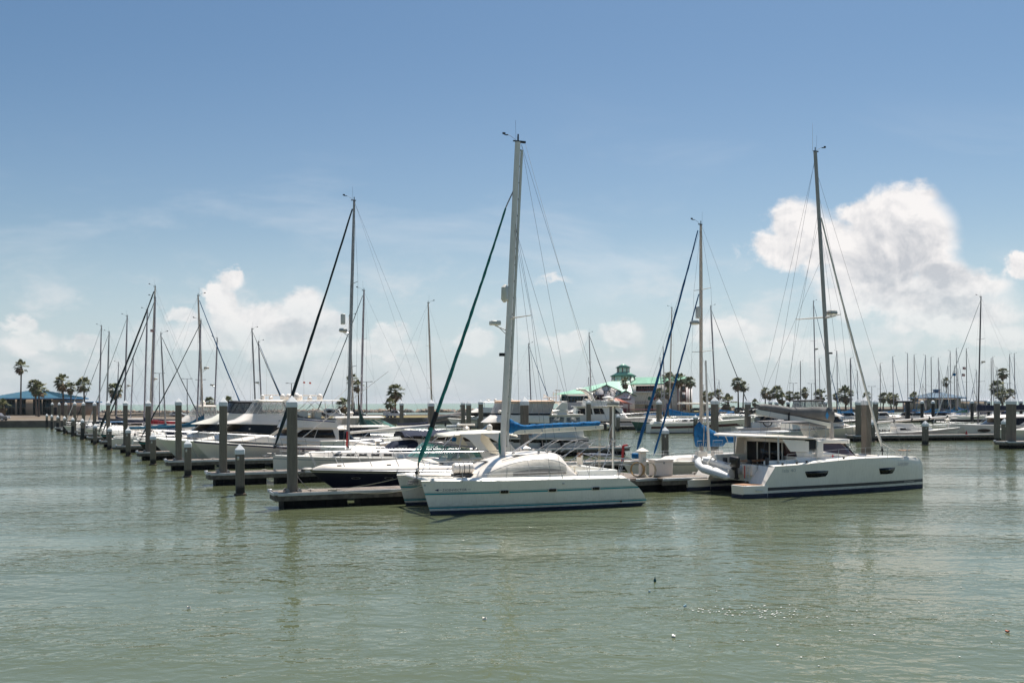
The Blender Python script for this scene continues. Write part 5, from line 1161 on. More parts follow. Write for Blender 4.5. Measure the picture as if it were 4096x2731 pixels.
rope('pale mooring line from near bow of the teal striped catamaran to the nearest dock', [(-4.1, 46.6, 1.35), (-8.8, 50.1, .86)], rope_w, .014, .28)
mb = MB()
for k in range(4): mb.tube([(-9.05 + .22 * math.cos(a * PI / 6 + k), 50.1 + .14 * math.sin(a * PI / 6 + k), .83 + k * .015) for a in range(13)], .02, 5)
tag(mb.build('rope_coil', rope_w), 'pale rope coiled on the nearest finger dock', 'rope')
# =============================================================== right catamaran
R2 = thing('catamaran', 'white catamaran moored bow right with dark hull windows and grey boom bag', 'catamaran', (23.6, 62.05, 0), 25.1)
L_ST = [(-.3, -13.2), (0, -13.55), (.3, -13.78), (.75, -13.82)]
SH = lambda t: pw([(0, 1.66), (.15, 1.70), (.35, 1.84), (.55, 1.93), (.8, 1.92), (1, 1.84)], t)
lh = []
for y0 in (-2.55, 2.55):
    H = Hull(12.3, 1.5, 1.84, 1.66, y0=y0, wb=.3, full=.9, tn=.94, wl=.86, mid=SH, stem=lambda z: pw([(-.3, -.25), (0, -.08), (1.3, -.08), (1.6, -.2), (1.78, -.45), (1.9, -.8)], z), stern=lambda z: pw([(-.3, -12.6), (0, -12.75), (.2, -12.78), (.65, -12.55), (1.66, -11.8)], z), p=3.0)
    lv = [('w', -.35, 1), ('w', 0, 1), ('w', .235, 0), ('w', .375, 2), ('w', .545, 0), ('w', .9, 0), ('w', 1.3, 0), ('s', .25, 0), ('s', .08, 0), ('s', 0, 0)]
    mb = MB(); H.mesh(mb, lv, 34); ho = mb.build('hull', [gelh, antif, mat('graphite_stripe', (.02, .022, .035), .3)], R2); lh.append((H, ho))
    mb = MB(); H.deck(mb, z=-.005, crown=.06, n=30); mb.build('side_deck', deckm, ho)
    # swim platform
    mb = MB(); w = .70; R = [[(-12.3, y0 - w, .02), (-12.3, y0 + w, .02), (-12.3, y0 + w, .68), (-12.3, y0 - w, .68)], [(-13.3, y0 - w, -.1), (-13.3, y0 + w, -.1), (-13.3, y0 + w, .69), (-13.3, y0 - w, .69)], [(-13.78, y0 - w * .75, .05), (-13.78, y0 + w * .75, .05), (-13.82, y0 + w * .75, .68), (-13.82, y0 - w * .75, .68)]]
    mb.loft(R); pl = mb.build('swim_platform', gel, ho, bevel=.03); mb = MB(); mb.loft([[(x, y0 - q, z), (x, y0 + q, z), (x, y0 + q, z + .24), (x, y0 - q, z + .24)] for x, q, z in ((-12.35, .715, 0), (-13.3, .715, 0), (-13.79, .54, 0))]); mb.build('platform_antifouling', antif, pl)
    mb = MB(); mb.box((-13.0, y0, .70), (1.3, 1.1, .02)); mb.build('teak_pad', teak, pl)
    mb = MB()
    for k in range(4): mb.box((-11.62 - .22 * k, y0, 1.42 - .235 * k), (.4, 1.1, .06))
    mb.build('transom_step', deckm, ho, bevel=.015)
    s0 = -1 if y0 < 0 else 1
    for (P4) in ([(-9.73, 1.335), (-8.9, 1.345), (-8.07, 1.33), (-8.12, 1.15), (-8.27, 1.02), (-8.9, .985), (-9.56, 1.0), (-9.66, 1.15)], [(-4.17, 1.33), (-3.5, 1.34), (-2.78, 1.335), (-2.85, 1.15), (-3.0, 1.0), (-3.5, .97), (-4.02, .985), (-4.1, 1.15)]):
        mb = MB(); mb.loft([[H.surf(x, z, s0, o) for x, z in P4] for o in (-.01, .012)]); mb.build('hull_window', glass, ho, smooth=0)
    lettering('Isla 40', .26, lambda a, b: H.surf(-11.3 + a if s0 < 0 else -10.42 - a, 1.345 + b, s0, .008), deckg, ho, 'model_lettering', width=.9)
    lettering('Lady Jane', .34, lambda a, b: H.surf(-2.55 + a if s0 < 0 else -1.5 - a, 1.42 + b, s0, .009), alug, ho, 'boat_name', shear=.45, width=1.0)
    lettering('FOUNTAINE PAJOT', .11, lambda a, b: H.surf(-1.85 + a if s0 < 0 else -.9 - a, .415 + b, s0, .009), gelo, ho, 'maker_lettering', width=.95)
    mb = MB()
    for s_ in (1, -1): mb.tube([H.at(i / 24, .02, s_, .01) for i in range(25)], .025, 5)
    mb.build('gunwale', gel, ho)
    mb = MB(); mb.lathe((0, 0, 0), [(.05, -.02), (.05, .03)], 10); p = H.surf(-12.35, .31, s0, 0); mb.v = [(p[0] + x, p[1] + z, p[2] + y) for x, y, z in mb.v]; mb.build('exhaust_outlet', blkp, ho)
lettering('CORPUS CHRISTI, TX', .14, lambda a, b: (-13.83, 2.95 - a, .42 + b), alug, lh[1][1], 'port_lettering', width=.8)
for c_, d_ in (((-12.9, -3.28, .42), (.5, .05, .1)), ((-13.86, 2.55, .5), (.06, .5, .1))): mb = MB(); mb.box(c_, d_); mb.build('platform_handle', gelo, R2, bevel=.02)
mb = MB(); R = []
for x, zb_, zt_ in ((-3.2, 1.2, 1.8), (-3.6, .8, 1.86), (-8, .75, 1.84), (-11.9, .8, 1.1)): R.append([(x, -2.0, zb_), (x, 2.0, zb_), (x, 2.0, zt_), (x, -2.0, zt_)])
mb.loft(R[:3]); mb.loft([[(-7.9, -2.2, .75), (-7.9, 2.2, .75), (-7.9, 2.2, 1.1), (-7.9, -2.2, 1.1)], [(-12.1, -2.2, .75), (-12.1, 2.2, .75), (-12.1, 2.2, 1.1), (-12.1, -2.2, 1.1)]]); mb.build('bridge_deck', deckm, R2)
mb = MB(); mb.quad((-1.4, -1.9, 1.72), (-1.4, 1.9, 1.72), (-3.3, 1.9, 1.74), (-3.3, -1.9, 1.74)); mb.build('trampoline', gelo, R2, smooth=0)
mb = MB(); mb.tube([(-1.3, -2.4, 1.78), (-1.3, 2.4, 1.78)], .1, 10); mb.tube([(-1.3, 0, 1.78), (1.2, 0, 1.70)], .07, 8); mb.build('cross_beam', aluw, R2)
# saloon
rb = ring(-9.4, -3.7, 2.35, 1.80, 1.90, .80, 1.3, ya=1.0); rm = ring(-9.5, -3.9, 2.25, 2.1, 2.02, .80, 1.25); rg = ring(-9.6, -4.65, 2.1, 2.84, 2.74, .80, 1.2)
sl_ = tier([rb, rm], gel, R2, 'saloon_base', bevel=.02)
mb = MB(); mb.loft([rm, rg], 0); sg_ = mb.build('saloon_window', glassb, R2, smooth=60)
mb = MB()
for i in (1, 3, 9, 11): mb.tube([rm[i], rg[i]], .05, 5)
mb.build('window_pillar', blk, sg_)
for s_ in (-1, 1): side_window(rm, rg, [(.02, 0), (.97, 0), (.52, .38), (.5, 1.0), (.02, 1.0)], sl_, gel, s_, 'side_panel', off=.02)
tier([[(p[0] + (.35 if i in range(1, 12) else 0), p[1] * 1.06, p[2] + dz) for i, p in enumerate(rg)] for dz in (0, .12, .22)], gel, R2, 'saloon_roof', bevel=.03)
mb = MB(); pr_ = Vector((-6.9, -2.34, 2.08)); mb.add([pr_ + Vector((.1 * math.cos(a), -.012, .1 * math.sin(a))) for a in (0, PI / 2, PI, 1.5 * PI)], [(0, 1, 2, 3)]); mb.build('red_emblem', redp, sl_)
# cockpit hardtop
P0 = [(-12.0, -1.9), (-11.8, -2.25), (-8.6, -2.45), (-7.9, -2.2), (-7.6, 0), (-7.9, 2.2), (-8.6, 2.45), (-11.8, 2.25), (-12.0, 1.9)]
zht = lambda x: 3.18 + .10 * sstep(-14, -11, x) - .22 * sstep(-10, -7.8, x)
mb = MB(); mb.loft([[(x, y, zht(x) - .04) for x, y in P0], [(x, y, zht(x) + .04) for x, y in P0], [(-10.0 + (x + 10.0) * .9, y * .86, zht(x) + .13) for x, y in P0]]); ht = mb.build('cockpit_hardtop', gel, R2, bevel=.02)
for i in range(3):
    for s_ in (-1, 1): mb = MB(); mb.box((-11.2 + i * .98, s_ * .95, 3.43), (.9, 1.5, .03)); mb.build('solar_panel', mat('solar_panel_grey', (.20, .20, .21), .3), ht)
for x, y in ((-10.4, 2.1), (-10.75, -2.25)): mb = MB(); mb.tube([(x, y, 1.3), (x, y, zht(x))], .05, 8); mb.build('hardtop_post', steel, ht)
mb = MB(); mb.prism([(-9.2, 2.2, 1.8), (-10.3, 2.2, 1.8), (-10.1, 2.2, 3.1), (-9.2, 2.2, 3.1)], (0, .12, 0)); mb.box((-9.45, 2.0, 2.2), (.3, .5, 2)); mb.build('aft_pillar', gel, R2)
mb = MB(); mb.box((-9.62, .3, 2.2), (.06, 3.2, 1.3)); dr = mb.build('saloon_door', glass, R2, smooth=0); mb = MB()
for y in (-1.3, -.2, .9, 1.9): mb.box((-9.66, y, 2.2), (.05, .08, 1.35))
mb.build('door_frame', gelo, dr, smooth=0)
mb = MB(); mb.prism([(-10.5, -2.3, 3.1), (-8.6, -2.3, 2.95), (-8.6, -2.3, 2.35), (-9.9, -2.3, 2.4)], (0, .05, 0)); mb.build('side_curtain', gel, R2)
mb = MB(); mb.box((-10.9, .6, 1.25), (2.0, .5, .35)); mb.box((-11.85, 0, 1.35), (.3, 3.6, .6)); mb.box((-10.6, 2.0, 1.6), (2.6, .25, 1.0)); mb.box((-10.4, -2.1, 1.55), (2.4, .2, .75)); mb.build('cockpit_seating', deckm, R2, bevel=.04)
mb = MB(); mb.box((-10.6, -.1, 1.80), (2.0, 1.0, .06)); ct = mb.build('cockpit_table', teak, R2, bevel=.01); mb = MB(); mb.tube([(-9.9, -.1, 1.1), (-9.9, -.1, 1.8)], .05, 6); mb.tube([(-11.2, -.1, 1.1), (-11.2, -.1, 1.8)], .05, 6); mb.build('table_leg', alud, ct)
mb = MB(); mb.box((-11.9, -1.2, 1.75), (.14, .3, .4)); mb.box((-12.0, .9, 1.8), (.14, .3, .35)); mb.box((-11.5, -2.2, 1.9), (.2, .15, .4)); mb.build('outdoor_speaker', blkp, R2, bevel=.04)
# helm and fly bimini
mb = MB(); mb.box((-7.75, -1.9, 2.5), (.45, .8, .95)); mb.box((-7.8, -1.9, 3.0), (.25, .5, .2)); mb.build('helm_console', gel, R2, bevel=.05)
mb = MB(); mb.box((-8.35, -1.8, 2.75), (.75, .8, .55)); mb.build('helm_cover', blkc, R2, bevel=.05)
mb = MB(); mb.loft([[(-9.9, -1.9, 3.98), (-9.9, .7, 4.02), (-9.9, .7, 4.07), (-9.9, -1.9, 4.03)], [(-8.3, -1.95, 3.96), (-8.3, .75, 4.02), (-8.3, .75, 4.1), (-8.3, -1.95, 4.05)], [(-6.8, -1.8, 3.70), (-6.8, .7, 3.8), (-6.8, .7, 3.86), (-6.8, -1.8, 3.76)]]); bi = mb.build('helm_bimini', mat('grey_bimini', (.20, .19, .19), .8), R2, smooth=50)
mb = MB(); mb.quad((-6.8, -1.75, 3.74), (-6.8, .65, 3.8), (-6.35, .6, 3.0), (-6.35, -1.75, 2.95)); mb.build('helm_windscreen', vinyl, bi)
mb = MB()
for x, y in ((-9.6, -1.85), (-9.6, .65), (-6.9, -1.8), (-6.9, .65), (-8.2, -1.9)): mb.tube([(x, y, 3.0), (x, y, 3.98 if x < -7 else 3.75)], .02, 5)
mb.build('bimini_frame', steel, bi)
# mast etc
mb = MB(); a, b = Vector((-4.75, 0, 2.75)), Vector((-5.98, 0, 20.1)); R = []
for q in (0, .3, .6, .85, 1): c = a.lerp(b, q); k = 1 - .18 * q; R.append([(c.x + math.cos(j * PI / 7) * .15 * k, math.sin(j * PI / 7) * .10 * k, c.z) for j in range(14)])
mb.loft(R); m2 = mb.build('mast', mat('mast_mid_alu', (.36, .33, .30), .4, .15), R2); masthead(m2, tuple(b), 1.0, 1); antenna(m2, (b.x - .2, 0, b.z), 1.7)
mp2 = lambda z: lerp(a.x, b.x, (z - a.z) / (b.z - a.z))
mb = MB()
for s_ in (1, -1): mb.tube([(mp2(10.25), 0, 10.25), (mp2(10.25) - .55, s_ * 1.9, 10.25)], [.055, .03], 6)
mb.build('spreader', aluw, m2); dm2 = radar_dome(m2, (mp2(10.4) + .55, 0, 10.42), .33, .26); mb = MB(); mb.tube([(mp2(10.2), 0, 10.15), (mp2(10.4) + .85, 0, 10.36)], .03, 5); mb.tube([(mp2(10.3), 0, 10.4), (mp2(10.4) + .6, 0, 10.4)], .03, 5); mb.build('radar_bracket', aluw, m2)
mb = MB(); mb.box((mp2(8.1) + .25, 0, 8.1), (.26, .12, .1)); mb.build('deck_light', blkp, m2)
mb = MB(); mb.loft([[(x, y, z + q) for y, q in ((-.12, -.16), (.12, -.16), (.13, .16), (-.13, .16))] for x, z in ((-4.95, 3.75), (-10.55, 4.62))]); bm2 = mb.build('boom', gelc, R2, bevel=.03)
mb = MB(); R = []; rnd = random.Random(9)
for i in range(30):
    q = i / 29; x = lerp(-4.72, -10.35, q); zl = lerp(3.92, 4.74, q); h = lerp(.88, .30, q ** .9) + rnd.uniform(-.02, .02) + .05 * math.sin(q * 9); w = .2 + .03 * math.sin(q * 13)
    R.append([(x, w * math.sin(k * 2 * PI / 12) * (.7 if k in (5, 6, 7) else 1), zl + h * (.5 - .5 * math.cos(k * 2 * PI / 12))) for k in range(12)])
mb.loft(R); bag = mb.build('sail_bag', greyc, bm2, smooth=60); mb = MB(); q0 = Vector((-5.35, -.235, 4.35)); mb.add([q0 + Vector((0, 0, .24)), q0 + Vector((-.14, 0, 0)), q0 + Vector((0, 0, -.24)), q0 + Vector((.14, 0, 0))], [(0, 1, 2, 3)]); mb.build('diamond_emblem', mat('emblem_blue', (.05, .25, .5), .5), bag)
mb = MB(); mb.box((-8.2, 0, 4.35), (.05, .42, .6)); mb.build('bag_strap', blkc, bag); mb = MB(); mb.tube([(-10.5, .05, 4.7), (-10.8, 0, 4.6), (-10.9, 0, 4.75)], [.1, .14, .1], 8); mb.build('boom_end_fitting', blkp, bm2)
mb = MB(); mb.tube([(-10.4, 0, 4.6), (-5.9, 0, 19.9)], .008, 4); mb.tube([(-10.3, 0, 4.9), (-5.4, 0, 14)], .007, 4); mb.build('topping_lift', rope_k, bm2)
rigging(R2, [((-6.4, s_ * 3.15, 1.9), (mp2(16.7), 0, 16.7)) for s_ in (1, -1)] + [((-5.9, s_ * 3.1, 1.9), (mp2(10.2) - .55, s_ * 1.9, 10.2)) for s_ in (1, -1)] + [((mp2(10.2) - .55, s_ * 1.9, 10.27), (mp2(16), 0, 16)) for s_ in (1, -1)] + [((-1.3, 0, 1.8), (mp2(18), 0, 18.0)), ((-12, -2.3, 1.7), (mp2(19.9), 0, 19.9)), ((1.15, 0, 1.75), (mp2(19), 0, 19))] + [((-1.3, 0, 3.1), (-1.3 + 0, -2.3, 1.85))], .009)
furled(R2, (-.75, 0, 2.4), (mp2(16.2) + .15, 0, 16.2), .095, sailw, n=30, rag=.12)
mb = MB(); mb.lathe((-.72, 0, 2.1), [(.14, 0), (.14, .03), (.06, .05), (.06, .14), (.14, .16)], 10); mb.tube([(-.7, 0, 1.8), (-.74, 0, 2.4)], .035, 6); mb.build('furling_drum', blkp, R2)
mb = MB(); mb.tube([(-.75, 0, 2.6), (.9, 0, 1.78)], .02, 5); mb.build('bowsprit_stay', aluw, R2)
for H, ho in lh:
    s_ = 1 if H.y0 > 0 else -1; mb = MB(); T = []
    for x in (-2.0, -3.5, -5.2, -7.2, -9.2, -10.9): t_ = H.tx(x); z = H.sheer(t_); mb.tube([(x, s_ * 3.12, z), (x, s_ * 3.15, z + .62)], .014, 5); T.append((x, s_ * 3.15, z + .62))
    mb.tube(T, .006, 4); mb.tube([(p[0], p[1], p[2] - .3) for p in T], .006, 4); mb.build('lifeline', steel, ho)
    mb = MB(); mb.tube([(-1.7, s_ * 2.9, 1.85), (-1.65, s_ * 2.9, 2.5), (-1.3, s_ * 2.7, 2.55), (-1.3, s_ * 2.2, 2.5), (-1.5, s_ * 2.1, 1.85)], .016, 5); mb.build('pulpit', steel, ho)
    mb = MB(); mb.box((-1.5, s_ * 2.5, 2.28), (.5, .5, .04)); mb.build('pulpit_seat', teak, ho, bevel=.01)
    mb = MB()
    for x in (-6.6, -9.3, -10.0, -11.0): mb.lathe((x, s_ * 2.9, H.sheer(H.tx(x))), [(.07, 0), (.05, .08), (.08, .15)], 8)
    mb.build('deck_fitting', blkp, ho)
# dinghy hanging at the stern
DG = thing('inflatable_dinghy', 'grey inflatable dinghy with black outboard slung across the stern of the right catamaran', 'dinghy', (11.75, 57.0, 1.32), 124)
DG.scale = (.9, .88, .9); DG.rotation_euler = (-.24, -.12, math.radians(124))
mb = MB(); P = [(-1.7, .68, .0), (-1.45, .68, .0), (.6, .68, .12), (1.2, .5, .25), (1.5, .2, .32), (1.56, 0, .34), (1.5, -.2, .32), (1.2, -.5, .25), (.6, -.68, .12), (-1.45, -.68, 0), (-1.7, -.68, 0)]
mb.tube(P, [.06, .22, .24, .24, .24, .24, .24, .24, .24, .22, .06], 12); tb = mb.build('air_tube', tube_g, DG, smooth=50)
mb = MB(); mb.tube([(p[0] * 1.01, p[1] * 1.34, p[2] - .02) for p in P[1:-1]], .035, 5); mb.build('rubbing_strake', deckg, tb)
mb = MB(); mb.loft([[(-1.45, -.5, -.1), (-1.45, .5, -.1), (-1.45, .15, -.28), (-1.45, -.15, -.28)], [(.6, -.5, 0), (.6, .5, 0), (.6, .1, -.26), (.6, -.1, -.26)], [(1.35, -.1, .2), (1.35, .1, .2), (1.35, .03, .1), (1.35, -.03, .1)]]); mb.box((-1.42, 0, .1), (.06, 1.0, .5)); mb.build('rigid_floor', gelo, DG)
om = MB(); om.loft([[(x, y * w, z) for x, y in ((-1.75, -.14), (-1.35, -.14), (-1.3, 0), (-1.35, .14), (-1.75, .14), (-1.82, 0))] for w, z in ((.8, .42), (1.1, .55), (1.1, .78), (.7, .9))]); om.v = [(-1.5 + (x + 1.5) * 1.35, y * 1.35, .3 + (z - .3) * 1.4) for x, y, z in om.v]; ob_ = om.build('outboard_motor', blk, DG, bevel=.03)
mb = MB(); mb.box((-1.62, 0, .12), (.16, .13, .7)); mb.box((-1.62, 0, -.28), (.3, .2, .05)); mb.tube([(-1.55, 0, -.42), (-1.8, 0, -.42)], [.05, .03], 6); mb.box((-1.45, 0, .35), (.25, .3, .12)); mb.build('motor_leg', blkp, ob_)
mb = MB(); mb.tube([(-1.3, 0, .55), (-.8, .1, .6)], .03, 5); mb.build('tiller', blkp, ob_)
mb = MB()
for y in (-.9, 1.1): mb.tube([(-12.05, y, 1.55), (-12.75, y, 2.05), (-13.1, y, 1.65)], .055, 6)
mb.build('davit', gelo, R2)
mb = MB(); mb.box((-12.15, -1.5, 1.4), (.35, .9, .62)); mb.build('stern_locker', gel, R2, bevel=.05)
mb = MB(); 
for y in (-1.95, -1.65): mb.tube([(-12.55, y, .7), (-12.45, y, 1.75)], .018, 5)
for k in range(3): mb.tube([(-12.53, -1.95, .95 + k * .3), (-12.53, -1.65, .95 + k * .3)], .018, 5)
mb.build('boarding_ladder', steel, R2)
mb = MB(); mb.box((-12.56, -1.6, 1.3), (.04, .05, .7)); mb.build('red_marker', redp, R2)
GP = (math.cos(math.radians(203)), math.sin(math.radians(203)))
def berth(j, c):
    """left pier berth line j (half steps), c metres in from the pile line"""
    b = j / 2 + .25; return (N0[0] + b * ST[0] + c * U[0], N0[1] + b * ST[1] + c * U[1])
# ---------------------------------------------------------------- navy hulled sport cruiser
B1 = thing('sport_cruiser', 'sport cruiser with glossy navy hull, cream arch hardtop and green tinted windscreen', 'motor boat', (-11.0, 54.1, 0), 202)
H = Hull(13.0, 4.0, 1.58, 1.38, rake=1.25, transom=-.1, wb=.38, full=.55, tn=.9, wl=.78, mid=lambda t: 1.36 + .22 * t ** 1.5, stem=lambda z: -2.1 * (1 - max(-.3, z) / 1.58) ** 1.15)
mb = MB(); H.mesh(mb, [('w', -.3, 1), ('w', 0, 1), ('w', .1, 0), ('f', .35, 0), ('f', .65, 0), ('s', .12, 2), ('s', .06, 0), ('s', 0, 0)], 30); ho = mb.build('hull', [navy, antib, steel], B1)
mb = MB(); R = []
for i in range(27):
    t_ = 1 - (1 - i / 26) ** 1.35; sh = H.sheer(t_); x = lerp(H.stern(sh), H.stem(sh), t_); w = H.half(t_, 1); k = pw([(0, 0), (.02, .25), (.06, .5), (.25, .7), (.46, 1)], 1 - t_)
    R.append([(x, y * w, sh + z * k) for y, z in ((-1.005, 0), (-.99, .16), (-.84, .30), (-.58, .50), (-.3, .62), (0, .66), (.3, .62), (.58, .50), (.84, .30), (.99, .16), (1.005, 0))])
mb.loft(R, closed=False, cap=False); mb.loft([R[0], [(p[0] - .01, p[1], H.sheer(0)) for p in R[0]]], closed=False, cap=False); dk = mb.build('deck_moulding', gel, B1, smooth=60)
mb = MB()
for s_ in (1, -1): mb.tube([H.at(i / 24, -.02, s_, .01) for i in range(25)], .035, 5)
mb.build('rub_rail', steel, B1)
for x in (-2.35, -4.05, -6.2):
    for s_ in (1, -1):
        mb = MB(); mb.loft([[H.surf(x + .24 * math.cos(q), 1.12 + .055 * math.sin(q), s_, o) for q in [k * PI / 7 for k in range(14)]] for o in (0, .02)]); pf = mb.build('portlight', steel, ho); mb = MB(); mb.loft([[H.surf(x + .19 * math.cos(q), 1.12 + .038 * math.sin(q), s_, o) for q in [k * PI / 7 for k in range(14)]] for o in (.015, .03)]); mb.build('pane', glass, pf)
r0 = ring(-10.6, -5.5, 1.68, 2.0, 2.15, .80, 1.4); r1 = ring(-10.4, -6.45, 1.45, 2.28, 2.98, .74, 1.0)
mb = MB(); mb.loft([r0, r1], 0, cap=False); ws = mb.build('windscreen', glassg, B1, smooth=60)
mb = MB()
for R_ in (r0[1:-1], r1[1:-1]): mb.tube(R_, .035, 5)
for i in (1, 3, 6, 10, 12): 
    if i < len(r0): mb.tube([r0[i], r1[i]], .03, 5)
for s_ in (1, -1): mb.tube([(-6.9, s_ * 1.15, 2.95), (-8.6, s_ * 1.45, 2.75), (-10.5, s_ * 1.62, 2.1)], .04, 5); mb.tube([(-7.6, s_ * 1.35, 2.05), (-8.6, s_ * 1.45, 2.72)], .03, 5)
mb.build('windscreen_frame', alud, ws)
mb = MB(); mb.box((-9.2, 0, 1.75), (2.8, 2.9, .3)); mb.box((-8.0, .6, 2.2), (.4, .9, .6)); mb.box((-9.2, -.7, 2.15), (.5, .8, .6)); mb.build('helm_seat', creamc, B1, bevel=.06)
# hardtop on swept legs
mb = MB(); R = []
for x, w, z in ((-7.2, .5, 3.42), (-7.6, 1.15, 3.46), (-8.6, 1.45, 3.56), (-10.0, 1.5, 3.60), (-11.2, 1.4, 3.50), (-11.8, 1.1, 3.38)): R.append([(x, y * w, z + dz) for y, dz in ((-1, -.12), (-.7, -.02), (0, .05), (.7, -.02), (1, -.12), (.9, -.17), (0, -.07), (-.9, -.17))])
mb.loft(R); hdt = mb.build('hardtop', gelc, B1, smooth=60)
for s_ in (1, -1):
    mb = MB(); mb.loft([[(x0, s_ * y0, z), (x1, s_ * y0, z), (x1, s_ * (y0 - .12), z), (x0, s_ * (y0 - .12), z)] for x0, x1, y0, z in ((-9.5, -10.15, 1.62, 1.95), (-9.2, -9.75, 1.6, 2.5), (-8.7, -9.3, 1.55, 3.1), (-8.1, -9.4, 1.45, 3.45))]); mb.build('hardtop_leg', gelc, hdt, smooth=60)
    mb = MB(); mb.loft([[(x0, s_ * y0, z), (x1, s_ * y0, z), (x1, s_ * (y0 - .12), z), (x0, s_ * (y0 - .12), z)] for x0, x1, y0, z in ((-11.2, -11.9, 1.68, 1.7), (-10.9, -11.5, 1.66, 2.4), (-10.3, -11.0, 1.6, 3.0), (-9.4, -10.9, 1.45, 3.48))]); mb.build('hardtop_leg', gelc, hdt, smooth=60)
    mb = MB(); mb.tube([(-7.9, s_ * 1.62, 2.1), (-8.3, s_ * 1.3, 3.4)], .03, 5); mb.tube([(-7.2, s_ * 1.3, 2.8), (-7.9, s_ * 1.2, 3.4)], .03, 5); mb.build('hardtop_strut', alu, hdt)
open_radar(hdt, (-9.0, 0, 3.55), 1.15, .2); dome(hdt, (-10.3, .4, 3.5), .16, 'gps_dome')
mb = MB(); mb.lathe((-8.2, .2, 3.0), [(.12, 0), (.15, .1), (.15, .2), (.08, .26)], 8); mb.build('searchlight_cover', bluec, B1)
rail(Hull(13.0, 3.9, 2.0, 1.75, rake=.15, wb=.38, full=.55, mid=lambda t: 1.72 + .1 * t), .12, .965, .72, B1, n=8, lean=.35, mid=False, pulpit=True, r=.02)
mb = MB(); mb.tube([(0, 0, 1.62), (.45, 0, 1.6), (.6, .12, 1.4)], .05, 6); mb.box((.55, 0, 1.5), (.4, .44, .1), .4); mb.lathe((.15, 0, 1.6), [(.3, 0), (.33, .06), (.2, .12)], 8); mb.build('anchor', rust, B1)
for x in (-1.4, -4.0, -7.0): mb = MB(); mb.box((x, 1.55 if x < -3 else 1.0, 1.84), (.24, .06, .07)); mb.build('deck_cleat', blkp, B1, bevel=.02)
rope('dark line from navy cruiser bow down to the foot of the nearest tall pile', [(-12.2, 55.0, 1.75), (-10.2, 50.3, .86)], rope_k, .02, .18)
# ---------------------------------------------------------------- sloop with navy dodger
sl1 = sailboat('white sloop with navy dodger, tall dark furled jib and bare white boom', (-16.55, 69.15), 203, L=13.6, B=4.1, fb=1.62, fs=1.25, mast=(-5.2, 19.7), boom=(6.0, 3.1, .45), jib=jibk, jib_r=.12,
    rake=-.42, mrake=.55, stripe=deckg, spreaders=2, radar=(.55, 10.3), dodger=navc, bimini=None, cab=(-1.9, -8.6, .42), det=2, wins=5, mastm=alu, frac=.97, jibfoot=(-.1, 2.35))
mb = MB(); R = []
for k in range(9):
    q = k / 8; x = -9.0 - q * 3.6; R.append([(x, y * 1.45, 3.0 + .16 * (1 - y * y) + .14 * math.sin(q * PI * 2.0) ** 2 * .5) for y in (-1, -.6, 0, .6, 1)])
R = [[(p[0], p[1], p[2] - (.22 if abs(p[1]) > 1.4 else 0)) for p in k2] for k2 in R]
mb.loft(R + [[(p[0], p[1], p[2] - .05) for p in k2] for k2 in R[::-1]], closed=False, cap=False); bi = mb.build('bimini', navc, sl1, smooth=60); mb = MB()
for s_ in (1, -1): mb.tube([(-11.6, s_ * 1.5, 1.3), (-10.2, s_ * 1.45, 2.98)], .016, 5); mb.tube([(-11.6, s_ * 1.5, 1.3), (-12.5, s_ * 1.45, 2.98)], .016, 5); mb.tube([(-11.6, s_ * 1.5, 1.3), (-9.1, s_ * 1.45, 2.98)], .016, 5)
mb.build('bimini_frame', steel, bi)
mb = MB(); mb.tube([(-5.13, .05, 2.1), (-5.16, .09, 3.2)], .07, 6); mb.build('red_mast_line', redp, sl1); mb = MB(); mb.box((-4.9, 0, 11.2), (.3, .3, .75)); mb.build('reflector_box', gelo, sl1, bevel=.05)
mb = MB(); mb.tube([(-.1, 0, 1.7), (.45, 0, 1.75), (.6, 0, 1.5)], .05, 6); mb.box((.6, .1, 1.55), (.4, .4, .12), .5); mb.box((.35, -.2, 1.6), (.4, .2, .1), -.3); mb.build('anchor', rust, sl1)
# ---------------------------------------------------------------- sportfishers on the left
def sportfisher(label, pos, hd, L, B, fb, fs, hullm, stripe, houses, extra=None, railh=.75, rake=1.9, antis=antib, group=None):
    r = thing('sportfishing_boat', label, 'motor yacht', (pos[0], pos[1], 0), hd, group); H = Hull(L, B, fb, fs, rake=rake, transom=-.05, wb=.36, full=.5, tn=.9, wl=.72, mid=lambda t: fs + (fb - fs) * t ** 1.4, stem=lambda z: -rake * (1 - max(-.3, z) / fb) ** 1.1)
    lv = [('w', -.3, 1), ('w', 0, 1), ('w', .12, 0), ('f', .35, 0), ('f', .65, 0)] + ([('s', .16, 2), ('s', .05, 0)] if stripe else []) + [('s', 0, 0)]
    mb = MB(); H.mesh(mb, lv, 26); ho = mb.build('hull', [hullm, antis, stripe or hullm], r); mb = MB(); H.deck(mb, crown=.12, n=24); mb.build('deck', deckm, r)
    if railh: rail(H, .45, .96, railh, r, n=8, lean=.18, mid=False, pulpit=True, r=.018)
    return r, H
BA, HA = sportfisher('white sportfishing boat with navy sheer stripe, open flybridge under a tubular tower and outriggers', (-26.4, 82.4), 203, 15.8, 4.9, 2.15, 1.15, gel, navs, None)
r0 = ring(-11.7, -2.4, 1.75, 1.6, 2.1, .7, 2.4); r1 = ring(-11.6, -4.6, 1.65, 2.05, 2.45, .8, 1.6); tk = tier([r0, r1], gel, BA, 'trunk_cabin')
h0 = ring(-11.8, -6.4, 1.9, 1.75, 2.25, .85, 1.0); h1 = ring(-11.75, -7.6, 1.75, 3.12, 3.12, .85, .8); hs = tier([h0, h1], gel, BA, 'deckhouse')
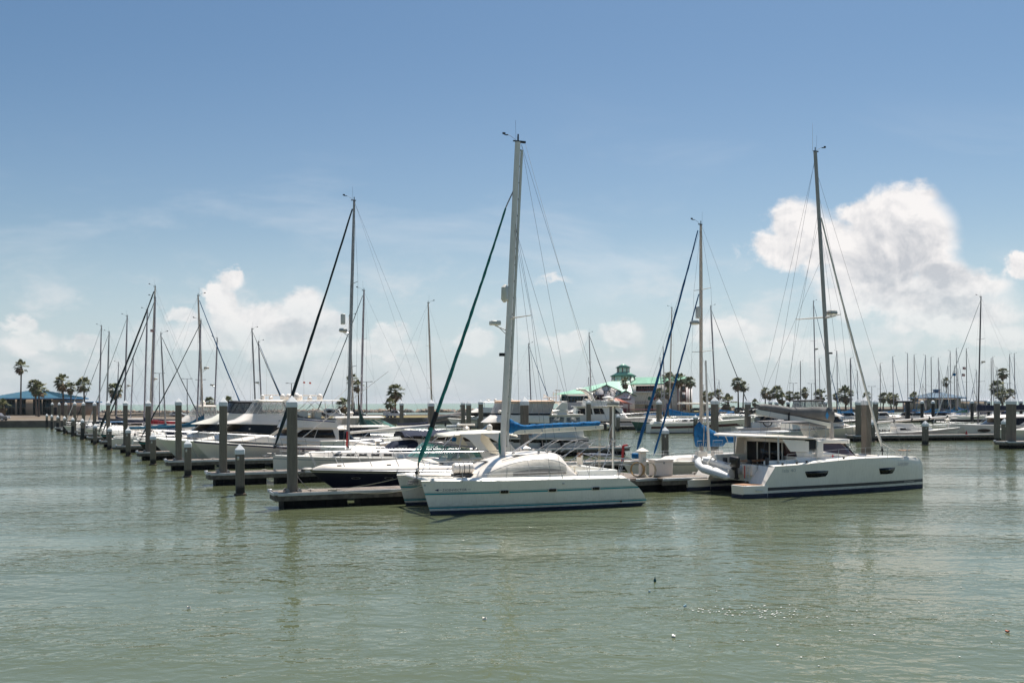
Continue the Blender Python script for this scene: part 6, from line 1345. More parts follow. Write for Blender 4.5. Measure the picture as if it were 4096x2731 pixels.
for s_ in (1, -1):
    side_window(h0, h1, [(.07, .32), (.50, .28), (.50, .86), (.14, .86)], hs, glass, s_); side_window(h0, h1, [(.52, .28), (.985, .25), (.93, .55), (.86, .86), (.52, .86)], hs, glass, s_)
window_band(hs, h0, h1, .30, .86, 0, glass)
f0 = ring(-11.6, -6.9, 1.95, 3.1, 3.15, .9, .9); f1 = ring(-11.6, -7.4, 1.9, 3.75, 4.05, .9, .8); fy = tier([f0, f1], gel, BA, 'flybridge')
for s_ in (1, -1): side_window(f0, f1, [(.05, .72), (1, .82), (1, .92), (.05, .84)], fy, navs, s_, 'navy_stripe')
mb = MB(); mb.loft([f1, ring(-9.4, -7.7, 1.8, 4.0, 4.3, .9, .8)], cap=False); mb.build('flybridge_screen', mat('smoked_acrylic', (.05, .04, .035), .15, alpha=.8), fy)
mb = MB(); mb.box((-8.9, 0, 4.1), (.9, 1.6, .9)); mb.box((-10.2, .5, 4.0), (.6, .7, 1.0)); mb.box((-10.2, -.6, 4.0), (.6, .7, 1.0)); mb.build('helm_console', gelc, fy, bevel=.06)
mb = MB(); mb.loft([[(x, y * 1.55, 5.42 + dz) for y, dz in ((-1, 0), (-.6, .08), (.6, .08), (1, 0), (.6, -.03), (-.6, -.03))] for x in (-7.6, -8.0, -11.8, -12.1)]); tt = mb.build('tower_top', gel, BA, smooth=60); mb = MB()
for s_ in (1, -1):
    mb = MB(); mb.tube([(-8.2, s_ * 1.6, 3.9), (-8.3, s_ * 1.45, 5.4)], .03, 5); mb.tube([(-11.5, s_ * 1.7, 3.7), (-11.3, s_ * 1.45, 5.4)], .03, 5); mb.tube([(-8.2, s_ * 1.6, 3.9), (-9.8, s_ * 1.5, 5.4)], .025, 5); mb.tube([(-11.5, s_ * 1.7, 3.7), (-9.8, s_ * 1.5, 5.4)], .025, 5); mb.tube([(-9.0, s_ * 1.65, 4.6), (-10.9, s_ * 1.65, 4.6)], .02, 5); mb.build('tower_tubes', alu, tt)
open_radar(tt, (-9.6, .3, 5.5), 1.2, .1); dome(tt, (-10.6, -.3, 5.48), .26); dome(tt, (-9.0, -.8, 5.48), .2); dome(tt, (-8.4, .5, 5.48), .33)
for s_ in (1, -1):
    mb = MB(); a, b = Vector((-8.6, s_ * 1.9, 2.3)), Vector((-15.5, s_ * 4.2, 7.9)); mb.tube([a, b], [.04, .015], 6); m_ = a.lerp(b, .4); mb.tube([a.lerp(b, .22), m_ + Vector((.1, s_ * .4, .35)), a.lerp(b, .6)], .008, 4); mb.tube([m_ - Vector((.3, 0, .25)), m_ + Vector((.3, 0, .25))], .02, 4); mb.build('outrigger', aluw, BA)
antenna(BA, (-8.8, 1.8, 3.2), 6.5); antenna(BA, (-11.2, 1.8, 3.2), 5.5)
mb = MB(); mb.box((-7.4, 1.95, 3.3), (.9, .05, .28)); mb.build('name_board', gelo, fy)
mb = MB(); mb.tube([(-11.2, 1.9, 2.1), (-14.6, 2.2, 1.6), (-15.6, 2.2, 1.2)], .03, 5); mb.build('cockpit_coaming', gel, BA)
rope('dark drooping line from the navy striped bow down to the dock behind short pile', [(-26.6, 82.3, 2.0), (-24.4, 78.6, .85)], rope_k, .025, .35)
BB, HB = sportfisher('large white flybridge motor yacht with wraparound black windscreen and vinyl enclosed bridge', (-31.6, 89.0), 203, 17.2, 5.2, 2.05, 1.25, gelc, None, None)
r0 = ring(-13.5, -3.2, 1.9, 1.7, 1.95, .7, 3.0); r1 = ring(-13.5, -5.6, 1.8, 2.35, 2.5, .8, 2.0); tk = tier([r0, r1], gel, BB, 'trunk_cabin')
g0 = ring(-9.9, -5.4, 2.1, 2.40, 2.75, .85, 1.6); g1 = ring(-10.6, -6.3, 2.1, 3.2, 3.35, .85, 1.5); mb = MB(); mb.loft([g0, g1]); mb.build('wraparound_windscreen', glass, BB, smooth=60)
mb = MB(); mb.loft([[(x, y * 2.15, z) for x, z in ((-9.4, 2.35), (-13.6, 2.0), (-13.6, 3.2), (-10.7, 3.2))] for y in (1, -1)]); mb.build('deckhouse', gel, BB)
b0 = ring(-13.8, -5.05, 2.3, 3.2, 3.38, .86, 1.8); b1 = ring(-13.8, -6.6, 2.15, 3.4, 3.75, .86, 1.5); b2 = ring(-11.6, -7.5, 1.95, 4.1, 4.27, .9, 1.0); tier([b0, ring(-13.8, -5.15, 2.3, 3.26, 3.44, .86, 1.8), b1, b2], gel, BB, 'flybridge')
e0 = ring(-11.3, -7.55, 1.85, 4.15, 4.28, .9, .8); e1 = ring(-11.3, -8.3, 1.75, 5.35, 5.38, .9, .7); enclosure(BB, e0, e1, gel, vinyl, gelo)
open_radar(BB, (-9.9, 0, 5.6), 1.5, .15); dome(BB, (-10.9, .5, 5.55), .24); dome(BB, (-9.0, .8, 5.55), .2); dome(BB, (-11.6, -.3, 5.5), .34)
antenna(BB, (-9.2, 1.9, 3.9), 5.5)
mb = MB(); mb.box((-8.0, 1.6, 2.75), (.8, .45, .5)); mb.box((-7.9, 1.6, 2.42), (1.0, .6, .16)); mb.build('deck_seat', gel, BB, bevel=.04)
mb = MB(); mb.box((-10.3, 2.3, 3.62), (.16, .16, .2)); mb.build('searchlight', steel, BB)
BC, HC = sportfisher('motor yacht with black canvas flybridge enclosure, behind the white yacht with vinyl bridge', (-35.4, 96.9), 203, 15, 4.7, 1.95, 1.25, gel, None, None)
tier([ring(-12.5, -3, 1.7, 1.6, 1.9, .7, 2.5), ring(-12.5, -4.4, 1.6, 2.4, 2.45, .8, 1.8)], gel, BC, 'trunk_cabin')
mb = MB(); mb.loft([ring(-11, -3.9, 1.95, 2.42, 2.6, .85, 1.7), ring(-11, -4.8, 1.95, 3.15, 3.15, .85, 1.5)]); mb.build('wraparound_windscreen', glass, BC, smooth=60)
tier([ring(-12, -3.9, 2.1, 3.12, 3.22, .85, 1.9), ring(-12, -6.0, 2.0, 3.75, 3.85, .86, 1.6), ring(-11, -6.8, 1.8, 4.1, 4.3, .9, 1.0)], gelc, BC, 'flybridge')
enclosure(BC, ring(-10.6, -6.9, 1.75, 4.2, 4.3, .9, .9), ring(-10.4, -7.6, 1.65, 5.25, 5.3, .9, .8), blkc, mat('dark_vinyl', (.10, .10, .10), .2, alpha=.8), blkc)
antenna(BC, (-9.5, 1.5, 5.2), 4)
# small cruiser with grey canvas among the left masts
BD, HD = sportfisher('small white cruiser with clear flybridge curtains behind the teal sail cover', (-45.5, 121), 203, 12, 4, 1.8, 1.1, gel, None, None)
tier([ring(-10, -3, 1.6, 1.4, 1.7, .7, 2.2), ring(-10, -4.6, 1.5, 2.3, 2.4, .8, 1.6)], gel, BD, 'trunk_cabin'); tier([ring(-10, -4.6, 1.8, 2.9, 3.0, .85, 1.5), ring(-10, -5.6, 1.6, 3.6, 3.8, .85, 1.2)], gel, BD, 'flybridge'); mb = MB(); mb.loft([ring(-9, -4.6, 1.6, 2.35, 2.4, .85, 1.5), ring(-9, -5.2, 1.6, 2.92, 2.95, .85, 1.3)]); mb.build('windscreen', glass, BD)
enclosure(BD, ring(-9.2, -5.7, 1.5, 3.65, 3.8, .9, .8), ring(-9.0, -6.6, 1.35, 4.85, 4.85, .9, .7), gel, vinyl, gelo); dome(BD, (-7.6, 0, 5.0), .35)
# ---------------------------------------------------------------- cruiser with hardtop pointing right
BH, HH = sportfisher('white cruiser with hardtop and green glass pointing right behind the bare boom', (-8.9, 123.0), 23, 14.5, 4.4, 1.85, 1.45, gelc, deckg, None, railh=.6)
q0 = ring(-12.2, -5.4, 1.85, 1.75, 2.0, .8, 2.0); q1 = ring(-12.0, -6.4, 1.7, 2.3, 2.35, .8, 1.6); tier([ring(-12.6, -2.0, 1.7, 1.4, 1.75, .7, 3), ring(-12.4, -4.9, 1.6, 2.15, 2.3, .8, 2.0)], gelc, BH, 'trunk_cabin')
q2 = ring(-10.8, -5.7, 1.7, 2.25, 2.35, .8, 1.5); q3 = ring(-10.3, -7.7, 1.5, 3.3, 3.3, .85, 1.0); mb = MB(); mb.loft([q2, q3], cap=False); ws = mb.build('windscreen', glassg, BH, smooth=60); mb = MB(); mb.tube(q3, .05, 4); mb.tube([q2[1], q3[1]], .06, 4); mb.tube([q2[-2], q3[-2]], .06, 4); mb.tube([q2[4], q3[4]], .05, 4); mb.tube([q2[0], q3[0]], .12, 4); mb.tube([q2[-1], q3[-1]], .12, 4); mb.build('windscreen_frame', gel, ws)
tier([ring(-13.0, -7.3, 1.75, 3.42, 3.42, .85, 1.2), ring(-13.0, -7.1, 1.8, 3.5, 3.5, .85, 1.2), ring(-12.6, -7.6, 1.5, 3.66, 3.66, .85, 1.0)], gel, BH, 'hardtop'); mb = MB(); mb.lathe((-11.3, 0, 3.6), [(.3, 0), (.35, .15), (.3, .3)], 10); mb.lathe((-11.3, 0, 3.95), [(.4, 0), (.45, .15), (.3, .3)], 10); mb.build('radar', gel, BH)
mb = MB(); mb.loft([ring(-12.9, -10.9, 1.7, 1.9, 1.9, .95, .3), ring(-12.6, -10.4, 1.6, 3.4, 3.4, .95, .3)], cap=False); mb.build('aft_curtain', vinylt, BH)
# ---------------------------------------------------------------- yacht with tan canvas
BM = thing('motor_yacht', 'big cream motor yacht with tan canvas flybridge and curtained aft cabin', 'motor yacht', (6.6, 100.0, 0), 203)
H = Hull(18, 5.2, 2.5, 1.80, rake=1.8, transom=.1, wb=.4, full=.55, tn=.97, wl=.9, stern=lambda z: 0 + .05 * z, stem=lambda z: 17 + .7 * z, mid=lambda t: 1.78 + .7 * t ** 2)
mb = MB(); H.mesh(mb, [('w', -.3, 1), ('w', 0, 1), ('w', .15, 0), ('w', .95, 0), ('s', .52, 2), ('s', .18, 0), ('s', .09, 3), ('s', .03, 0), ('s', 0, 0)], 26); mb.build('hull', [gelo, antib, glass, alug], BM); mb = MB(); H.deck(mb, n=20); mb.build('deck', deckm, BM)
for i in range(4):
    for s_ in (1,): mb = MB(); mb.loft([[H.surf(7.0 + i * 1.2 + (0 if i else -.3) + u_, z, s_, o) for u_, z in ((0, 1.15), (.5, 1.15), (.25, 1.5), (-.1, 1.5))] for o in (0, .02)]); mb.build('hull_lettering_block', deckg, BM)
A0 = ring(.3, 6.2, 2.1, 1.75, 1.85, 1, .2, ya=1.0); A1 = ring(.65, 5.0, 1.85, 3.9, 3.98, 1, .2); ac = tier([A0, A1], gelo, BM, 'aft_cabin')
mb = MB(); mb.loft([[(x, y * 2.0, z) for x, y in ((.35, 1), (5.2, 1), (5.2, -1), (.35, -1))] for z in (3.92, 4.05)]); mb.build('aft_cabin_roof', gel, ac, bevel=.04)
for s_ in (1, -1):
    side_window(A0, A1, [(.03, .58), (.36, .56), (.36, .90), (.03, .92)], ac, mat('curtained_glass', (.22, .23, .22), .15, var=.4, vs=4), s_); side_window(A0, A1, [(.44, .54), (.84, .52), (.78, .92), (.42, .92)], ac, mat('curtained_glass', (.22, .23, .22), .15, var=.4, vs=4), s_)
P0_ = ring(4.8, 9.9, 2.15, 1.8, 2.1, .85, 1.4); P1_ = ring(4.6, 8.9, 2.05, 3.1, 3.1, .85, 1.2); tier([P0_, ring(4.8, 12.5, 2.0, 2.0, 2.3, .7, 2.5)], gel, BM, 'trunk_cabin'); mb = MB(); mb.loft([ring(4.7, 10.6, 2.05, 2.25, 2.3, .85, 1.8), ring(4.7, 9.3, 2.05, 3.25, 3.25, .85, 1.6)]); mb.build('pilothouse_windscreen', glass, BM, smooth=60)
tier([ring(4.2, 10.3, 2.25, 3.2, 3.3, .86, 2.0), ring(4.2, 10.1, 2.3, 3.36, 3.45, .86, 2.0), ring(4.2, 9.2, 2.15, 3.95, 4.05, .86, 1.6)], gel, BM, 'flybridge'); mb = MB(); mb.loft([ring(4.0, 9.22, 2.17, 3.98, 4.06, .86, 1.6), ring(4.0, 9.2, 2.12, 4.15, 4.2, .86, 1.6)]); mb.build('flybridge_dark_band', blkc, BM)
enclosure(BM, ring(3.9, 9.15, 2.05, 4.15, 4.22, .86, 1.2), ring(3.5, 8.75, 1.9, 5.15, 5.15, .86, 1.0), tanc, vinylt, creamc, ht=.18, over=.05)
mb = MB(); mb.loft([[(x, s_, z) for x, z in ((3.9, 3.98), (1.9, 3.98), (2.0, 5.2), (2.6, 5.25))] for s_ in (1.75, 1.6)]); mb.loft([[(x, s_, z) for x, z in ((3.9, 3.98), (1.9, 3.98), (2.0, 5.2), (2.6, 5.25))] for s_ in (-1.75, -1.6)]); mb.box((2.3, 0, 5.25), (.7, 3.4, .16)); ar = mb.build('radar_arch', gel, BM, bevel=.05); open_radar(ar, (3.2, .3, 5.3), 1.6, .05)
mb = MB()
for dx, dy, h in ((2.5, .3, 1.2), (2.2, .3, 1.1), (2.5, -.4, 1.0), (2.2, -.5, .9)): mb.tube([(dx, dy, 5.3), (dx, dy, 5.3 + h)], .03, 5)
mb.box((2.35, .3, 6.4), (.6, .1, .08)); mb.box((2.35, -.3, 6.1), (.5, .3, .06)); mb.build('light_mast', aluw, ar); antenna(ar, (2.4, .3, 6.3), 2.5)
rail(Hull(4.4, 3.9, 4.05, 4.05, wb=.9, rake=0, stern=lambda z: .5, stem=lambda z: 5.0, mid=lambda t: 4.05), .0, .95, .38, BM, n=5, mid=False, name='roof_railing')
mb = MB(); mb.tube([(1.6, -.8, 4.05), (1.6, -.8, 5.0), (2.2, -.8, 5.3), (3.4, -.8, 6.0)], [.09, .08, .07, .05], 6); mb.lathe((2.1, -.8, 5.1), [(.12, 0), (.16, .12), (.1, .25)], 8); mb.build('dinghy_crane', gel, BM)
mb = MB(); mb.lathe((8.9, 1.2, 4.2), [(.18, 0), (.22, .1), (.22, .22), (.1, .3)], 10); mb.build('searchlight', gel, BM)
for x, z in ((5.2, 1.15), (3.1, 1.2)): mb = MB(); mb.tube([(x, 2.75, z - .3), (x, 2.75, z), (x, 2.75, z + .25)], [.12, .2, .12], 8); mb.build('fender', blkp, BM)
rope('dark pair of lines slack between the aft cabin yacht stern and far dock end', [(5.3, 98.9, 1.8), (10.6, 99.2, .7)], rope_k, .025, .25)
# ---------------------------------------------------------------- grey sloop with blue cover
CS = thing('sailboat', 'pale grey sloop with bright blue mainsail cover and two blue furled headsails', 'sailboat', (5.5, 64.0, 0), 26)
H = Hull(14.6, 3.9, 1.35, 1.15, wb=.35, full=.5, tn=.72, wl=.85, stem=lambda z: -(.9 - .65 * z), stern=lambda z: -14.6 - .2 * z, mid=lambda t: 1.1 + .25 * t)
H2 = H
def flip(mb, cx=16.8):      # built bow-forward, then turned so the bow points left in the berth
    mb.v = [(-(p[0]) + 1.8, -p[1], p[2]) for p in mb.v]; return mb
mb = MB(); H.mesh(mb, [('w', -.3, 1), ('w', 0, 1), ('w', .1, 0), ('f', .4, 0), ('f', .7, 0), ('s', .22, 2), ('s', .17, 0), ('s', .03, 3), ('s', 0, 0)], 22); flip(mb).build('hull', [gelo, antif, navs, teak], CS)
mb = MB(); H.deck(mb, n=20); flip(mb).build('deck', deckm, CS)
rb = ring(-10.0, -2.6, 1.2, 1.15, 1.22, .65, 1.0); rm = ring(-9.9, -3.3, 1.08, 1.55, 1.48, .65, 1.0)
rb = [(-p[0] + 1.8, -p[1], p[2]) for p in rb]; rm = [(-p[0] + 1.8, -p[1], p[2]) for p in rm]; cb = tier([rb, rm, [(lerp(8, p[0], .94), p[1] * .8, p[2] + .1) for p in rm]], gel, CS, 'cabin', bevel=.02)
for s_ in (1, -1): side_window(rb, rm, [(.62, .25), (.72, .25), (.72, .75), (.62, .75)], cb, mat('hazy_port', (.12, .14, .11), .2), s_); side_window(rb, rm, [(.3, .25), (.5, .25), (.5, .75), (.3, .75)], cb, glass, s_)
mst = spar(CS, (8.15, 0, 1.55), (8.2, 0, 17.2), .17, .26, aluw); masthead(mst, (8.2, 0, 17.2), .9, -1); mb = MB()
for z, w in ((8.6, 1.2), (12.8, .95)):
    for s_ in (1, -1): mb.tube([(8.17, 0, z), (8.3, s_ * w, z + .05)], [.03, .02], 5)
mb.build('spreader', aluw, mst); radar_dome(mst, (7.65, 0, 10.45), .33, .24); mb = MB(); mb.box((7.95, 0, 11.25), (.28, .28, .8)); mb.build('radar_reflector', gelo, mst, bevel=.04)
bmo = MB(); bmo.tube([(8.4, 0, 2.65), (12.6, 0, 2.45)], .09, 8); bo = bmo.build('boom', alu, CS)
mb = MB(); R = []; rnd = random.Random(11)
for i in range(22):
    q = i / 21; x = lerp(7.75, 12.4, q); top = lerp(1.4, .5, min(1, q / .42) ** .75) if q < .42 else lerp(.5, .3, (q - .42) / .58); w = lerp(.26, .17, q) + rnd.uniform(-.02, .02); lo = -.35 if q < .5 else -.12
    R.append([(x + (.25 * (1 - q) * (k in (5, 6, 7))), w * math.sin(k * 2 * PI / 12), 2.5 + lo + (top - lo + rnd.uniform(-.03, .03)) * (.5 - .5 * math.cos(k * 2 * PI / 12))) for k in range(12)])
mb.loft(R); cv = mb.build('sail_cover', bluec, bo, smooth=60); mb = MB(); mb.tube([(8.05, -.33, 1.6), (8.15, -.36, 3.8), (8.2, -.1, 5.5)], .03, 5)
for x, z in ((8.3, 3.9), (8.35, 3.1), (9.1, 3.2), (9.9, 2.9)): mb.tube([(x + .1 * k, -.36 + .05 * k, z - .12 * k) for k in range(5)], .025, 4)
mb.build('cover_lashing', rope_w, cv); mb = MB(); mb.tube([(8.55, -.30, 1.9), (8.35, -.28, 8.0)], [.10, .06], 8); mb.build('whisker_pole', aluw, CS)
furled(CS, (3.0, 0, 2.1), (7.95, 0, 16.8), .1, jibb, n=30); furled(CS, (4.3, 0, 1.7), (8.0, 0, 12.5), .085, jibb, 'furled_staysail', n=24)
rigging(CS, [((3.0, 0, 2.15), (1.9, 0, 1.35)), ((4.3, 0, 1.75), (4.0, 0, 1.3))] + [((8.3, s_ * 1.75, 1.25), (8.3, s_ * 1.2, 8.6)) for s_ in (1, -1)] + [((8.3, s_ * 1.2, 8.6), (8.3, s_ * .95, 12.8)) for s_ in (1, -1)] + [((8.3, s_ * .95, 12.8), (8.2, 0, 17)) for s_ in (1, -1)] + [((15.8, 0, 1.3), (8.3, 0, 17.1)), ((9.4, 1.75, 1.2), (8.2, 0, 8.5)), ((9.4, -1.75, 1.2), (8.2, 0, 8.5)), ((2.2, 0, 1.5), (8.15, 0, 16.9))], .008)
mb = MB()
for s_ in (1, -1):
    T = []
    for x in (3.2, 4.6, 6.2, 8.0, 10.0, 12.0, 14.0): y = s_ * (1.1 if x < 4 else 1.65); mb.tube([(x, y, 1.2), (x, y, 1.85)], .014, 5); T.append((x, y, 1.85))
    mb.tube([(1.9, 0, 2.0)] + T, .01, 4); mb.tube([(p[0], p[1], 1.55) for p in T], .006, 4)
mb.build('railing', steel, CS); mb = MB()
for x in (7.6, 8.9):
    mb.box((x, -.75, 1.68), (.75, .4, .45)); 
mb.build('deck_locker', gel, CS, bevel=.03); mb = MB()
for x in (7.6, 8.9):
    mb.tube([(x - .4, -.85, 1.7), (x - .4, -.85, 2.6), (x + .4, -.85, 2.6), (x + .4, -.85, 1.7)], .016, 5)
    for k in range(4): mb.tube([(x - .25 + k * .17, -.86, 2.1), (x - .25 + k * .17, -.86, 2.45)], .02, 4)
mb.build('pin_rail', steel, CS); mb = MB(); mb.tube([(10.6, -.6, 2.05), (12.0, -.6, 2.0)], [.22, .2], 10); mb.build('rolled_blue_cushion', bluec, CS)
mb = MB()
for x in (11.8, 13.4):
    mb.tube([(x + .6, -1.4, 1.5), (x, -1.3, 2.3), (x + .3, -.9, 2.65), (x + .3, .9, 2.65), (x, 1.3, 2.3), (x + .6, 1.4, 1.5)], .02, 5)
mb.build('bimini_frame', steel, CS); mb = MB(); mb.box((2.9, -.2, 1.7), (.7, .5, .35), .2); mb.build('blue_bow_bag', bluec, CS, bevel=.08)
# ---------------------------------------------------------------- left pier sailboats
GLS = 'sailboats moored along the left pier'
def lsail(label, j, c, hd, L, mh, mx=None, **k):
    p = berth(j, c); a = math.radians(hd); mx = mx if mx is not None else -L * .38
    return sailboat(label, (p[0] - mx * math.cos(a), p[1] - mx * math.sin(a)), hd, L=L, mast=(mx, mh), B=L * .3, det=k.pop('det', 1), group=GLS, **k)
lsail('sloop with teal-blue mainsail cover, radar dome and dark jib slanting right', 8, 8.8, 23, 12.5, 17.5, cover=tealc, boom=(4.9, 2.6, -.25), cover_h=(1.5, .35), jib=jibb, jib_r=.09, radar=(.6, 9.2), dodger=navc, mastm=aluw)
lsail('sloop with raked pale mast and very dark thick furled jib slanting left', 11, 6.4, 200, 13.5, 21, cover=navc, boom=(5.2, 2.4, 0), jib=jibk, jib_r=.17, mastm=aluw, radar=(-.5, 8.5), rake=.9)
lsail('dark hulled sloop with red sail cover and small flag flying from its grey mast', 10, 5.5, 203, 13, 18.7, hullm=blk, stripe=teal, cover=redc, boom=(5.0, 2.6, 0), cover_h=(.7, .35), jib=jibk, jib_r=.09, mastm=alug)
lsail('sloop with grey mast and long navy boom cover immediately left of the raked mast', 12, 6.8, 203, 12, 18.5, cover=navc, boom=(5, 2.6, 0), cover_h=(.8, .4), mastm=alug)
lsail('sloop with pale furled jib leaning left and navy cover, fourth mast from the left', 14, 6.1, 203, 12, 18.9, cover=navc, boom=(4.2, 2.3, 0), jib=sailw, jib_r=.07, mastm=alug, det=0, radar=(-.55, 8.0))
lsail('sloop with thin mast and radar bracket, second mast from the left', 16, 5.2, 203, 11, 17.4, cover=blkc, boom=(4, 2.3, 0), jib=jibk, jib_r=.06, det=0, radar=(-.5, 7.6))
lsail('sloop carrying the leftmost mast of the harbour, light furled jib', 17, 4.8, 203, 12, 19, cover=navc, boom=(4, 2.3, 0), jib=sailw, jib_r=.06, mastm=alug, det=0)
lsail('shorter masted sloop with navy cover and brown-grey furled jib to the right', 9, 6.0, 23, 10.5, 13.6, cover=tealc, boom=(4.4, 2.2, 0), jib=jibk, jib_r=.07, mastm=alu)
lsail('sloop with short grey mast right of the radar masted sloop', 13, 18, 203, 11, 15.2, cover=navc, boom=(4, 2.3, 0), mastm=alug, det=0, radar=(.5, 8.0))
lsail('sloop with pale mast and crossing furled jib behind the black flybridge canvas', 11, 20.5, 23, 12, 15.6, cover=navc, boom=(4.4, 2.3, 0), jib=jibk, jib_r=.07, det=0, radar=(.5, 5.5))
lsail('sloop whose dark jib slants right above the vinyl-bridged yacht', 13, 25.3, 23, 11, 14.8, cover=blkc, boom=(4.4, 2.3, 0), jib=jibb, jib_r=.08, mastm=alug, det=0, radar=(-.5, 8.4))
lsail('sloop with grey mast and bottle green cover right of bare white mast', 6, 21.5, 203, 13, 17.0, boom=(1.9, 2.4, 0), cover=mat('bottle_green_canvas', (.004, .03, .028), .9), cover_h=(2.6, .3), jib=jibk, jib_r=.07, mastm=alug, rake=.5)
lsail('sloop with shorter white mast in front of two tall palms', 9, 29, 23, 12, 16.4, boom=(1.9, 2.4, 0), cover=blkc, cover_h=(3.0, .3), mastm=aluw, det=0)
lsail('sloop with thin mast far behind the piles at the left shore', 18.5, 9, 203, 10, 13, det=0, mastm=alug, cover=navc, boom=(4, 2.2, 0)) 
lsail('unrigged-looking sloop with navy cover between the sixth and seventh tall piles', 15, 8, 203, 10.5, 12.5, det=0, mastm=alug, cover=navc, boom=(4, 2.2, 0))
# low cruisers and runabouts between (decks only seen)
def runabout(label, pos, hd, L=8.5, hullm=None, top=None, group=None, name='motor_boat', fb=1.3, stripe=None, glassm=None):
    r = thing(name, label, 'motor boat', (pos[0], pos[1], 0), hd, group); H = Hull(L, L * .31, fb, fb * .75, rake=1.1, transom=0, wb=.35, full=.5, tn=.92, wl=.8)
    mb = MB(); H.mesh(mb, [('w', -.3, 1), ('w', 0, 1), ('w', .1, 0), ('f', .5, 0), ('s', .14, 2), ('s', .05, 0), ('s', 0, 0)], 14); mb.build('hull', [hullm or gel, antib, stripe or hullm or gel], r); mb = MB(); H.deck(mb, crown=.1, n=12); mb.build('deck', deckm, r)
    a = ring(-L * .8, -L * .18, L * .11, fb * .7, fb * .95, .7, 1.5); b = ring(-L * .78, -L * .38, L * .10, fb * 1.25, fb * 1.2, .8, 1.0); tier([a, b], gel, r, 'cabin')
    c = ring(-L * .68, -L * .36, L * .10, fb * 1.2, fb * 1.22, .85, .8); d = ring(-L * .66, -L * .45, L * .09, fb * 1.75, fb * 1.78, .85, .6); mb = MB(); mb.loft([c, d], cap=True); mb.build('windscreen', glassm or glass, r)
    if top: tier([ring(-L * .85, -L * .42, L * .12, fb * 1.78, fb * 1.8, .85, .6), ring(-L * .83, -L * .44, L * .11, fb * 1.9, fb * 1.92, .85, .6)], top, r, 'top')
    rail(H, .4, .95, .5, r, n=5, mid=False, r=.014); return r
runabout('low white cruiser hidden behind decks beside the third finger dock', berth(6.1, 3), 203, 9.5, top=tealc, group=GLS)
runabout('white motor boat with green glass stern at the left end of the pier', berth(16, 9), 23, 9, top=gel, glassm=teg, group=GLS)
runabout('small white boat with blue top near left shore docks', berth(14.5, 10), 23, 8, top=btrim, group=GLS)
runabout('white boat with dark top moored beyond the seventh tall pile', berth(13, 7), 203, 9, top=navc, group=GLS)
lsail('black hulled sloop with thin teal stripe moored behind the third tall pile', 7, 6.5, 203, 12.5, 14.0, hullm=blk, stripe=teal, boot=antib, mastm=alug, boom=(4.5, 2.6, 0), cover=blkc, jib=jibk, jib_r=.07, fb=1.35, fs=1.05)
for (j_, c_, h_, L_, tp_, lb_) in [(4.6, 21, 23, 11, gel, 'white cruiser top seen behind the open tower and outriggers'), (6.9, 22, 23, 11, tealc, 'white cruiser with teal top behind the black flybridge canvas'), (8.7, 5, 203, 11, gel, 'broad white cruiser bow between the third and fourth tall piles'),
        (9.6, 12, 203, 11, navc, 'white cruiser with navy top behind the red sail cover'), (10.6, 3.5, 203, 10, gel, 'white cruiser nosing out beside the fifth tall pile'), (12.4, 3.5, 203, 10, None, 'open white boat nosing out beside the sixth tall pile'), (7.6, 12, 203, 12, gel, 'white hardtop cruiser in the row behind the large vinyl-bridged yacht bow'),
        (14.3, 3, 203, 9, gel, 'small white boat nosing out near the seventh tall pile'), (5.6, 13, 203, 12, gel, 'white boat with pale top squeezed between the two big yacht hulls')]:
    runabout(lb_, berth(j_, c_), h_, L_, top=tp_, group=GLS, fb=1.55)
# navy-jib boats crossing the sky left of centre
sailboat('sloop with slender pale mast standing alone between the green furled jib and bare boom', (-6.0, 125.5), 23, L=12.5, B=3.7, mast=(-4.2, 17.6), boom=(4.5, 2.4, 0), cover=navc, mastm=aluw, det=0)
sailboat('distant sloop with thin blue-grey mast and navy jib behind the tan canvas', (7.5, 176), 23, L=12, B=3.6, mast=(-4.4, 15.4), boom=(4.5, 2.3, 0), jib=jibb, jib_r=.08, cover=blkc, mastm=alug, det=0)
sailboat('sloop with dark furled jib whose mast stands left of the green letter sign', (20.6, 196), 23, L=13, B=4, mast=(-5.5, 18.6), boom=(5, 2.6, 0), cover=greenc, jib=jibk, jib_r=.11, mastm=alug, radar=(.6, 7.0), det=0)
# ---------------------------------------------------------------- across the channel
GF = 'boats moored across the channel'
def at(px, Z): return ((px - 2048) / 3982. * Z, Z)
BT = thing('trawler_yacht', 'white trawler yacht with big dark cabin windows and curved flybridge arch, across the channel', 'motor yacht', (*at(2625, 191), 0), 5)
H = Hull(17, 4.9, 2.6, 1.9, rake=1.2, transom=0, wb=.4, tn=.95, wl=.9); mb = MB(); H.mesh(mb, [('w', -.3, 1), ('w', 0, 1), ('w', .15, 0), ('f', .5, 0), ('s', .2, 2), ('s', .12, 0), ('s', 0, 0)], 20); mb.build('hull', [gel, antib, gelo], BT); mb = MB(); H.deck(mb, n=16); mb.build('deck', deckm, BT)
for x in (-11.5, -7.5): mb = MB(); mb.loft([[H.surf(x + a, z, -1, o) for a, z in ((0, 1.35), (2.6, 1.35), (2.6, 1.6), (0, 1.6))] for o in (0, .03)]); mb.build('hull_window', glass, BT)
a = ring(-16, -5.5, 2.1, 1.9, 2.1, .9, .8); b = ring(-15.7, -7.3, 1.95, 4.35, 4.35, .9, .7); dh = tier([a, b], gel, BT, 'deckhouse')
for s_ in (1, -1):
    for q0, q1 in ((.04, .2), (.26, .36), (.40, .62), (.78, .97)): side_window(a, b, [(q0, .42), (q1, .42), (q1 - (.05 if q1 > .9 else 0), .88), (q0, .88)], dh, glass, s_)
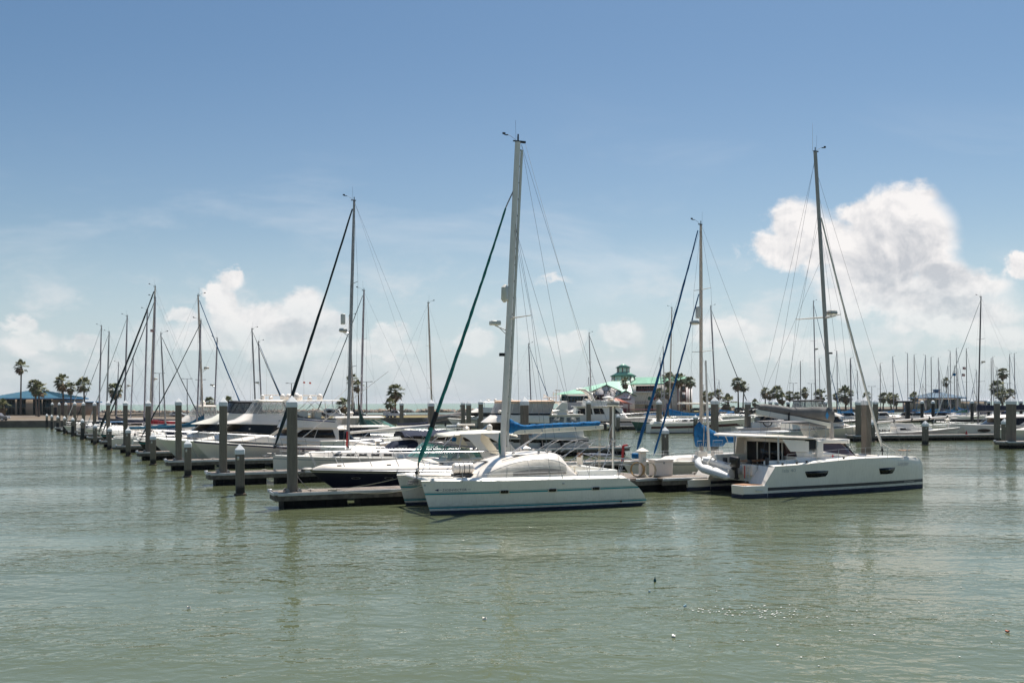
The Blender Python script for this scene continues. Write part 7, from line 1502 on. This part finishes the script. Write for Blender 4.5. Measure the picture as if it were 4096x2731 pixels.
tier([ring(-16.2, -6.6, 2.3, 4.35, 4.35, .9, 1.0), ring(-16.2, -6.6, 2.3, 4.5, 4.5, .9, 1.0)], gel, dh, 'upper_deck'); tier([ring(-14, -7.3, 2.0, 4.5, 4.5, .85, 1.5), ring(-14, -8.3, 1.9, 5.6, 5.5, .85, 1.2)], gel, BT, 'flybridge')
mb = MB(); 
for s_ in (1.8, -1.8): mb.tube([(-12.3, s_, 5.4), (-13.0, s_, 6.8), (-14.2, s_, 7.6), (-15.2, s_, 7.7)], .2, 6)
mb.box((-14.6, 0, 7.65), (1.4, 3.6, .2)); mb.build('radar_arch', gel, BT); rail(H, .5, .96, .8, BT, n=6)
mb = MB(); mb.lathe((-15.6, -3.0, .2), [(.02, 0), (.5, .3), (.62, .65), (.5, 1.0), (.02, 1.25)], 12); tag(mb.build('round_fender', gel, None), 'white round fender ball hanging at the far dock beside short pile', 'fender').location = (BT.location[0] + 5.5, BT.location[1] - 3.5, 0)
sailboat('dark green hulled sloop with blue and tan sail cover, below the restaurant', (26.2 - 4.5, 172.5), 190, L=13, B=3.9, fb=1.9, fs=1.5, mast=(-5.8, 21.6), boom=(8.2, 2.75, -.1), cover=bluec, cover_h=(1.4, .5), hullm=green, boot=gelo, mastm=aluw, det=1, group=GF, spreaders=2)
ket = sailboat('long white ketch with maroon hull band, leaning grey mast and bowsprit pointing right', at(2985, 168), 6, L=17, B=4.4, fb=2.5, fs=1.6, mast=(-5.2, 21.2), boom=(6.5, 4.8, .1), cover=creamc, cover_h=(.3, .2), mastm=alug, rake=1.0, jib=jibk, jib_r=.08, det=1, group=GF, mizzen=(-14.0, 14.5), cab=(-4, -12, .8))
KH = Hull(17, 4.4, 2.5, 1.6, rake=1.1, transom=.25)
for s_ in (1, -1):
    mb = MB(); R = []
    for k in range(19): x = -16.8 + k * .93; sh = KH.sheer(KH.tx(x)); R.append([KH.surf(x, sh * f, s_, o) for f, o in ((.50, .01), (.53, .06), (.70, .06), (.73, .01))])
    mb.loft(R, closed=False, cap=False); mb.build('maroon_band', maroon, ket)
mb = MB(); mb.tube([(.3, 0, 2.4), (3.0, 0, 2.9)], .1, 6); mb.build('bowsprit', gelo, ket)
cu = runabout('small white double-ender with wooden rail and round life ring beyond the solar roof', (at(3230, 150)[0], 152), 8, 11, top=gel, group=GF, fb=1.7)
lettering('Summer', .55, lambda a, b: (-11.15, 1.3 - a, .8 + b), alud, cu, 'boat_name', width=2.2)
mb = MB(); mb.tube([(-6.5, -1.75 + .0, 2.9)] + [(-6.5 + .7 * math.sin(a * PI / 6), -1.8, 2.2 + .7 * math.cos(a * PI / 6)) for a in range(13)], .1, 6); mb.build('life_ring', brown, cu)
def flyyacht(label, pos, hd, L, top, bx=0, canvas=None, hullm=None, stripe=None, group=GF, tower=False, outr=False, dark=glass):
    r, H = sportfisher(label, pos, hd, L, L * .3, 2.0, 1.2, hullm or gel, stripe, None, group=group)
    tier([ring(-L * .8, -L * .2, L * .11, 1.5, 1.9, .7, 2.4), ring(-L * .8, -L * .3, L * .1, 2.3, 2.4, .8, 1.8)], gel, r, 'trunk_cabin'); mb = MB(); mb.loft([ring(-L * .72, -L * .27, L * .12, 2.3, 2.45, .85, 1.7), ring(-L * .72, -L * .33, L * .12, 3.1, 3.15, .85, 1.5)]); mb.build('windscreen', dark, r, smooth=60)
    tier([ring(-L * .78, -L * .27, L * .13, 3.1, 3.2, .86, 1.9), ring(-L * .78, -L * .38, L * .125, 3.7, 3.8, .86, 1.6), ring(-L * .72, -L * .42, L * .11, 4.1, 4.25, .9, 1.0)], gel, r, 'flybridge')
    if canvas: enclosure(r, ring(-L * .7, -L * .43, L * .11, 4.1, 4.2, .9, .9), ring(-L * .68, -L * .47, L * .1, 5.2, 5.25, .9, .8), canvas, vinyl, canvas)
    else: 
        o = tier([ring(-L * .74, -L * .43, L * .12, 5.3, 5.3, .9, .8), ring(-L * .73, -L * .44, L * .11, 5.45, 5.45, .9, .8)], top, r, 'hardtop'); mb = MB()
        for x in (-L * .47, -L * .7):
            for s_ in (1, -1): mb.tube([(x, s_ * L * .1, 4.0), (x, s_ * L * .1, 5.3)], .05, 5)
        mb.build('hardtop_post', alu, o); open_radar(o, (-L * .57, 0, 5.5), 1.3)
        dome(o, (-L * .65, .5, 5.45), .3)
    if outr:
        for s_ in (1, -1): mb = MB(); mb.tube([(-L * .5, s_ * 2, 2.5), (-L * .72, s_ * 4, 9.5)], [.05, .02], 5); mb.build('outrigger', aluw, r)
    return r
flyyacht('sportfisher with smoked flybridge glass and dark hull band just left of the tan canvas', (*at(1790, 205),), 203, 16, gel, hullm=gel, stripe=navy)
flyyacht('white sportfisher with low hull behind the two close tall piles, hardtop over bridge', (*at(1862, 222),), 23 + 180, 17, gel, stripe=navs)
flyyacht('white sportfisher with hardtop and outriggers left of the restaurant letter sign', (*at(2195, 205),), 200, 15, gel, outr=True)
flyyacht('sportfisher with cream flybridge left of the coral roofed bar', (*at(2290, 225),), 200, 15, gel, outr=True)
BG = runabout('low boat under a dark green tarpaulin at the far dock', (*at(2255, 196),), 195, 12, group=GF, fb=1.7); mb = MB(); R = [[(x, y * 1.6, 2.0 + z + .1 * math.sin(x * 3)) for y, z in ((-1, -.5), (-.6, .6), (0, .95), (.6, .6), (1, -.5))] for x in [-11 + k * 1.2 for k in range(7)]]; mb.loft(R, closed=False, cap=False); mb.build('green_tarpaulin', greenc, BG)
sailboat('small white sloop with bare deck by the far dock, right of the green tarpaulin', at(2440, 200), 15, L=10, B=3.2, mast=(-4, 10), det=0, group=GF, mastm=alug)
sailboat('sloop with pale slender mast right of the restaurant tower, far side', (at(2655, 215)[0] + 4, 215), 23, L=12, B=3.5, mast=(-5, 14.5), det=0, group=GF, mastm=alug, boom=(4.5, 2.4, 0), cover=bluec) 
flyyacht('white motor yacht with black canvas bridge behind the right catamaran mast', (*at(3480, 136),), 12, 15.5, gel, canvas=blkc)
RS = thing('racing_sloop', 'white racing sloop lying unrigged along the long far dock at right', 'sailboat', (*at(3815, 134.5), 0), 6, GF)
H = Hull(12.9, 3.5, 1.65, .95, rake=.9, transom=.3, wb=.4, full=.6); mb = MB(); H.mesh(mb, [('w', -.3, 1), ('w', 0, 1), ('w', .1, 0), ('f', .5, 0), ('s', .3, 2), ('s', .22, 0), ('s', 0, 0)], 18); mb.build('hull', [gelo, antib, alud], RS); mb = MB(); H.deck(mb, n=16); mb.build('deck', deckm, RS)
a = ring(-8.6, -2.6, 1.1, 1.0, 1.25, .6, .9); b = ring(-8.5, -4.0, .95, 1.75, 1.65, .6, .9); cb = tier([a, b], gel, RS, 'cabin'); [side_window(a, b, [(.1, .35), (.45, .35), (.45, .8), (.1, .8)], cb, glass, s_) for s_ in (1, -1)]; tier([ring(-8.7, -5.6, .8, 1.7, 1.75, .9, .4), ring(-8.6, -6.0, .7, 2.25, 2.2, .9, .3)], gel, cb, 'sprayhood'); rail(H, .05, .95, .6, RS, n=8, r=.014, pulpit=True)
mb = MB()
for x in (-9.6, -10.2, -10.9, -4.5): mb.lathe((x, .9, 1.1), [(.1, 0), (.08, .2), (.1, .3)], 8); mb.lathe((x, -.9, 1.1), [(.1, 0), (.08, .2), (.1, .3)], 8)
mb.build('winch', blkp, RS)
o = thing('stowed_mast', 'long white spar carried flat above the racing sloop deck on struts', 'spar', (*at(3815, 134.5), 0), 6); mb = MB(); mb.tube([(-13.2, 0, 2.2), (0.4, 0, 3.15)], .13, 8); mb.build('spar_tube', aluw, o)
mb = MB(); [mb.tube([(x - .1, 0, 2.2 + (x + 13.2) * .07 - .16), (x + .1, 0, 2.2 + (x + 13.2) * .07 + .16)], .15, 6) for x in (-11, -8.5, -6, -3.5, -1)]; mb.build('spar_lashing', blkp, o); mb = MB(); [mb.tube([(x, .3, 1.1), (x, 0, 2.2 + (x + 13.2) * .07)], .03, 5) for x in (-12, -.6)]; mb.build('spar_support', steel, o)
# power catamaran
PC = thing('power_catamaran', 'white power catamaran with black oval hull windows, on the right', 'motor yacht', (*at(3835, 137.5), 0), 186, GF)
for y0 in (2.0, -2.0):
    H = Hull(14, 1.9, 2.0, 1.75, y0=y0, rake=.5, wb=.3, full=.9, tn=.95, wl=.85); mb = MB(); H.mesh(mb, [('w', -.3, 1), ('w', 0, 1), ('w', .15, 0), ('f', .5, 0), ('s', .2, 0), ('s', 0, 0)], 16); ho = mb.build('hull', [gelo, antif], PC); mb = MB(); H.deck(mb, n=12); mb.build('side_deck', deckm, ho)
    for x in (-2.2, -8.2): mb = MB(); mb.loft([[H.surf(x + .9 * math.cos(q), 1.15 + .24 * math.sin(q), 1 if y0 > 0 else -1, o) for q in [k * PI / 7 for k in range(14)]] for o in (0, .02)]); mb.build('hull_window', glass, ho)
mb = MB(); mb.box((-7.5, 0, 1.3), (11.5, 4, .9)); mb.build('bridge_deck', gel, PC); a = ring(-12.5, -3.6, 2.5, 1.8, 1.9, .85, 1.6); b = ring(-12.3, -5.0, 2.3, 2.9, 2.85, .85, 1.4); mb = MB(); mb.loft([a, b]); w_ = mb.build('saloon_window', glass, PC, smooth=60)
for s_ in (1, -1): side_window(a, b, [(.35, 0), (.7, 0), (.52, 1), (.35, 1)], w_, gel, s_, 'side_panel', off=.03)
tier([ring(-13, -4.3, 2.5, 2.9, 2.85, .85, 1.6), ring(-13, -4.6, 2.4, 3.1, 3.05, .85, 1.5), ring(-12, -5.5, 1.8, 3.3, 3.25, .85, 1.2)], gel, PC, 'saloon_roof')
sailboat('large sloop with very long navy boom cover near the right edge', (at(3930, 150)[0] - 6.5, 150.5), 183, L=15, B=4.4, mast=(-6.2, 20.9), boom=(9.5, 3.6, .25), cover=navc, cover_h=(1.0, .75), mastm=alud, rake=-.5 + 1.1, jib=sailw, jib_r=.07, radar=(-.6, 11.0), det=1, group=GF)
runabout('white cruiser with black canvas enclosure cut by the right edge', (*at(4010, 128),), 186, 11, top=blkc, group=GF, fb=1.6)
sailboat('sloop with tall grey mast seen just left of the big right catamaran mast', (at(3252, 190)[0] + 5, 190), 23, L=14, B=4, mast=(-5.5, 24.0), mastm=alug, boom=(5, 2.8, 0), cover=bluec, jib=jibb, jib_r=.07, radar=(.5, 15), det=0, group=GF)
# inflatable on far dock, orange cone
DGs = thing('small_dinghy', 'little grey inflatable with outboard lying at the distant dock behind the catamaran mast foot', 'dinghy', (*at(1815, 205), .3), 0); mb = MB(); mb.tube([(-1.5, .6, 0), (1, .6, .05), (1.6, 0, .2), (1, -.6, .05), (-1.5, -.6, 0)], .3, 8); mb.build('air_tube', tube_g, DGs); mb = MB(); mb.box((1.6 - 3.3, 0, .5), (.4, .4, .8)); mb.build('outboard_motor', blkp, DGs)
mb = MB(); mb.lathe((0, 0, 0), [(.3, 0), (.3, .05), (.2, .06), (.03, .75)], 10); c_ = tag(mb.build('traffic_cone', redp, None), 'red cone standing on the long far dock beside the power catamaran', 'cone'); c_.location = (at(3868, 130.6)[0], 130.8, .56)
# ---------------------------------------------------------------- far right basin: rows of small sailboats
MASTS = [(2878, 1522, 310, 'a'), (3402, 1436, 290, 'left of the rolled white jib foot'), (3431, 1484, 300, ''), (3522, 1455, 285, ''), (3575, 1428, 265, ''), (3632, 1415, 270, ''), (3658, 1421, 280, ''), (3704, 1423, 270, ''), (3726, 1431, 262, ''), (3757, 1434, 275, ''), (3760, 1484, 320, ''), (3795, 1466, 310, ''),
         (3803, 1406, 268, ''), (3819, 1465, 300, ''), (3829, 1395, 275, ''), (3833, 1476, 330, ''), (3867, 1396, 262, ''), (3908, 1482, 300, ''), (3966, 1435, 270, ''), (3975, 1430, 280, ''), (3990, 1471, 300, ''), (4040, 1418, 268, ''), (4061, 1416, 262, ''), (3894, 1554, 320, ''), (3694, 1537, 330, ''), (3766, 1519, 330, ''),
         (3203, 1447, 250, ''), (3350, 1406, 250, ''), (3281, 1435, 270, ''), (3407, 1434, 272, '')]
MASTS = sorted(MASTS, key=lambda q: q[0])
near = ['between the restaurant and the dark leaning mast', 'over the grey boom cover', 'right behind the blue furled jibs', 'close right of the big catamaran mast', 'left of the rolled white jib', 'crossing the rolled white jib', 'right of the very tall pile', 'over the shaggy palm group', 'right of the shaggy palm group', 'left of the lone pavilion palm']
PLACES = ['in the gap just right of the restaurant', 'above the aft half of the grey boom bag', 'above the middle of the grey boom bag', 'right of the big catamaran mast', 'beyond the black canvas bridge yacht', 'just left of the white rolled jib', 'close behind the white rolled jib', 'left of the shaggy palm trio', 'above the shaggy palm trio', 'above the gap right of the palm trio', 'left of the lone palm', 'directly above the lone palm', 'at the left eave of the blue pavilion', 'over the left slope of the pavilion roof', 'just left of the pavilion cupola', 'short, touching the pavilion cupola left side', 'short, left of the palm behind the cupola', 'right beside the palm behind the cupola', 'tall and dark over the cupola', 'thin, over the right slope of the pavilion roof', 'tall, with small flag hoist, right roof slope', 'short, near the right eave of the pavilion', 'tall and grey at the right eave of the pavilion', 'short, right of the pavilion wing', 'left of the tall dark mast by the right edge', 'close right of the tall dark mast by the right edge', 'second right of the tall dark mast', 'below the tallest thin palm', 'third from the right edge', 'second from the right edge', 'nearest the right edge', 'last one']
covs = [bluec, navc, bluec, tealc, blkc, bluec, greenc, navc]
protos = []
for i, (px, ty, Z, _) in enumerate(MASTS):
    h = CAMZ + (1610 - (px - 2048) * .004 - ty) / 3982. * Z; x = (px - 2048) / 3982. * Z; hd = 23 if i % 3 else 203; L = 9.5 + (i * 7 % 4) * .6; a = math.radians(hd); mx = -L * .4
    sailboat('small distant sailboat, mast %s' % PLACES[i], (x - mx * math.cos(a), Z - mx * math.sin(a)), hd, L=L, B=3.1, fb=1.25, fs=1.0, mast=(mx, h), rake=.25 * ((i % 3) - .6), boom=(3.8, 2.1, 0), cover=covs[i % 8], cover_h=(.9 + .5 * (i % 2), .35), jib=[jibb, None, sailw, jibk][i % 4], jib_r=.07, mastm=[alug, alud, alug][i % 3], spreaders=1, det=0, dodger=[bluec, None, navc][i % 3], group='small sailboats in the far right basin')
FILL = [(3475, 'between the very tall pile and the racing sloop spar'), (3545, 'left of the dark square post'), (3610, 'right of the dark square post'), (3680, 'above the racing sloop cabin'), (3745, 'above the racing sloop bow'), (2905, 'behind the ketch bow'), (2930, 'near the round palm'), (2965, 'just over the ketch bowsprit')]
for i, (px, lb) in enumerate(FILL):
    runabout('tiny white boat far off, ' + lb, ((px - 2048) / 3982. * (248 if px > 3300 else 285), 248 if px > 3300 else 285), 180 if i % 2 else 0, 9, top=[bluec, None, gel][i % 3], group='small boats in the far basin')
r = thing('boat_lift', 'dark T shaped boat hoist post standing in the far basin over the racing sloop', 'hoist', (*at(3630, 245), 0)); mb = MB(); mb.box((0, 0, 2.2), (.9, .9, 5.4)); mb.build('hoist_post', blkp, r, bevel=.05); mb = MB(); mb.box((-.9, 0, 5.0), (4.2, 1, .5)); mb.build('hoist_beam', blkp, r, bevel=.05)
for (px, py, Z, nm, lb) in [(609, 1322, 122, 'flag', 'small striped flag fluttering between the two tall left masts'), (3857, 1472, 262, 'flag', 'upper small striped flag on right far masts'), (3854, 1499, 262, 'flag', 'lower dark and white flag on right far masts'), (3817, 1497, 268, 'pennant', 'small blue pennant right of the pavilion cupola'), (1217, 1529, 95, 'pennant', 'left tiny orange pennant over sportfisher bridge'), (1241, 1531, 95, 'pennant', 'right tiny orange pennant over sportfisher bridge')]:
    z = CAMZ + (1610 - (px - 2048) * .004 - py) / 3982. * Z; x = (px - 2048) / 3982. * Z; s = Z / 100 * (.32 if nm == 'flag' or px > 3000 else .22); R = [[(x + s * (k / 5 - .5), Z + .08 * math.sin(k * 2), z - s * .1 * k / 5 + dz * s * .4) for dz in (1, .6, .2, -.2, -.6, -1)] for k in range(6)]
    o = [] ; mb = MB(); vs = [p for r_ in R for p in r_]; mb.v = vs
    for i in range(5):
        for j in range(5): mb.f.append((i * 6 + j, (i + 1) * 6 + j, (i + 1) * 6 + j + 1, i * 6 + j + 1)); mb.m.append(2 if (i < 2 and j < 2 and nm == 'flag') else (j % 2))
    cm = [mat('flag_red', (.5, .04, .05), .8), gel, navs] if nm == 'flag' else ([bluec, bluec] if px > 3000 else [mat('pennant_orange', (.75, .2, .15), .8)] * 2)
    tag(mb.build(nm, cm), lb, 'flag')
# sailboats' rolled jib whisker: distant channel marker
mb = MB(); mb.tube([(0, 0, 0), (0, 0, 3.5)], .15, 6); mb.box((0, 0, 3.6), (.8, .1, .8)); o = tag(mb.build('channel_marker', rust), 'small channel marker post at the far end of the rocks', 'marker'); o.location = ((1842 - 2048) / 3982. * 545, 545, 0)
# ---------------------------------------------------------------- sea haze
mb = MB(); mb.box((0, 11000, 14), (31000, 22800, 30)); hz = mb.build('haze', gel, smooth=0)
hm_ = bpy.data.materials.new('haze_volume'); hm_.use_nodes = True; k = NT(hm_.node_tree); k.n.clear(); o_ = k.n.new('ShaderNodeOutputMaterial'); pv = k.n.new('ShaderNodeVolumePrincipled')
pv.inputs['Color'].default_value = (.93, .95, 1, 1); pv.inputs['Density'].default_value = .00005; pv.inputs['Anisotropy'].default_value = .2; k.l.new(pv.outputs[0], o_.inputs['Volume'])
hz.data.materials.clear(); hz.data.materials.append(hm_); tag(hz, 'thin pale sea haze lying over the harbour', 'haze', kind='stuff')
